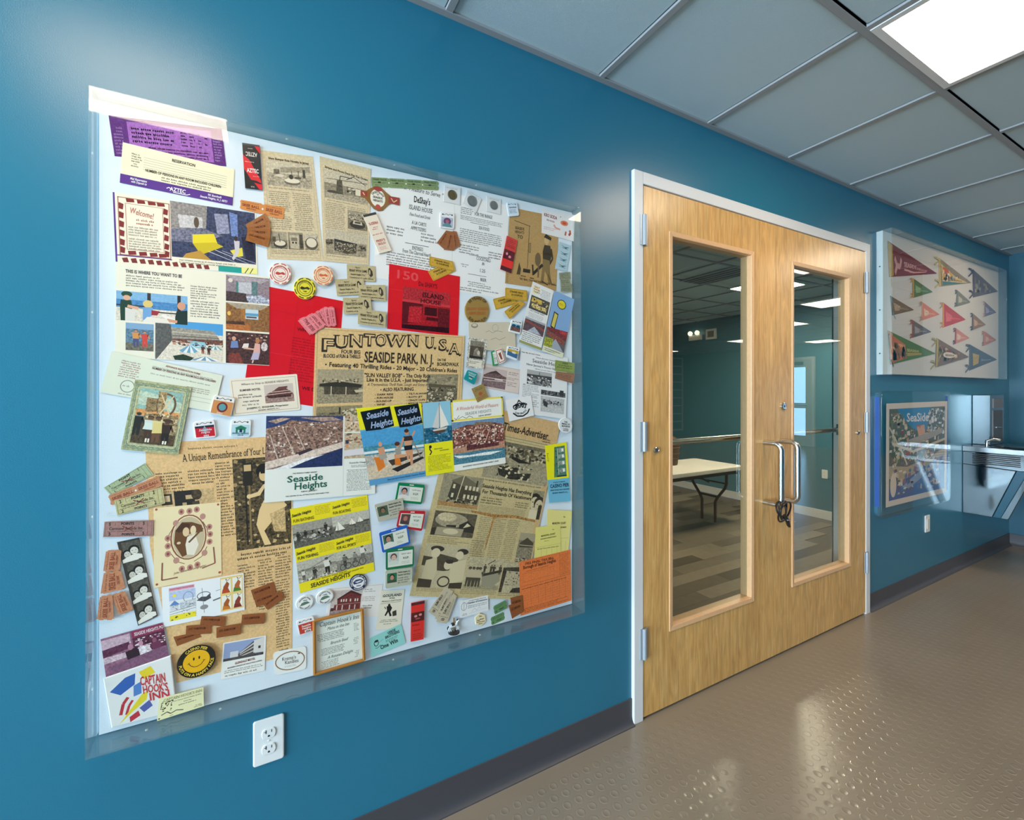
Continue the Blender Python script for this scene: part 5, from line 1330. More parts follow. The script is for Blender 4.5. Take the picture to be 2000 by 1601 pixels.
sheet('motel_card', 'white motel card with balcony block photo, beside the smiley sticker', 'card', [(436, 1255), (520, 1240), (517, 1309), (430, 1327)], 'e7eae6',
      [('b', .0, .0, .99, .99, .006, 'cfd2ce'), ('t', 'GLENDALE MOTEL', .3, .76, .65, .06, '8a3a38', 'b', -.03), ('t', 'MODERN DESIGN IN VACATION LIVING', .14, .92, .735, .035, '4a3a38', 'b', -.035), ('g', .08, .76, .95, .86, 2, '77726c'), ('g', .1, .88, .9, .96, 1, '77726c'),
       ('ph', .03, .03, .95, .52, [('r', 0, 0, 1, 1, '8fa0c8'), ('p', [(.35, .72), (.74, .12), (.78, .95), (.35, .95)], '544c4c~4'), ('p', [(.40, .66), (.74, .22), (.74, .3), (.4, .72)], 'd2d0cc'), ('p', [(.40, .76), (.74, .44), (.74, .5), (.4, .8)], 'c9c7c4'), ('p', [(.40, .86), (.74, .66), (.74, .72), (.4, .9)], 'c9c7c4'), ('p', [(.74, .1), (1, 0), (1, .85), (.74, .8)], 'd6d4d0'), ('r', .16, .52, .36, .85, 'cdd2d6'), ('r', 0, .85, 1, 1, '4c4848~4'), ('r', .86, .45, .92, .6, '3a3638')])])
sheet('group_photo', 'faded magenta snapshot of people at a boardwalk counter', 'photo', [(197, 1247), (318, 1214), (331, 1285), (208, 1322)], '8a5a74~2',
      [('ph', .0, .0, 1, 1, [('r', 0, 0, 1, 1, '8c5f7a~3'), ('p', [(0, .05), (.45, .05), (.45, .3), (0, .35)], 'c4a8b8~2'), ('p', [(0, .3), (.42, .25), (.44, .42), (0, .5)], '5c2a48~4'), ('r', .48, .02, 1, .20, '8a2c50'), ('r', .48, .2, 1, .62, '5a2440~5'), ('x', .5, .24, 1, .55, 40, .03, 'd8c4d0 3f1a30 b08a9c e8dce2'), ('p', [(0, .5), (.4, .5), (.5, .62), (0, .66)], 'ccb4c0~3'), ('p', [(.34, .5), (.52, .44), (.6, .7), (.36, .74)], '2c1426'), ('e', .43, .40, .04, .08, 'b07a90'), ('p', [(.55, .46), (.7, .44), (.76, .64), (.56, .68)], 'e4d4dc~4'), ('e', .6, .38, .035, .07, 'c490a4'), ('e', .82, .4, .035, .07, '8a5068'), ('p', [(.76, .46), (.9, .44), (.92, .62), (.78, .64)], '6a3050'), ('p', [(.06, .76), (.9, .62), (1, .66), (1, 1), (.06, 1)], '7d5470~2'), ('t', 'SEASIDE HEIGHTS PO', .52, 1.0, .15, .085, 'e8d4de', 'b', .0)])], rnd=.03)
bag = sheet('paper_bag', 'white paper bag with red, blue and yellow print, bottom left corner', 'bag', [(203, 1322), (335, 1277), (347, 1385), (219, 1418)], 'e0e2e2',
            [('p', [(.06, .30), (.3, .12), (.45, .10), (.42, .3), (.2, .42)], '2f5fb0'), ('p', [(.4, .32), (.52, .28), (.5, .5), (.38, .52)], '4f7fc4'), ('p', [(.5, .1), (.68, .06), (.74, .2), (.56, .26)], 'e4cc2c'), ('l', [(.16, .8), (.22, .6), (.3, .5)], .05, 'b8303c'), ('l', [(.24, .82), (.30, .66), (.36, .58)], .04, 'b8303c'), ('p', [(.12, .97), (.5, .52), (.6, .48), (.56, .64), (.3, .82)], 'e2d030'), ('p', [(.28, .88), (.42, .80), (.44, .9), (.28, .98)], 'b8303c'), ('p', [(.44, .76), (.6, .66), (.64, .78), (.5, .86)], '4f5fa4'),
             ('t', 'CAPTAIN', .50, .88, .36, .16, 'c4303a', 'b', .07), ('t', "HOOK'S", .52, .90, .52, .14, 'c4303a', 'b', .07), ('t', 'INN', .60, .92, .68, .14, 'c4303a', 'b', .06)], thick=.003, bevel=.002)
sheet('inn_card', 'pale yellow inn business card overlapping the paper bag', 'card', [(312, 1360), (398, 1338), (399, 1375), (308, 1404)], 'e4e2b4',
      [('t', "CAPTAIN HOOK'S INN", .1, .97, .22, .13, '8a8a66', 's', -.02), ('t', 'Ocean Terrace, Seaside Heights, NJ 08751', .3, .95, .33, .055, '5c5c44', 'i'), ('g', .55, .40, .74, .48, 1, '5c5c44'), ('g', .44, .51, .86, .59, 1, '5c5c44'), ('x', .05, .2, .32, .7, 34, .028, '2c2a20 4a4838'), ('l', [(.08, .8), (.2, .72), (.28, .84), (.4, .76), (.55, .84)], .02, K), ('g', .78, .78, .96, .92, 2, '5c5c44'), ('e', .04, .93, .02, .03, K), ('g', .26, .9, .36, .96, 1, '5c5c44')])
sheet('candy_card', 'white candy shop card with brown oval, left of the framed menu', 'card', [(533, 1273), (598, 1260), (598, 1306), (536, 1318)], 'e6eae8',
      [('o', .5, .5, .46, .40, .035, '8a6a4c'), ('t', "Kremp's", .25, .68, .45, .15, '5c544c', ''), ('t', 'Kandies', .33, .76, .62, .15, '5c544c', ''), ('g', .32, .68, .68, .76, 2, 'a8a49c'), ('p', [(.72, .28), (.78, .22), (.82, .3)], '5c544c')], rnd=.12)
sheet('red_building_card', 'hotel folder with red wooden building photo, below the yellow brochure', 'card', [(644, 1147), (748, 1139), (738, 1203), (637, 1206)], 'e2e0dc',
      [('g', .66, .12, .92, .24, 2, '8a8480'), ('g', .64, .36, .9, .52, 3, 'a09a94'), ('g', .66, .62, .88, .76, 2, '77716c'), ('r', .62, 0, .63, 1, 'cac6c2'), ('l', [(0, .05), (1, .03)], .006, 'b0aaa4'), ('l', [(.02, .1), (.62, .09)], .004, 'c4bcb4'),
       ('ph', .05, .12, .615, .98, [('r', 0, 0, 1, 1, 'c4b8b4~1'), ('r', 0, .72, 1, 1, '9a8684~3'), ('p', [(.2, .32), (.62, .04), (.98, .22), (1, .72), (.12, .76), (.12, .56), (.22, .54)], '6a2c2c~3'), ('p', [(.2, .32), (.62, .02), (1, .2), (.98, .26), (.62, .1), (.22, .38)], '472022'), ('r', .02, .66, .12, .78, '4a2c2c')] + [('r', x, .34, x + .04, .44, 'd8ccc6') for x in (.32, .4, .48, .62, .78, .86)] + [('r', x, .56, x + .03, .74, 'd8ccc6') for x in (.2, .38, .62, .8)] + [('l', [(.12, .54), (1, .5)], .02, 'a87a74')])])
sheet('golf_card', 'cream miniature golf score card with a golfer drawing', 'card', [(744, 1153), (790, 1150), (782, 1226), (733, 1230)], 'e0dcca',
      [('t', 'GOLFLAND', .1, .9, .17, .065, K, 'bs', -.01), ('t', '18 Hole', .38, .62, .22, .03, K, 'b'), ('t', 'Miniature Golf Course', .08, .9, .30, .04, K, 'i', -.02), ('l', [(.06, .34), (.9, .31)], .012, '5c584c'), ('p', [(.32, .42), (.46, .38), (.56, .46), (.5, .56), (.58, .66), (.5, .68), (.42, .56), (.34, .66), (.28, .64), (.36, .52)], '1c1a18'), ('e', .42, .38, .05, .03, '2a2622'), ('l', [(.3, .48), (.24, .42)], .03, '1c1a18'), ('p', [(.58, .56), (.74, .52), (.78, .66), (.62, .68)], '3a362e'), ('g', .12, .74, .86, .82, 2, '6a6656'), ('g', .28, .84, .7, .88, 1, '6a6656')])
sheet('game_card', 'turquoise One Win game card tilted at the bottom of the board', 'card', [(720, 1246), (783, 1217), (792, 1255), (725, 1283)], '8fd0cb',
      [('t', 'VERDE', .55, .80, .24, .14, '1f3a3c', 'bs', -.02), ('t', 'BROTHERS', .46, .90, .39, .13, '1f3a3c', 'bs', -.02), ('g', .46, .44, .86, .58, 2, '3a6466'), ('t', 'One Win', .28, .80, .80, .20, '16282a', 'b', -.02), ('o', .19, .40, .07, .16, .02, '16282a'), ('e', .2, .3, .06, .06, '16282a'), ('l', [(.14, .62), (.2, .66), (.3, .58), (.32, .64)], .015, '16282a'), ('l', [(.26, .44), (.4, .34)], .008, '3a7a7a')], rnd=.06)
fm = sheet('framed_menu', 'small drinks menu with script heading in an orange wood frame', 'menu', [(613, 1210), (706, 1188), (710, 1286), (614, 1314)], 'dfe7e0',
           [('t', "Captain Hook's Inn", .1, .93, .155, .085, '5c5f58', 'i', .02), ('t', 'Menu in the Inn', .26, .72, .255, .06, '6a6d66', 'i'), ('g', .07, .29, .62, .45, 5, '5c5f58', .8), ('t', 'Brunch Beef', .32, .68, .54, .055, '6a6d66', 'i'), ('g', .14, .58, .62, .72, 5, '5c5f58', .8), ('t', 'A Russian Delight', .26, .78, .80, .055, '6a6d66', 'i'), ('g', .14, .82, .5, .96, 5, '5c5f58', .8), ('g', .82, .24, .93, .40, 6, '7a7d76'), ('g', .80, .52, .91, .66, 5, '7a7d76'), ('g', .82, .78, .92, .92, 5, '7a7d76')], thick=.001)
M_fr = mat('orange_frame', 'b9782c', .4, var=(90, .15))
q4 = [at(x, y, BOARD) - Vector((fm.location.x, 0, fm.location.z)) for x, y in ((613, 1210), (706, 1188), (710, 1286), (614, 1314))]
for a, b in ((0, 1), (1, 2), (2, 3), (3, 0)):
    MB().tube([(q4[a].x, -.021, q4[a].z), (q4[b].x, -.021, q4[b].z)], .0042, 8).build('frame_rail', M_fr, fm)
sheet('yellow_brochure', 'yellow banded brochure with four black and white beach photos', 'brochure', [(566, 994), (717, 966), (731, 1114), (586, 1158)], 'efd81c',
      [('t', 'Seaside Heights', .01, .25, .10, .035, K, 'bi', -.02), ('t', 'Seaside Heights', .52, .75, .095, .035, K, 'bi', -.02), ('t', 'FUN BATHING', .02, .28, .165, .035, '6a5a10', 'b', .0), ('t', 'FUN BOATING', .52, .76, .165, .035, '6a5a10', 'b', .0), ('g', .30, .02, .5, .13, 6, 'a8941c', .1), ('g', .78, .02, .99, .13, 6, 'a8941c', .1),
       ('t', 'Seaside Heights', .01, .25, .55, .035, K, 'bi', -.02), ('t', 'Seaside Heights', .52, .75, .545, .035, K, 'bi', -.02), ('t', 'FUN FISHING', .02, .28, .61, .035, K, 'b', .0), ('t', 'FOR ALL SPORTS', .52, .78, .605, .035, K, 'b', .0), ('g', .30, .49, .5, .59, 6, 'a8941c', .1), ('g', .78, .49, .99, .59, 6, 'a8941c', .1), ('t', 'Come - Spend your vacation, sitting and', .2, .62, .905, .022, '5a4c10', 'i'), ('t', 'get a start of a truly enjoyable time', .45, .85, .925, .022, '5a4c10', 'i'), ('t', 'SEASIDE HEIGHTS', .14, .66, .975, .05, '2a2408', 'b', .0),
       ('ph', 0, .19, .5, .47, bw('9a988e', '5f5e56') + [('r', 0, .36, 1, .5, '6a6960~3'), ('x', 0, .4, 1, .8, 60, .06, 'c4c2b8 47463f 8a887e'), ('m', .12, .75, .42, '3a3832', '2c2a26', '3a3832', '2c2a26'), ('m', .3, .7, .38, '3a3832', '2c2a26', '3a3832', '2c2a26'), ('m', .82, .6, .42, '4a4842', '2c2a26', '3a3832', '2c2a26')]),
       ('ph', .5, .19, 1, .47, bw('b9b7ac', '74736a') + [('r', 0, .5, 1, 1, '6c6b62~5'), ('r', .7, .42, 1, .5, '4a4942')] + sailboat(.14, .66, .42) + sailboat(.5, .52, .3) + sailboat(.72, .48, .26)),
       ('ph', 0, .635, .5, .885, bw('b4b2a6', 'a8a698') + [('r', 0, .4, 1, .55, '8a887c~3'), ('l', [(.1, .55), (.95, .05)], .012, '4a4842'), ('m', .75, .95, .85, '57554e', 'd8d6cc', '2c2824', '2a2622'), ('m', .42, .98, .55, '4a4842', '3a3832', '4a4842', '2a2622'), ('m', .14, .9, .5, '6a6860', 'd2d0c6', '57554e', '3a3832'), ('x', 0, .85, 1, 1, 30, .05, 'd8d6cc 6a6860')]),
       ('ph', .5, .635, 1, .885, bw('b9b7aa', '85837a') + [('o', .16, .82, .09, .16, .02, '3a3832'), ('o', .30, .80, .09, .16, .02, '3a3832'), ('o', .50, .82, .09, .16, .02, '3a3832'), ('o', .7, .78, .1, .2, .02, '3a3832'), ('m', .22, .8, .6, '4a4842', '6a6860', '3a3832', '2a2622'), ('m', .5, .76, .55, '6a6860', '8a887e', '57554e', '3a3832'), ('m', .72, .72, .75, '57554e', 'd8d6cc', '6a6860', '2a2622')])])

# --- right-hand small items
sheet('cartoon_bag', 'brown paper bag with a cartoon sailor walking past a door', 'bag', [(996, 405), (1091, 424), (1086, 568), (986, 553)], 'b0905c~1',
      [('t', 'SEASIDE', .12, .30, .27, .035, '5c4a2c', 'b'), ('t', 'HEIGHTS', .12, .30, .32, .035, '5c4a2c', 'b'), ('t', 'TO', .17, .28, .385, .045, '3a2e1c', 'b'), ('l', [(.4, .2), (.4, .76)], .01, '4a3c24'), ('b', .41, .42, .45, .55, .012, '6a5838'), ('r', .32, .77, .46, .82, '2c2418'), ('l', [(.1, .16), (.42, .2)], .01, '4a3c24'), ('p', [(.2, .86), (.24, .7), (.28, .78), (.27, .86)], '4a3c24'),
       ('e', .76, .345, .05, .055, 'c4a87a'), ('p', [(.70, .31), (.74, .26), (.86, .30), (.85, .34)], '332a1c'), ('r', .745, .38, .785, .43, 'c4a87a'), ('p', [(.72, .41), (.84, .41), (.88, .53), (.85, .63), (.70, .62), (.69, .5)], '3a3020'), ('l', [(.86, .45), (.90, .58), (.84, .66)], .035, '3a3020'), ('e', .60, .62, .06, .09, '6a5838'), ('p', [(.70, .60), (.84, .61), (.86, .78), (.90, .91), (.84, .93), (.79, .80), (.75, .76), (.73, .93), (.67, .93), (.69, .76)], '7d693f'), ('l', [(.7, .68), (.52, .82)], .05, '241c12'), ('l', [(.5, .70), (.52, .84)], .03, '332a1c'), ('l', [(.62, .7), (.62, .86)], .03, '6a5838'), ('l', [(.7, .9), (.82, .94)], .02, '332a1c'), ('l', [(.82, .8), (.9, .92), (1, .93)], .012, '332a1c'), ('l', [(.46, .88), (.54, .885)], .015, '332a1c'), ('l', [(.28, .87), (.38, .875)], .012, '332a1c'),
       ('t', '"HEY MAN, I THOUGHT YOU SAID A FEW BLKS!"', .26, .97, .925, .028, '57472c', 'b', .012)] + [('l', [(.02, .88 + i * .025), (.05, .88 + i * .025)], .008, '4a3c24') for i in range(5)])
sheet('crab_card', 'white seafood card with a red crab drawing, top right corner', 'card', [(1058, 408), (1122, 420), (1120, 472), (1057, 455)], 'dfe0e2',
      [('t', 'KRO SODA', .06, .45, .28, .13, '8a3a3c', 'b', .05), ('t', 'SEA FOOD', .14, .38, .44, .07, 'b07a80', 'b', .04), ('g', .06, .68, .45, .82, 2, 'c4a4a8'), ('e', .68, .40, .12, .10, 'd87a58'), ('e', .68, .40, .06, .05, 'b8502c'), ('l', [(.36, .55), (.42, .66), (.56, .68)], .05, 'd8a49a'), ('l', [(.74, .7), (.72, .86)], .05, 'b8604c'), ('l', [(.86, .62), (.88, .78), (.82, .8)], .06, 'c4604c'), ('e', .56, .18, .015, .02, '6a6a6c')])
sheet('matchbook', 'red matchbook with dark picture panel, standing by the brown cartoon bag', 'matchbook', [(989, 461), (1009, 470), (997, 534), (976, 526)], 'c93a34',
      [('g', .1, .05, .9, .3, 5, '7a1c1c'), ('r', 0, .38, 1, .66, '5c1420'), ('e', .3, .5, .1, .04, 'd88a94'), ('e', .6, .56, .12, .04, 'd88a94'), ('r', 0, .66, 1, .88, 'e02a24'), ('r', 0, .88, 1, 1, '4a1a22')], thick=.003, gloss=True, group='matchbooks')
sheet('stamp_strip', 'pale blue strip of four bird stamps near the right board edge', 'stamps', [(1092, 472), (1115, 480), (1106, 531), (1083, 525)], 'a9c6d4',
      [q for i in range(4) for q in (('p', [(.15, .08 + i * .23), (.5, .13 + i * .23), (.9, .10 + i * .23), (.6, .18 + i * .23)], '3f5a66'), ('l', [(.3, .17 + i * .23), (.8, .2 + i * .23)], .04, '5c7a88'), ('r', .02, .235 + i * .23, .98, .24 + i * .23, 'd4e2ea'))])
sheet('gold_button', 'large gold round anniversary button right of the red folder', 'button', [(907, 578), (955, 578), (955, 634), (907, 634)], '9a7f44',
      [('a', '50 YEARS OF', .5, .5, .37, -52, 52, .10, '3a2e14', 'b'), ('t', 'SEASIDE HEIGHTS', .06, .94, .50, .09, 'b0642c', 'b'), ('t', 'NEW JERSEY', .16, .84, .66, .11, 'b0642c', 'b'), ('a', 'SUN AND FUN', .5, .5, .45, 232, 128, .10, '3a2e14', 'b')], out=ell_uv(), thick=.004, bevel=.002, gloss=True)
sheet('old_envelope', 'grey handwritten envelope with green stamp below the gold button', 'envelope', [(914, 630), (1004, 629), (1006, 687), (916, 682)], 'c9c2ae',
      [('e', .12, .12, .07, .09, '8a8474'), ('e', .12, .10, .05, .05, 'c9c2ae'), ('r', .88, .04, .99, .22, '6f9a5c'), ('o', .56, .2, .07, .13, .008, 'a59e8c'), ('l', [(.35, .36), (.42, .3), (.5, .38), (.58, .30), (.72, .34)], .008, '8a8474'), ('l', [(.45, .62), (.56, .55), (.64, .62), (.78, .52)], .008, '8a8474'), ('l', [(.64, .78), (.78, .75)], .006, '9a9484'), ('r', .0, .95, 1, .955, 'b4ad98')])
sheet('hotel_postcard', 'pinkish hotel card with long gabled building photo', 'card', [(946, 709), (1019, 722), (1013, 770), (938, 756)], 'd6cac4',
      [('g', .66, .15, .93, .3, 2, '8a7a76'), ('g', .64, .38, .94, .5, 2, '8a7a76'), ('g', .66, .56, .92, .75, 3, '8a7a76'), ('b', .01, .02, .99, .98, .008, 'b4a8a2'),
       ('ph', .02, .14, .62, .92, [('r', 0, 0, 1, 1, 'bfb0ae'), ('r', 0, .62, 1, 1, '7f6a6c~3'), ('p', [(.02, .42), (.3, .2), (.5, .12), (.78, .3), (1, .36), (1, .64), (0, .72)], '6c5656~4'), ('p', [(.1, .34), (.5, .1), (.8, .3), (.5, .26)], '4a3a3c'), ('l', [(0, .55), (1, .5)], .03, 'd2c6c4'), ('l', [(.05, .68), (1, .6)], .03, 'cfc2c0'), ('r', .5, .5, .85, .58, 'd8ccca')])])
sheet('article_page', 'white article page with harbour photos at the right edge', 'page', [(1016, 681), (1108, 699), (1104, 818), (1012, 806)], 'e0e4e8',
      [('g', .02, .03, .4, .06, 1, '3a3a3c'), ('t', 'New Jersey Seashore', .3, .8, .10, .02, '5a5a5c', 'i'), ('t', 'Seaside Heights', .24, .90, .175, .055, '2a2a2c', 's', .0), ('t', "New Jersey's Finest Seashore", .12, .9, .235, .03, '3a3a3c', 's', .0), ('g', .3, .26, .8, .285, 1, '6a6a6c'), ('g', .06, .54, .40, .74, 8, '8a8e92'), ('g', .27, .76, .42, .88, 4, '8a8e92'), ('t', 'W', .07, .11, .555, .025, '2a2a2c', 's'),
       ('ph', .14, .30, .66, .53, [('r', 0, 0, 1, 1, '7a7c7e~4'), ('r', 0, 0, 1, .3, 'a8aaac'), ('p', [(0, .3), (1, .25), (1, .45), (0, .5)], '4a4c4e~4'), ('x', 0, .4, 1, 1, 70, .05, '2c2e30 c4c6c8 5c5e60 e4e6e8'), ('l', [(.5, .05), (.48, .4)], .02, '3a3c3e')]),
       ('ph', .44, .55, .97, .66, [('r', 0, .3, 1, 1, '5a5c5e~6'), ('x', .0, .3, 1, 1, 40, .06, '2c2e30 8a8c8e 44484a'), ('r', .76, 0, .92, .8, '3a3c3e')]),
       ('ph', .44, .68, .95, .93, [('r', 0, 0, 1, 1, 'b9bcbe~2'), ('x', .05, .2, .95, .5, 50, .05, '3a3c3e 6a6c6e 8a8c8e'), ('p', [(.1, .25), (.3, .4), (.28, .7), (.12, .6)], '3a3c3e')])])
sheet('speckled_photo', 'small dark photo in a speckled white mount', 'photo', [(914, 659), (951, 664), (943, 721), (909, 717)], 'bdbcb2~6',
      [('r', .12, .72, .85, .95, 'dcd9ca'), ('g', .16, .76, .8, .86, 2, '8a867a'), ('ph', .12, .09, .86, .68, [('r', 0, 0, 1, 1, '4f493e~4'), ('r', 0, 0, 1, .3, '7d776a~3'), ('p', [(.3, .55), (.5, .35), (.75, .6), (.8, .85), (.3, .85)], '8a8478~4'), ('e', .65, .66, .1, .12, 'c4beb0'), ('r', 0, .85, 1, 1, '2c2822')])])
for nm, q, lab, ops in (('taffy_leaflet', [(1039, 550), (1080, 568), (1055, 684), (1012, 668)], 'left page of white taffy shop leaflet with two shop photos',
                         [('e', .22, .11, .17, .075, 'ece6c4'), ('t', 'SALT', .12, .36, .075, .025, 'b05a44', 'b'), ('t', 'WATER', .10, .40, .115, .025, 'b05a44', 'b'), ('t', 'TAFFY', .12, .42, .155, .025, '6a5a4c', 'b'), ('g', .45, .06, .92, .2, 6, '9aa0a4'), ('t', 'SALT WATER TAFFY', .15, .82, .46, .02, '6a6a6a', 'b'), ('g', .12, .48, .8, .56, 4, 'a0a4a8'), ('g', .06, .80, .92, .95, 5, '6c7074'), ('r', 0, .96, 1, 1, '9a9a5c'),
                          ('ph', .08, .21, .95, .43, [('r', 0, 0, 1, 1, '4a4c48~4'), ('r', .06, .12, .6, .45, 'c4a850~4'), ('r', .1, .55, .9, .85, 'cdb878~5'), ('x', .1, .15, .95, .9, 26, .06, '2c2c2a e0d8b0 6a6448')]), ('ph', .04, .57, .96, .79, [('r', 0, 0, 1, 1, '5c4a52~4'), ('p', [(0, .2), (1, .45), (1, .6), (0, .35)], '8a4a44'), ('p', [(.2, 1), (.5, .5), (.9, .95)], 'a8b0c0~2'), ('r', 0, 0, 1, .15, 'a4acb4')])]),
                        ('taffy_cover', [(1081, 568), (1120, 585), (1097, 700), (1057, 685)], 'blue taffy shop leaflet cover with yellow round sign',
                         [('r', 0, .0, 1, .62, '7fa6d4'), ('r', 0, .60, 1, .92, '5a5a5c~3'), ('e', .46, .17, .22, .08, '232a2c', 10), ('e', .46, .17, .18, .065, 'd8cc2c'), ('g', .34, .15, .58, .19, 2, '6a6a1c'), ('p', [(.18, .32), (.40, .34), (.36, .62), (.14, .58)], '2a2a20'), ('p', [(.22, .34), (.37, .36), (.33, .58), (.18, .56)], 'c9bc5c'), ('p', [(0, .6), (1, .56), (1, .72), (0, .64)], '7a3438~3'), ('t', 'TAFFY', .62, .98, .63, .05, 'd84a54', 'b'), ('p', [(.05, .66), (.9, .72), (.92, .80), (.05, .72)], '8a4a40~4'), ('p', [(.2, .92), (.5, .74), (.95, .9)], '9aa4b4'), ('p', [(0, .76), (.4, .76), (.4, .9), (0, .92)], '9aa03a~5'), ('r', 0, .91, 1, 1, 'd8dcc4'), ('g', .1, .925, .85, .98, 2, '77776a')])):
    sheet(nm, lab, 'leaflet', q, 'e0e4e6', ops)
sheet('pirate_bar_card', 'white bar card with black bold lettering above the newspaper masthead', 'card', [(985, 781), (1035, 772), (1041, 811), (993, 823)], 'e4e7ea',
      [('a', "GROG'S", .5, .95, .48, -36, 36, .24, '16161a', 'k'), ('p', [(.38, .28), (.5, .08), (.62, .28), (.74, .3), (.66, .38), (.34, .38), (.26, .32)], '26262a'), ('e', .5, .27, .06, .08, 'd8dade'), ('l', [(.2, .66), (.34, .84), (.56, .9), (.76, .8), (.86, .62)], .05, '1c1c20'), ('a', 'SURF PALACE', .5, .30, .50, 222, 138, .09, '26262a', 'b')])

# --- tickets
def ticket(quad, col, ops, label, group, out=None, thick=.0004, rnd=0):
    return sheet('ticket', label, 'ticket', quad, col, ops, group, thick, out, rnd)


def skee(u0=0.0, u1=1.0, ink='8a4428'):
    w_ = u1 - u0
    return [('t', 'SKEE BALL', u0 + .1 * w_, u0 + .9 * w_, .60, .28, ink, 'b'), ('t', 'ONE POINT', u0 + .3 * w_, u0 + .75 * w_, .82, .13, ink, 'b'), ('g', u0 + .1 * w_, .12, u0 + .9 * w_, .24, 1, ink)]


STRIP2 = [(0, .15), (.03, 0), (.46, 0), (.48, .08), (.52, .08), (.54, 0), (.97, 0), (1, .15), (.985, .35), (.985, .65), (1, .85), (.97, 1), (.54, 1), (.52, .92), (.48, .92), (.46, 1), (.03, 1), (0, .85), (.015, .65), (.015, .35)]
SK = 'orange skee-ball tickets'
ticket([(469, 390), (557, 406), (554, 429), (468, 408)], 'd08a4c', skee(0, .48) + skee(.52, 1) + [('e', .5, .5, .022, .10, 'e4e0d8', 10)], 'orange strip of two skee-ball tickets across the bumper clipping', SK, STRIP2)


def brown(lit='6a3014'):
    return [('b', .06, .1, .80, .9, .010, '9a5a34'), ('t', 'J.A.K. GAME ROOM', .10, .78, .45, .20, lit, 'b'), ('g', .12, .55, .76, .82, 2, '8a4a28'), ('g', .84, .2, .95, .8, 3, '8a4a28')]


def spin(cx, cy, w_, h_, deg):
    a = math.radians(deg)
    c, s_ = math.cos(a), math.sin(a)
    return [(cx + x * c - y * s_, cy + x * s_ + y * c) for x, y in ((-w_ / 2, -h_ / 2), (w_ / 2, -h_ / 2), (w_ / 2, h_ / 2), (-w_ / 2, h_ / 2))]


BR = 'brown game room tickets'
for i, (x, y, d) in enumerate(((504, 437, -30), (506, 447, -10), (505, 457, 4), (504, 467, 17))):
    ticket(spin(x, y, 45, 21, d), 'a06a3c~1' if i < 2 else '99612f~1', brown(), 'brown ticket, %s of the fan of four by the yellow sofa photo' % ('topmost', 'second', 'third', 'lowest')[i], BR)
for i, (q, l) in enumerate((([(871, 450), (881, 452), (866, 486), (853, 474)], 'left'), ([(878, 452), (889, 452), (886, 490), (866, 488)], 'middle'), ([(884, 451), (891, 453), (899, 479), (884, 489)], 'right'))):
    ticket([q[3], q[0], q[1], q[2]], '96603a~1', brown(), 'brown ticket, %s one of the upright fan on the white menu' % l, BR)
for q, l in (([(490, 1152), (535, 1135), (540, 1156), (496, 1171)], 'upper brown ticket on the tall newspaper column'), ([(496, 1168), (538, 1153), (542, 1170), (501, 1185)], 'middle brown ticket on the tall newspaper column'), ([(512, 1177), (547, 1152), (557, 1165), (523, 1190)], 'steeply tilted brown ticket crossing two others'),
             ([(339, 1243), (385, 1233), (393, 1243), (346, 1261)], 'leftmost brown ticket above the smiley sticker'), ([(364, 1221), (412, 1218), (413, 1236), (363, 1239)], 'brown ticket second from left above the smiley sticker'), ([(394, 1202), (441, 1203), (438, 1222), (391, 1218)], 'brown ticket directly under the stamped envelope'), ([(423, 1224), (470, 1216), (470, 1237), (423, 1244)], 'brown ticket above the white motel card'), ([(473, 1199), (517, 1196), (516, 1216), (471, 1219)], 'rightmost brown ticket of the lower row on tan newspaper'),
             ([(995, 1166), (1019, 1160), (1021, 1188), (998, 1196)], 'brown ticket tucked against the orange tax bill'), ([(991, 1180), (1018, 1172), (1021, 1192), (998, 1206)], 'front brown ticket overlapping the orange tax bill corner')):
    ticket(q, '8a5028~1', brown('5a2208'), l, BR)
# green strip of four
gs = [(725, 346), (856, 354), (857, 372), (726, 365)]
lines = []
for i in range(4):
    lines += [('t', 'FREE RIDE', .02 + i * .25, .215 + i * .25, .30, .16, '4a5a3c', 'b'), ('r', .09 + i * .25, .42, .13 + i * .25, .58, '33402a'), ('g', .03 + i * .25, .45, .21 + i * .25, .60, 1, '4a5a3c'), ('g', .03 + i * .25, .70, .21 + i * .25, .84, 1, '4a5a3c')]
    if i:
        lines.append(('e', i * .25 - .005, .5, .010, .08, 'e4e6e4', 8))
o4 = []
for i in range(4):
    o4 += [(i * .25 + .0, .05), (i * .25 + .012, 0), (i * .25 + .225, 0), (i * .25 + .24, .06)]
o4 += [(1, .3), (.985, .42), (.985, .58), (1, .7)]
for i in range(3, -1, -1):
    o4 += [(i * .25 + .24, .94), (i * .25 + .225, 1), (i * .25 + .012, 1), (i * .25, .95)]
ticket(gs, '7f9468~1', lines, 'row of four joined green ride tickets along the board top', 'green tickets', o4)
for q, l in (([(962, 1183), (987, 1170), (990, 1186), (965, 1199)], 'upper green ticket at the board bottom right'), ([(958, 1206), (984, 1194), (986, 1209), (960, 1221)], 'lower green ticket at the board bottom right')):
    ticket(q, '5f8a5c~1', [('g', .12, .15, .9, .45, 2, '3a5c3a'), ('t', 'FREE', .4, .75, .8, .2, '2f4f30', 'b'), ('e', .15, .75, .06, .1, '3a5c3a')], l, 'green tickets', NOTCH)
ticket([(1083, 703), (1121, 709), (1120, 729), (1082, 724)], '8a9a54~1', [('b', .05, .1, .95, .9, .015, '6a7a3c'), ('g', .1, .3, .9, .7, 2, '4f5c2c'), ('t', 'FREE', .35, .65, .25, .12, '4f5c2c', 'b')], 'olive green ticket above a brown one at right', 'loose tickets')
ticket([(1084, 725), (1121, 730), (1117, 749), (1082, 739)], '9a7258~1', [('b', .05, .1, .95, .9, .015, '7a5440'), ('g', .1, .25, .9, .75, 3, '6a4634')], 'dull brown ticket below the olive green one', 'loose tickets')
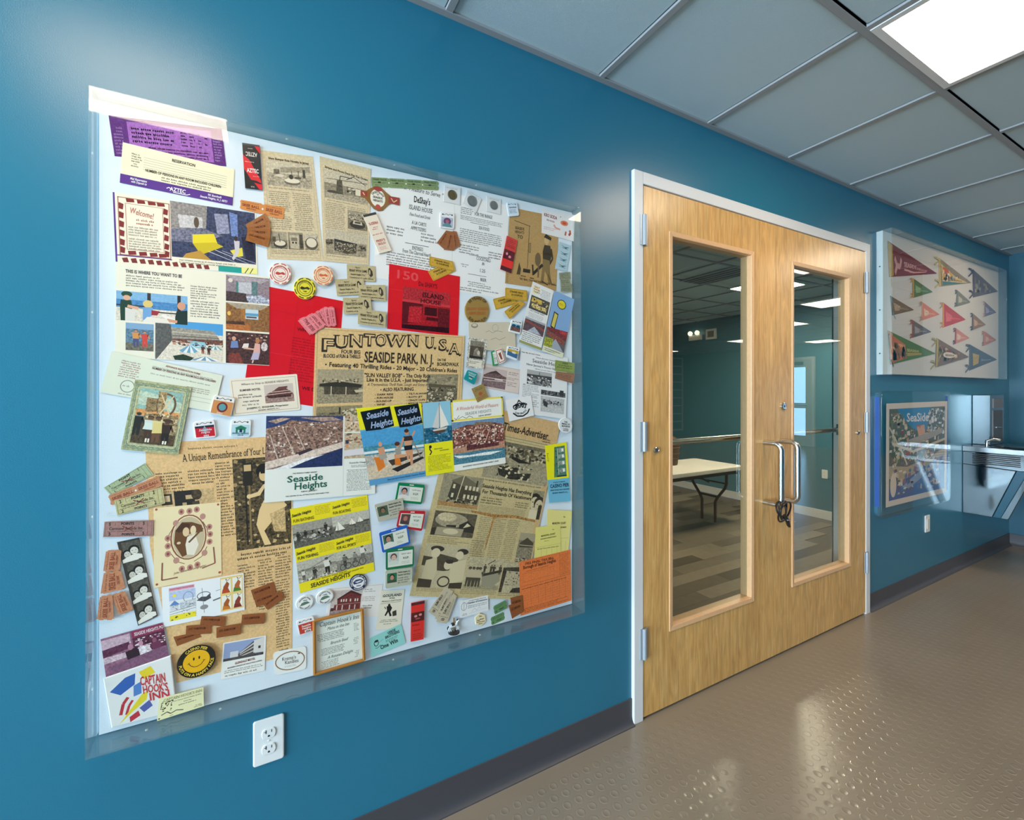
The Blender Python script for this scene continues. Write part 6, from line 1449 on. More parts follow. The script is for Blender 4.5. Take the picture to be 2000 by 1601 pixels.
ticket([(919, 759), (942, 749), (952, 775), (931, 786)], '97814c~1', [('g', .15, .12, .85, .3, 2, '5c4a24'), ('e', .5, .55, .16, .12, 'a8542c'), ('g', .15, .7, .85, .9, 2, '8a4a24')], 'tan ticket with red stamp beside the teal badge', 'loose tickets')
for i, (q, l) in enumerate((([(1091, 533), (1113, 531), (1114, 545), (1092, 546)], 'top'), ([(1093, 545), (1112, 543), (1114, 560), (1094, 560)], 'middle'), ([(1093, 557), (1115, 555), (1116, 571), (1093, 570)], 'bottom'))):
    ticket(q, '8a9078~2', [('g', .1, .15, .9, .85, 3, '5c6250')], 'grey green ticket, %s of three under the blue stamps' % l, 'grey green tickets')
# pink tickets
for q, l in (([(614, 610), (632, 601), (649, 632), (632, 640)], 'middle'), ([(629, 600), (652, 599), (657, 637), (637, 639)], 'right-hand'), ([(580, 625), (614, 610), (637, 636), (606, 656)], 'left-hand')):
    ticket([q[3], q[0], q[1], q[2]] if l != 'left-hand' else [q[3], q[0], q[1], q[2]], 'e2848c~1', [('t', 'SKEE BALL', .12, .9, .40, .18, '8a3a44', 'b'), ('g', .1, .5, .9, .66, 1, '9a4a54'), ('t', 'ONE TICKET', .15, .85, .85, .14, '8a3a44', 'b'), ('b', .04, .05, .96, .95, .015, 'b45a64')], 'pink ticket, the %s one above the amusement flyer' % l, 'pink tickets', NOTCH)
# point tickets
for q, col, n, l in (([(203, 952), (283, 904), (301, 927), (217, 967)], 'a9b893~1', '1', 'green one-point arcade ticket on top of the tilted three'), ([(224, 977), (318, 950), (323, 982), (230, 1006)], 'bfb888~1', '2', 'olive two-point arcade ticket, lowest of the tilted three'), ([(205, 1018), (300, 1015), (299, 1046), (202, 1048)], 'a57c76~1', '5', 'mauve five-point arcade ticket above the photo strip')):
    if n == '2':
        ticket([(211, 967), (312, 928), (318, 948), (217, 987)], 'c08a64~1', skee(0, .5, '9a4a34') + skee(.5, 1, '9a4a34') + [('e', .5, .5, .02, .1, 'e4e0d8', 8)], 'orange skee-ball strip between two arcade point tickets', SK, STRIP2)
    ticket(q, col, [('b', .03, .06, .97, .94, .006, '4a4a38'), ('t', 'POINTS' if n != '1' else 'POINT', .33, .60, .24, .16, K, 'b'), ('t', n, .09, .13, .27, .20, K, 'b'), ('t', n, .78, .82, .27, .20, K, 'b'), ('t', n, .10, .14, .9, .20, K, 'b'), ('t', n, .78, .82, .9, .20, K, 'b'), ('l', [(.22, .06), (.22, .30)], .006, '4a4a38'), ('l', [(.7, .06), (.7, .30)], .006, '4a4a38'),
                    ('t', 'Carousel Arcade Inc.', .10, .80, .55, .18, '3a3020', 's'), ('g', .08, .60, .82, .70, 1, '5c5440'), ('t', 'POINTS', .36, .62, .90, .13, K, 'b'), ('l', [(.36, .30), (.6, .68)], .02, '8a3a30'), ('l', [(.40, .66), (.58, .34)], .02, '8a3a30'), ('l', [(.88, .06), (.88, .94)], .006, '4a4a38')], l, 'arcade point tickets')
for q, l in (([(202, 1116), (208, 1074), (238, 1072), (235, 1114)], 'topmost skee-ball ticket left of the photo strip'), ([(197, 1160), (204, 1116), (237, 1112), (246, 1148)], 'second skee-ball ticket left of the photo strip'), ([(233, 1200), (219, 1160), (244, 1151), (262, 1189)], 'lower right skee-ball ticket beside the photo strip'), ([(190, 1209), (197, 1162), (221, 1158), (224, 1208)], 'lower left skee-ball ticket near the board edge')):
    ticket(q, 'c08462~1', skee(0, 1, '94442c'), l, SK, NOTCH)
# surf tickets
for q, l in (([(836, 1193), (868, 1145), (880, 1150), (850, 1203)], 'left'), ([(848, 1206), (877, 1151), (884, 1152), (862, 1212)], 'middle'), ([(850, 1212), (884, 1157), (891, 1162), (871, 1216)], 'right')):
    ticket(q, 'bdb49c', [('t', '10', .06, .16, .62, .30, K, 'b'), ('l', [(.2, .1), (.2, .9)], .012, '5c584c'), ('t', 'SURF SKILO', .30, .72, .45, .28, K, 'b'), ('g', .28, .55, .9, .85, 2, '77715f')], 'grey stub ticket, the %s of three below the newspaper' % l, 'grey stub tickets', None, .0005, .02)
# yellow skilo cards
SKC = 'yellow game cards'


def skilo():
    return [('b', .03, .06, .97, .94, .010, '6a5014'), ('t', 'STRAND SKILO', .2, .82, .38, .17, '3a2c0c', 'b'), ('t', '10 COUPONS', .26, .78, .66, .19, '3a2c0c', 'b'), ('t', '*', .1, .15, .62, .12, '3a2c0c', 'b'), ('t', '*', .86, .91, .62, .12, '3a2c0c', 'b'), ('g', .3, .74, .8, .82, 1, '7a6020')]


for q, l in (([(835, 530), (872, 514), (884, 532), (846, 549)], 'lower tilted yellow game card on the red folder'), ([(838, 501), (884, 511), (888, 531), (837, 519)], 'upper yellow game card on the red folder'),
             ([(962, 584), (1003, 574), (1010, 592), (968, 605)], 'left yellow game card of the fan below the brown bag'), ([(983, 609), (1012, 587), (1025, 593), (994, 624)], 'lower yellow game card of the fan below the brown bag'), ([(985, 562), (1028, 568), (1028, 589), (985, 584)], 'top yellow game card of the fan below the brown bag')):
    sheet('game_card', l, 'card', q, 'c9a23c', skilo(), SKC, .0008, rnd=.04)
# penny pitch cards
for q, l in (([(677, 516), (732, 520), (733, 551), (678, 546)], 'top'), ([(654, 546), (710, 544), (712, 575), (658, 578)], 'second'), ([(699, 557), (752, 557), (753, 589), (700, 583)], 'third'), ([(669, 582), (723, 581), (726, 612), (671, 614)], 'fourth'), ([(699, 603), (753, 610), (752, 640), (698, 633)], 'bottom')):
    sheet('coupon_card', 'beige penny game coupon with a bird, %s of the five' % l, 'card', q, 'b9ad86~1',
          [('t', "Agnes'", .28, .48, .22, .10, '4a4430', 'i'), ('t', 'PENNY PITCH GAME', .08, .70, .46, .15, '3a3424', 'b'), ('t', 'Seaside Heights, N. J.', .12, .64, .67, .09, '3a3424', 'b'), ('t', 'Coupons are good for Games', .08, .92, .87, .075, '3a3424', 'b'), ('p', [(.76, .18), (.82, .16), (.90, .34), (.92, .6), (.84, .72), (.76, .56), (.74, .36)], '3a342a'), ('e', .80, .42, .03, .16, 'b9ad86'), ('p', [(.74, .22), (.80, .14), (.84, .22), (.78, .28)], '2a261e'), ('l', [(.82, .7), (.80, .8)], .012, '2a261e')], 'penny game coupons', .0005)
# matchbooks
sheet('matchbook', 'red and black motel matchbook left of the bumper clipping', 'matchbook', [(473, 280), (507, 285), (512, 372), (479, 368)], '26211f',
      [('p', [(0, .26), (.98, .84), (.98, .86), (.46, .76), (0, .56)], 'd6222a'), ('p', [(0, .26), (.34, .36), (1, .82), (.38, .80), (0, .56)], 'd6222a'), ('p', [(.62, 0), (1, 0), (1, .2), (.9, .15)], 'd6222a'), ('p', [(.55, .86), (1, .88), (1, 1), (.85, 1)], 'd6222a'), ('r', 0, 0, 1, .04, '4a4442'),
       ('t', 'AZTEC', .17, .86, .64, .09, 'f0ece8', 'b'), ('t', 'AZTEC', .82, .16, .19, -.09, 'd8d4d0', 'b'), ('g', .3, .09, .7, .12, 1, 'b0aaa6'), ('g', .1, .39, .6, .42, 1, 'f0c4c4'), ('g', .5, .7, .9, .73, 1, 'e0a0a0'), ('g', .2, .92, .6, .98, 1, 'a09a96')], 'matchbooks', .003, gloss=True)
sheet('matchbook', 'cream matchbook with red lettering and black strip on the menu', 'matchbook', [(708, 421), (733, 415), (764, 490), (740, 496)], 'e0d8c8',
      [('r', 0, 0, 1, .06, '3a3634'), ('t', "FRED'S", .85, .15, .22, -.06, 'b83a30', 'b'), ('g', .25, .33, .75, .42, 2, 'b85a50'), ('g', .1, .5, .9, .55, 1, 'c0403a'), ('t', "FRED'S", .15, .85, .72, .055, 'b83a30', 'b'), ('t', 'SKILO', .2, .8, .80, .055, 'b83a30', 'b'), ('g', .2, .84, .8, .93, 3, 'c88a80')], 'matchbooks', .003)
sheet('matchbook', 'red matchbook with dark panel and black lettering at the board bottom', 'matchbook', [(802, 1176), (828, 1171), (826, 1246), (801, 1251)], 'd92a26',
      [('r', 0, 0, 1, .07, '4a1a22'), ('r', 0, .26, 1, .50, '4f1218'), ('e', .35, .36, .12, .03, 'd88a84'), ('e', .7, .34, .12, .03, 'd88a84'), ('e', .5, .43, .2, .02, 'a84a4c'), ('g', .1, .55, .9, .62, 1, '8a1414'), ('g', .2, .70, .8, .75, 1, '8a1414'), ('g', .15, .8, .9, .95, 3, '9a1a18')], 'matchbooks', .003, gloss=True)
# cigar band
cb = sheet('cigar_band', 'brown and gold cigar band with a white medallion over the clipping', 'label', [(694, 366), (780, 384), (780, 412), (694, 394)], '8a6434',
           [('r', 0, .13, .11, .57, 'd8d0b8'), ('r', .12, .15, .26, .5, '9a3c34'), ('r', .74, .12, 1, .62, '9a3c34'), ('l', [(.80, .25), (.86, .5), (.94, .3)], .02, 'd8c8a0'), ('l', [(.16, .25), (.2, .42)], .02, 'd8c8a0'), ('e', .495, .45, .17, .62, 'ece6da', 24), ('e', .5, -.2, .10, .16, '9a3c34'), ('e', .5, 1.05, .06, .18, 'b44a3c'), ('t', 'SEASIDE', .385, .605, .48, .15, '3a3428', 'bs'), ('t', 'HEIGHTS', .385, .605, .70, .15, '3a3428', 'bs'), ('a', 'GREETINGS', .495, .5, .40, -60, 60, .14, '4a4438', 'b'), ('t', 'OF', .47, .52, .25, .1, '3a3428', 'b')],
           out=[(0, .10), (.22, .12), (.32, -.12), (.42, -.34), (.5, -.4), (.58, -.34), (.68, -.1), (.8, .12), (1, .10), (1, .64), (.8, .62), (.72, .8), (.6, 1.25), (.5, 1.34), (.4, 1.25), (.28, .86), (.2, .62), (0, .58)])

# --- round chips and buttons
def ring_quad(px, py, rx, ry=None, tilt=0.0):
    ry = ry or rx
    return [(px - rx, py - ry - tilt), (px + rx, py - ry + tilt), (px + rx, py + ry + tilt), (px - rx, py + ry - tilt)]


for px, py, r_, base, ink, lab in ((547, 535, 21.5, 'e8e2da', 'c0453c', 'white and red poker chip left of the yellow chip'), (595, 563.5, 21.5, 'ddd33a', '3a3820', 'yellow and black poker chip below the other two'), (630.5, 539, 19.5, 'e9cfae', 'd0673e', 'cream and orange poker chip right of the yellow chip')):
    dash = []
    for k in range(8):
        a0, a1 = math.radians(k * 45 + 6), math.radians(k * 45 + 36)
        am = (a0 + a1) / 2
        dash.append(('p', [(.5 + .475 * math.cos(a0), .5 + .475 * math.sin(a0)), (.5 + .485 * math.cos(am), .5 + .485 * math.sin(am)), (.5 + .475 * math.cos(a1), .5 + .475 * math.sin(a1)), (.5 + .43 * math.cos(a1), .5 + .43 * math.sin(a1)), (.5 + .44 * math.cos(am), .5 + .44 * math.sin(am)), (.5 + .43 * math.cos(a0), .5 + .43 * math.sin(a0))], ink))
    sheet('poker_chip', lab, 'poker chip', ring_quad(px, py, r_, r_ * .99, 1.5), base,
          dash + [('o', .5, .5, .37, .37, .035, ink), ('o', .5, .5, .27, .27, .02, ink), ('a', 'CASINO PIER', .5, .5, .285, -60, 60, .055, ink, 'b'), ('p', [(.28, .48), (.36, .42), (.5, .46), (.62, .42), (.74, .5), (.68, .56), (.56, .53), (.4, .57), (.3, .54)], ink), ('t', '100', .42, .58, .68, .06, ink, 'b'), ('g', .4, .60, .6, .63, 1, ink)], 'poker chips', .0034, ell_uv(), bevel=.0008, gloss=True)
sheet('smiley_sticker', 'round black and yellow smiling face sticker on tan newspaper', 'sticker', ring_quad(384, 1288, 38, 31, -9.5), '1a1712',
      [('e', .5, .5, .345, .345, 'f0b311', 36), ('e', .43, .41, .022, .05, '1a1712'), ('e', .57, .40, .022, .05, '1a1712'), ('l', [(.30, .52), (.36, .61), (.44, .66), (.53, .66), (.62, .62), (.70, .51)], .018, '1a1712'), ('l', [(.27, .54), (.33, .50)], .014, '1a1712'), ('l', [(.67, .50), (.73, .52)], .014, '1a1712'),
       ('a', 'CASINO PIER', .5, .5, .375, -42, 42, .085, 'e8c84a', 'b'), ('a', 'PUTS ON A HAPPY FACE', .5, .5, .455, 268, 92, .08, 'e8c84a', 'b')], out=ell_uv(), gloss=True)
for px, py, lab in ((595, 1176, 'white oval town badge with green emblem, the lower left one'), (634, 1164.5, 'white oval town badge with green emblem, the upper right one')):
    sheet('badge', lab, 'badge', ring_quad(px, py, 17.3, 14, -3.6), 'e9ecec',
          [('o', .5, .5, .47, .47, .03, 'c4c8c8'), ('p', [(.22, .66), (.32, .48), (.46, .42), (.64, .42), (.80, .56), (.62, .6), (.4, .66)], '5c7868'), ('a', 'SEASIDE PARK', .5, .5, .33, -70, 70, .085, '4a4a4c', 'b'), ('t', '1898', .38, .62, .36, .07, '4a4a4c', 'b'), ('a', 'NEW JERSEY', .5, .5, .42, 240, 120, .08, '4a4a4c', 'b')], 'oval town badges', .004, ell_uv(), bevel=.0015, gloss=True)
sheet('badge', 'round navy blue and white badge on the yellow brochure corner', 'badge', ring_quad(699, 1136, 17, 16, -2), '22284c',
      [('e', .5, .5, .34, .34, 'e2e6ea', 28), ('p', [(.2, .46), (.36, .32), (.62, .30), (.8, .40), (.7, .52), (.4, .58), (.24, .6)], '333c62'), ('p', [(.3, .46), (.6, .38), (.72, .42), (.44, .52)], 'd2d8e2'), ('t', '2004', .38, .64, .74, .09, '4a5070', 'b'), ('a', 'DEPARTMENT OF PUBLIC', .5, .5, .38, -120, 120, .075, 'e2e6ea', 'b'), ('a', 'WORKS', .5, .5, .45, 220, 140, .075, 'e2e6ea', 'b')], None, .003, ell_uv(), bevel=.001, gloss=True)
sheet('button', 'small white round button with black lettering at the right edge', 'button', ring_quad(1102, 830.5, 13.2, 15, 1.5), 'dfe3e6',
      [('t', 'THE', .38, .62, .32, .10, K, 'b'), ('t', 'PRIDE OF', .2, .8, .46, .10, K, 'b'), ('t', 'SEASIDE', .2, .8, .60, .10, K, 'b'), ('t', 'CASINO', .3, .7, .76, .07, '4a4a4c', 'b'), ('t', 'ARCADE', .3, .7, .86, .07, '4a4a4c', 'b')], None, .004, ell_uv(), bevel=.0015, gloss=True)
sheet('token', 'cream six-sided token with a black wave below the chamber card', 'token', ring_quad(937.6, 1209, 11.5, 13, -1), 'e2d6b0',
      [('t', '2002', .36, .62, .28, .09, '6a5c34', 'b'), ('l', [(.2, .52), (.38, .55), (.52, .44), (.62, .46), (.78, .42)], .05, K), ('t', 'SEASIDE PARK', .16, .86, .70, .07, '6a5c34', 'b', -.05), ('t', 'BADGE', .34, .66, .84, .08, '6a5c34', 'b', -.03)], None, .0035, [(.5 + .5 * math.cos(math.radians(a)), .5 + .5 * math.sin(math.radians(a))) for a in (20, 80, 140, 200, 260, 320)], bevel=.001)

# --- tag badges with a wave pin at the top
def wave(c):
    return [('l', [(.2, .14), (.3, .17), (.42, .09), (.55, .18), (.66, .11), (.8, .15)], .03, c), ('e', .18, .15, .05, .05, c), ('e', .82, .15, .05, .05, c)]


BG = 'beach tag badges'
for q, col, lab, ops in (
        ([(859, 414), (887, 417), (886, 449), (858, 445)], 'e2e6ea', 'white beach tag with purple wheel on the menu', wave('3a3c44') + [('r', .1, .32, .9, .92, 'a4b0c4~3'), ('e', .5, .56, .26, .22, '6a4470'), ('e', .5, .56, .12, .1, 'b85a6a'), ('p', [(.2, .8), (.5, .6), (.8, .8), (.8, .9), (.2, .9)], '5f8a94')]),
        ([(988, 396), (1008, 396), (1013, 422), (992, 424)], 'cfe0ee', 'pale blue beach tag above the brown bag', wave('2c4a78') + [('t', 'SEASIDE', .15, .85, .42, .10, '2c4a78', 'b'), ('g', .15, .5, .85, .8, 3, '4a78a8')]),
        ([(997, 624), (1018, 628), (1014, 654), (991, 648)], 'dfe6ea', 'beach tag with blue sunglasses print beside the taffy leaflet', wave('3a3c44') + [('r', .08, .3, .92, .86, '7a5a54~4'), ('r', .08, .3, .92, .5, '8fc0d4'), ('e', .3, .44, .18, .1, '1f4f74'), ('e', .68, .46, .18, .1, '1f4f74')]),
        ([(989, 675), (1013, 680), (1007, 705), (986, 697)], 'dce6ee', 'beach tag with yellow and blue boat print', wave('3a3c44') + [('r', .05, .25, .95, .5, 'c4a43a'), ('p', [(.05, .45), (.95, .5), (.95, .85), (.05, .8)], '3f6a98'), ('e', .6, .46, .2, .08, 'd8dcd4')]),
        ([(911, 722), (931, 729), (924, 752), (903, 740)], '1f8f94', 'teal beach tag with white lettering', [('g', .15, .12, .9, .3, 2, 'dfeef0'), ('t', 'SEASIDE', .25, .8, .45, .09, 'dfeef0', 'b'), ('t', '2003', .35, .65, .72, .13, 'dfeef0', 'b'), ('p', [(.3, .52), (.6, .5), (.7, .58), (.4, .6)], '1a3a44')]),
        ([(419, 771), (460, 777), (451, 814), (410, 806)], 'e4e4e2', 'orange beach tag with round teal emblem', wave('4a4c50') + [('r', .03, .26, .97, .97, 'cf8f54'), ('e', .5, .58, .25, .27, '7a2c2c'), ('e', .5, .58, .17, .18, '5f9aa0'), ('t', '2001', .3, .6, .95, .08, 'ece4da', 'b')]),
        ([(377, 824), (419, 819), (423, 853), (382, 857)], 'e4e6ea', 'red beach tag with white script and star', wave('4a4c50') + [('r', .05, .28, .95, .92, 'c4202e'), ('r', .05, .28, .95, .40, '2c2a3a'), ('p', [(.5, .28), (.58, .45), (.7, .5), (.56, .6), (.5, .8), (.44, .6), (.3, .5), (.42, .45)], '8a98a4'), ('t', 'Seaside', .2, .82, .58, .12, 'f0eef0', 'i'), ('t', 'Heights', .3, .72, .72, .12, 'f0eef0', 'i'), ('t', '2003', .4, .66, .90, .09, 'f0eef0', 'b')]),
        ([(452, 819), (491, 819), (489, 853), (449, 852)], 'e4eaec', 'pale blue beach tag with green pavilion print', wave('4a4c50') + [('r', .06, .3, .94, .95, 'b4d4e2'), ('p', [(.22, .48), (.5, .34), (.8, .48), (.74, .54), (.74, .78), (.64, .78), (.64, .6), (.36, .6), (.36, .78), (.26, .78), (.26, .54)], '2f7a5c'), ('r', .44, .54, .58, .74, '24384a'), ('t', 'SEASIDE HEIGHTS', .1, .9, .84, .08, '2c5a78', 'b'), ('t', '2010', .36, .64, .94, .08, '2c5a78', 'b')]),
        ([(578, 1211), (612, 1201), (617, 1229), (584, 1239)], 'e6e8ec', 'red and white beach tag touching the framed menu', wave('4a4c50') + [('r', .06, .3, .95, .95, 'c03a2c'), ('t', 'Seaside', .24, .76, .52, .12, 'f0eeea', 'b'), ('t', 'Heights', .24, .76, .68, .12, 'f0eeea', 'b'), ('r', .36, .76, .72, .92, 'ecece8'), ('t', '2006', .40, .68, .90, .10, '4a4a4c', 'b')])):
    sheet('beach_tag', lab, 'badge', q, col, ops, BG, .0035, rnd=.13, bevel=.0008, gloss=True)
for q, col, lab, ops in (([(957, 687), (964, 684), (971, 713), (961, 715)], '3f8f5c', 'narrow green plastic tag behind a red framed one', [('r', .35, .1, 1, .9, 'dfe6e0'), ('g', .4, .2, .95, .8, 5, '3f8f5c')]),
                         ([(964, 684), (977, 680), (985, 705), (973, 711)], 'ece8e2', 'white tag with red frame beside the green tag', [('b', .05, .05, .95, .95, .09, 'c45a3c'), ('p', [(.3, .3), (.7, .25), (.65, .8), (.4, .75)], '8a5044')])):
    sheet('plastic_tag', lab, 'badge', q, col, ops, None, .002, rnd=.1, gloss=True)

# --- coins in white holders
for q, lab, met in (([(868, 362), (899, 368), (898, 401), (866, 394)], 'square coin holder with a dark bronze coin', '7a6c4c'), ([(912, 372), (940, 389), (930, 415), (904, 397)], 'tilted coin holder with a silver coin, the middle one', '8d9296'), ([(950, 383), (978, 390), (977, 420), (950, 413)], 'square coin holder with a silver coin, the right one', '868b8f')):
    o = sheet('coin_holder', lab, 'coin', q, 'd6dade', [('g', .1, .06, .9, .16, 1, 'a8acb0'), ('e', .5, .5, .31, .31, 'b4b8bc', 24), ('b', .02, .02, .98, .98, .01, 'bcc0c4')], 'coins in paper holders', .0015)
    bb = Sheet.done[-1]
    r_ = (bb[0][1] - bb[0][0]) * .27
    MB().lathe([(r_, 0), (r_, -.0008), (r_ * .9, -.0012), (r_ * .86, -.0008), (r_ * .5, -.001), (r_ * .3, -.0012), (0, -.0012)], (0, bb[1], 0), 'y', 24).build('coin', mat('coin_' + met, met, .4, .85, bump=(900, .5)), o, smooth=True)

# --- clip-on identity cards
for q, col, lab, skin, hair, top, back in (
        ([(777, 941), (829, 946), (822, 984), (770, 979)], '147a4c', 'green framed pass, the upper one, below the beach brochure', 'c49480', '2a1c18', 'd8d8d4', 'a9b8c0'),
        ([(730, 984), (785, 971), (789, 1005), (738, 1018)], 'b3b2a2', 'clear plastic pass with dark photo between green and red passes', '8a6a50', '3a2c20', '3f5a44', '4a5a44'),
        ([(779, 995), (829, 996), (822, 1035), (772, 1027)], 'b81f2c', 'red framed pass in the column of passes', 'b0786c', '6a4038', '4a3a3c', '5a4444'),
        ([(738, 1038), (793, 1022), (799, 1059), (745, 1077)], '1f5fc0', 'blue framed pass tilted in the column of passes', 'b08a78', '2c2420', 'd8dcd8', '3f6a5c'),
        ([(751, 1070), (806, 1063), (805, 1102), (751, 1110)], '13704a', 'green framed pass, the lower one, under the blue pass', 'd2b4a4', '5c3a34', 'c9d4cc', 'b4c4c0'),
        ([(750, 1110), (802, 1104), (801, 1136), (750, 1145)], 'b4b8a6', 'clear plastic pass with green photo, lowest of the passes', 'c08a74', '241c1a', '3a4a40', '1f6a48')):
    framed = col[0] in '1' or col.startswith('b81')
    ops = []
    if framed:
        ops += [('r', .07, .16, .95, .88, 'd8ddd2'), ('r', .42, .05, .58, .10, 'cfd8d0'), ('t', 'V.I.P.', .60, .82, .56, .10, '4a4e4c', 'b'), ('g', .55, .26, .9, .36, 1, '77807a'), ('g', .55, .66, .85, .8, 2, 'a0a8a0'), ('ph', .10, .2, .45, .78, [('r', 0, 0, 1, 1, back), ('h', .5, 1.0, .95, skin, hair, top)])]
    else:
        ops += [('t', 'Seaside Heights, N.J.', .46, .92, .22, .08, '3a3c36', 'b'), ('t', 'Seaside Tack Shop', .46, .92, .38, .08, '3a3c36', 'b'), ('g', .46, .45, .9, .85, 3, '6a6c62'), ('e', .05, .2, .025, .035, 'e4e6e0'), ('e', .95, .75, .025, .035, 'e4e6e0'), ('ph', .06, .18, .42, .72, [('r', 0, 0, 1, 1, back), ('h', .5, 1.05, .95, skin, hair, top)])]
    sheet('identity_pass', lab, 'pass', q, col, ops, 'clip-on passes', .0018, rnd=.06, gloss=True)
sheet('chamber_card', 'white membership card with signature above the six-sided token', 'card', [(898, 1172), (952, 1161), (953, 1191), (898, 1206)], 'e2e6e8',
      [('o', .13, .38, .10, .24, .012, '5c6a78'), ('l', [(.13, .12), (.13, .62)], .012, '5c6a78'), ('t', 'Seaside Heights Business', .3, .92, .14, .07, '4a6078', 's'), ('t', 'Chamber of Commerce', .24, .96, .28, .10, '3a4a5c', 'bs'), ('g', .26, .36, .97, .56, 2, '8a949c'), ('l', [(.4, .8), (.5, .62), (.58, .78), (.68, .6), (.72, .74)], .008, 'a0a8b0'), ('g', .06, .78, .26, .92, 2, '55616c'), ('l', [(.3, .86), (.95, .78)], .006, 'a0a8b0')])

# --- carousel horse pin
hq = at(884, 1219, BOARD)
hs = thing('carousel_horse_pin', 'tiny white carousel horse on a gold pole at the board bottom', 'figurine', (hq.x, BOARD, hq.z - .022))
Mh, Mg, Mk = mat('horse_enamel', (.8, .8, .8), .25), mat('pole_gold', 'b08a4c', .3, .6), mat('horse_black', (.02, .018, .02), .3)
MB().tube([(.002, -.006, .004), (.002, -.006, .044)], .0022, 10).build('pole', Mg, hs)
MB().tube([(-.014, -.006, .019), (-.006, -.006, .021), (.004, -.006, .020), (.012, -.006, .024)], [.004, .0055, .005, .0045], 10).build('horse_body', Mh, hs, smooth=True)
MB().tube([(.010, -.006, .024), (.014, -.006, .031), (.017, -.006, .034), (.020, -.006, .031)], [.0042, .0035, .0035, .002], 10).build('horse_head', Mh, hs, smooth=True)
for a, b, c in ((-.012, -.017, -.012), (-.008, -.011, -.006), (.008, .014, .011), (.011, .018, .017)):
    MB().tube([(a, -.006, .018), (b, -.007, .011), (c, -.007, .005)], [.0026, .0019, .0016], 8).build('leg', Mh, hs, smooth=True)
MB().tube([(-.006, -.006, .0245), (.003, -.006, .0255)], [.0058, .0056], 10).build('saddle', Mk, hs, smooth=True)
MB().tube([(-.015, -.006, .022), (-.019, -.006, .018), (-.019, -.006, .012)], [.002, .0022, .001], 8).build('tail', Mk, hs, smooth=True)
MB().tube([(.012, -.006, .034), (.015, -.006, .037), (.019, -.006, .036)], [.0018, .002, .001], 8).build('mane', Mk, hs, smooth=True)
MB().lathe([(.018, 0), (.018, .0025), (.016, .0035), (0, .0035)], (.001, -.009, 0), 'z', 20).build('stand', Mk, hs, smooth=True)

# ------------------------------------------------------------------ pennant case
YPB, YPF = -.034, -.083
pL, pR = at(1743, 590, YPF).x, at(1967, 590, YPF).x
pz = [at(1744, 441, YPF).z, at(1967, 530, YPF).z, at(1740, 731, YPF).z, at(1963.5, 741, YPF).z]
PZ1, PZ0 = (pz[0] + pz[1]) / 2, (pz[2] + pz[3]) / 2
pc = thing('pennant_case', 'deep clear case of felt pennants right of the doors', 'display case', ((pL + pR) / 2, 0, PZ0))
cx, cz = (pL + pR) / 2, PZ0
M_pb = mat('pennant_board', (.74, .70, .68), .7, spec=.2, bump=(500, .2))
box('backing_board', pL - cx + .004, pR - cx - .004, YPB, -.001, .004, PZ1 - cz - .004, M_pb, pc)
clear_cover('cover', pL - cx, pR - cx, 0, PZ1 - cz, -.001, YPF, .004, pc)
for z in (.15, .45, .75):
    MB().lathe([(.004, 0), (.0035, -.003), (0, -.004)], (pL - cx, -.02, (PZ1 - cz) * z), 'x', 8).build('cover_screw', M_dark, pc)

PG = 'souvenir pennants'
PEN = [((1733, 470), (1736, 541), (1829, 534), '7a2c3c', 'b08a24', 'large maroon pennant with script, top left of the case'),
       ((1833, 503), (1834, 560), (1896, 552), '8f8a78', 'c9b878', 'multicoloured beach pennant in the top row'),
       ((1899, 525), (1900, 581), (1948, 569), '5c5a68', '4a3f5c', 'grey and purple pennant at the top right'),
       ((1782, 543), (1782, 582), (1820, 570), '567a58', 'c99a4c', 'small green pennant with tan ties'),
       ((1738, 577), (1742, 616), (1784, 605), '7a6c5c', '5a7078', 'brown pennant with grey ties on the left edge'),
       ((1800, 589), (1800, 626), (1834, 614), 'd48474', 'c9a48c', 'pale coral pennant with cream edge'),
       ((1841, 590), (1841, 640), (1885, 624), 'b8404a', 'd89a5c', 'bright red pennant in the middle of the case'),
       ((1868, 566), (1867, 599), (1894, 590), '7a8078', '5c6f74', 'small grey pennant with grey ties'),
       ((1922, 588), (1922, 619), (1945, 610), '6a6c8c', 'c9a090', 'small slate blue pennant at right'),
       ((1898, 611), (1898, 645), (1924, 634), '8f7560', '3a3a5c', 'small brown pennant with navy ties'),
       ((1781, 624), (1781, 660), (1818, 648), '6a6c78', 'a8543c', 'navy and grey pennant with red ties'),
       ((1865, 640), (1864, 672), (1892, 660), 'c98a84', '7a3058', 'small pink pennant with plum ties'),
       ((1920, 646), (1920, 675), (1944, 664), 'b4786c', 'c98a74', 'small rose brown pennant at far right'),
       ((1733, 645), (1738, 712), (1825, 690), '587f4e', 'b98458', 'large green pennant with orange end, bottom left'),
       ((1828, 660), (1826, 717), (1890, 697), '7a6a60', 'b8a85c', 'brown pennant with white oval, bottom row'),
       ((1893, 672), (1892, 724), (1946, 702), '4a5c70', '55606c', 'slate pennant with yellow figure, bottom right')]
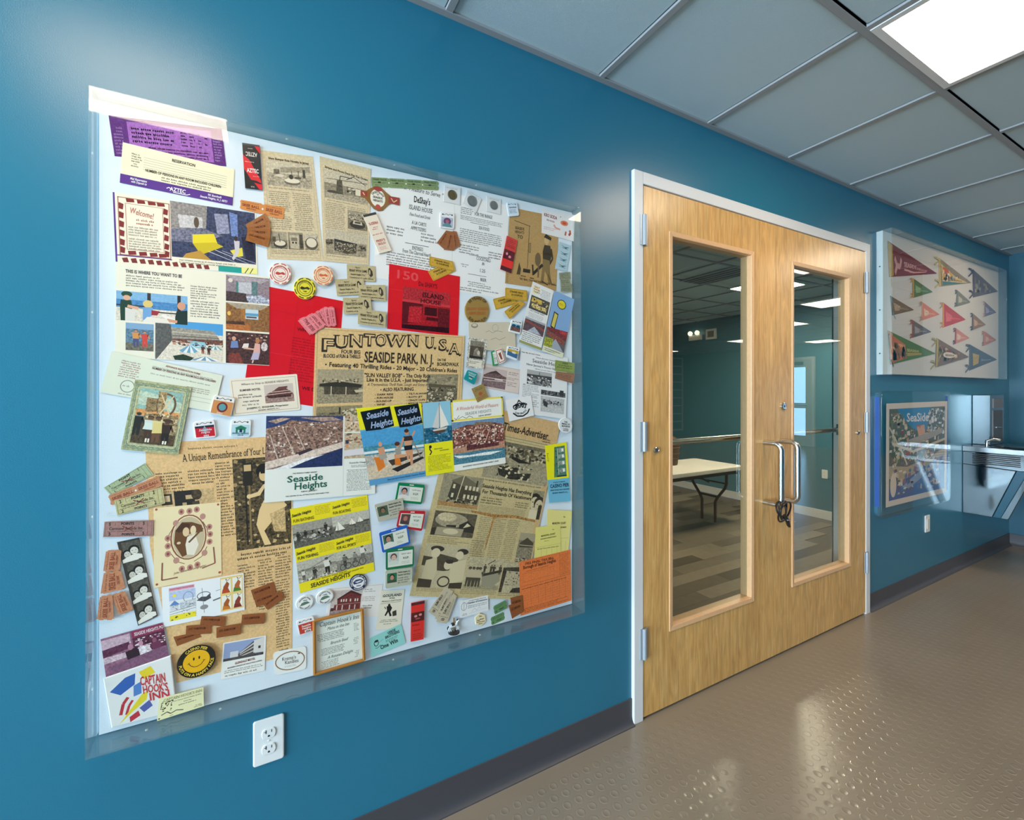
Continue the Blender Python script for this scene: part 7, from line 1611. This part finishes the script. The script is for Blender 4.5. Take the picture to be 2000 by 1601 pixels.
for i, (a, b, c, col, tie, lab) in enumerate(PEN):
    big = i in (0, 1, 2, 13, 14, 15)
    bw_ = .09 if i in (0, 13) else .05
    ops = [('p', [(0, 0), (bw_, bw_ * .4), (bw_, 1 - bw_ * .4), (0, 1)], tie)]
    if i == 0:
        ops += [('t', 'SEASIDE', .30, .55, .62, .20, 'd8a4a8', 'b'), ('t', 'HEIGHTS', .56, .78, .66, .16, 'd8a4a8', 'b'), ('l', [(.30, .74), (.5, .84), (.76, .72)], .012, 'd8a4a8'), ('t', 'N. J.', .4, .5, .88, .10, 'd8a4a8', 'b'), ('l', [(.12, .4), (.16, .62), (.22, .66), (.25, .35)], .03, 'd0989c'), ('l', [(.16, .62), (.12, .9)], .03, 'd0989c')]
    elif i in (1,):
        ops += [('p', [(.06, .15), (.5, .45), (.9, .82), (.1, .9)], 'd2c090~5'), ('e', .2, .35, .1, .14, 'c8602c'), ('r', .3, .62, .72, .78, 'c9b070'), ('t', 'SEASIDE', .34, .7, .74, .09, '5c4a3c', 'b'), ('p', [(.1, .8), (.6, .85), (.9, .86), (.1, .96)], '3f7a84'), ('x', .1, .3, .6, .8, 24, .04, 'd8a83c 6a8a94 e4e0d0 9a4a3c')]
    elif i == 13:
        ops += [('p', [(.05, .08), (.34, .28), (.30, .9), (.05, .95)], 'c4704c'), ('x', .06, .3, .35, .9, 22, .05, '6a5a44 d8a87c 8a6a4c'), ('t', 'SEASIDE', .36, .62, .58, .14, 'c9b86c', 'b'), ('r', .36, .64, .68, .80, 'a89a54')]
    elif i == 14:
        ops += [('x', .06, .2, .7, .85, 30, .06, '8a3c38 c9b48c 4a4440 9a8a5c'), ('e', .40, .55, .2, .16, 'dcd4c8'), ('t', 'SEASIDE', .26, .54, .60, .10, '4a4440', 'b')]
    elif i == 15:
        ops += [('p', [(.12, .3), (.34, .32), (.32, .8), (.14, .85)], 'b8a45c~5'), ('t', 'Seaside', .4, .78, .66, .12, 'b4bcc4', 'i')]
    elif i == 2:
        ops += [('x', .08, .25, .7, .85, 30, .05, '4a4058 8a8890 6a7068 a89c90')]
    else:
        lt = '%02x%02x%02x' % tuple(min(255, int(int(col[j:j + 2], 16) * 1.3 + 22)) for j in (0, 2, 4))
        ops += [('p', [(.12, .3), (.4, .42), (.36, .75), (.14, .78)], lt + '~5'), ('t', 'SEASIDE', .38, .76, .66, .14, lt, 'b')]
    q = [a, c, c, b]
    # outline: triangle; map tip by giving the right edge a small height
    tip1, tip2 = (c[0], c[1] - .6), (c[0], c[1] + .6)
    # print coordinates shrink towards the tip
    o = sheet('pennant', lab, 'pennant', [a, tip1, tip2, b], col + '~2', ops, PG, .0012, plane=YPB)
    # tie ribbons at the hoist
    A, B = at(*a, YPB), at(*b, YPB)
    tc = '3a2420' if i == 13 else tie
    Mt = mat('ribbon_' + tc, tc, .8)
    ln = (A - B).length * (.55 if big else .42)
    for P in (A, B):
        for dz in (-1, 1):
            p0 = P - Vector((o.location.x, 0, o.location.z))
            s_ = -.12 * (1 if P is A else -1) * (A - B).length
            z0 = p0.z + s_
            if i == 13 and P is B:
                ln = .05
            if i in (0, 13, 4):
                pts = [(p0.x, YPB - .004, z0), (p0.x - ln * .05, YPB - .012, z0 - ln * .15 * (1 + dz)), (p0.x - ln * (.05 + .03 * dz), YPB - .016 - .004 * dz, z0 - ln * .75)]
            else:
                pts = [(p0.x, YPB - .003, z0), (p0.x - ln * .35, YPB - .006, z0 + dz * ln * .14), (p0.x - ln * .7, YPB - .004, z0 + dz * ln * .24 - ln * .1)]
            wd = .013 if big else .009
            vs = [(x, y, z + k) for x, y, z in pts for k in (-wd / 2, wd / 2)] + [(x, y - .0006, z + k) for x, y, z in pts for k in (-wd / 2, wd / 2)]
            MB().add(vs, [(0, 2, 3, 1), (2, 4, 5, 3), (6, 7, 9, 8), (8, 9, 11, 10), (0, 6, 8, 2), (2, 8, 10, 4), (1, 3, 9, 7), (3, 5, 11, 9), (4, 10, 11, 5), (0, 1, 7, 6)]).build('tie_ribbon', Mt, o)

# ------------------------------------------------------------------ framed poster
YQ = -.044
x0, x1 = at(1722, 880, YQ).x, at(1857, 880, YQ).x
z1 = (at(1722, 764, YQ).z + at(1857, 763, YQ).z) / 2
z0 = (at(1722, 1013, YQ).z + at(1857, 978, YQ).z) / 2
pf = thing('poster_case', 'clear rounded poster case with blue edge below the pennant case', 'poster case', ((x0 + x1) / 2, 0, z0))
cx, cz = (x0 + x1) / 2, z0
M_bl = mat('blue_edge', (.005, .09, .42), .3)
MB().prism(rrect(x0 - cx + .012, x1 - cx - .012, .012, z1 - cz - .012, .03), -.018, 'y', -.001).build('back_panel', M_wall, pf)
MB().prism(rrect(x0 - cx, x1 - cx, 0, z1 - cz, .035, 8), .006, 'y', YQ).build('clear_front', M_clear, pf, bevel=.002)
side_o = rrect(x0 - cx, x1 - cx, 0, z1 - cz, .035, 8)
n = len(side_o)
rim = MB()
vs = [(p[0], YQ + .006, p[1]) for p in side_o] + [(p[0], -.001, p[1]) for p in side_o]
rim.add(vs, [(i, (i + 1) % n, (i + 1) % n + n, i + n) for i in range(n)])
rim.build('clear_rim', M_edge, pf)
MB().prism([(-.030, .07), (-.006, .07), (-.006, z1 - cz - .035), (-.030, z1 - cz - .035)], .004, 'x', x0 - cx + .004).build('blue_edge_strip', M_bl, pf)
MB().prism([(-.030, .07), (-.006, .07), (-.006, z1 - cz - .035), (-.030, z1 - cz - .035)], -.004, 'x', x1 - cx - .004).build('blue_edge_strip', M_bl, pf)
sheet('poster', 'bird\'s-eye poster of a seaside town with white border', 'poster', [(1731, 788), (1850, 783), (1848, 961), (1730, 991)], 'ded6ce',
      [('ph', .04, .055, .955, .945, [('r', 0, 0, 1, 1, '5f6a62~6'), ('p', [(.12, 0), (.72, 0), (.66, .2), (.6, .32), (.4, .24), (.28, .16)], '2f86be'), ('x', .66, .02, 1, .34, 90, .03, 'c4ccd2 5c6870 8a98a4 3a4850 e4e8ea'), ('x', 0, .05, .3, .6, 90, .03, '6a7a54 c9c4a8 8a6a5c 4a5a48 a8a890 d8d4c4'), ('x', .2, .24, .9, .62, 200, .03, 'c4a484 5c4a44 d8d4cc 4a6a5c 9a3c34 6a7a8c 3f5a3c c9b878'),
                                        ('p', [(0, .62), (.3, .66), (.7, .6), (1, .5), (1, .7), (.6, .78), (.2, .8), (0, .76)], 'b4a890~5'), ('p', [(0, .86), (.4, .76), (1, .62), (1, 1), (0, 1)], '4a6aa8~5'), ('p', [(.2, .88), (.6, .7), (1, .58), (1, .66), (.6, .8), (.3, .92)], '8fa4c4~5'), ('x', .05, .6, 1, .95, 110, .03, 'd8d4d0 6a5a7a 4a78b0 c9b8a4 8a6a8a'), ('e', .07, .84, .05, .13, 'ddd2c4'), ('p', [(.46, .22), (.6, .2), (.62, .32), (.5, .34)], 'd8a484~3'), ('p', [(.3, .36), (.95, .26), (.95, .32), (.4, .44)], 'a8a49c~4'), ('l', [(.05, .38), (.4, .5), (1, .4)], .02, 'd8d2c2'), ('l', [(0, .2), (.22, .5), (.3, .64)], .02, 'cfc9b8')]),
       ('t', 'SeaSide', .30, .66, .19, .085, 'dfe6ec', 'b', .01), ('t', 'NJ', .46, .53, .255, .03, 'b85a44', 'b')], None, .001, plane=-.030)
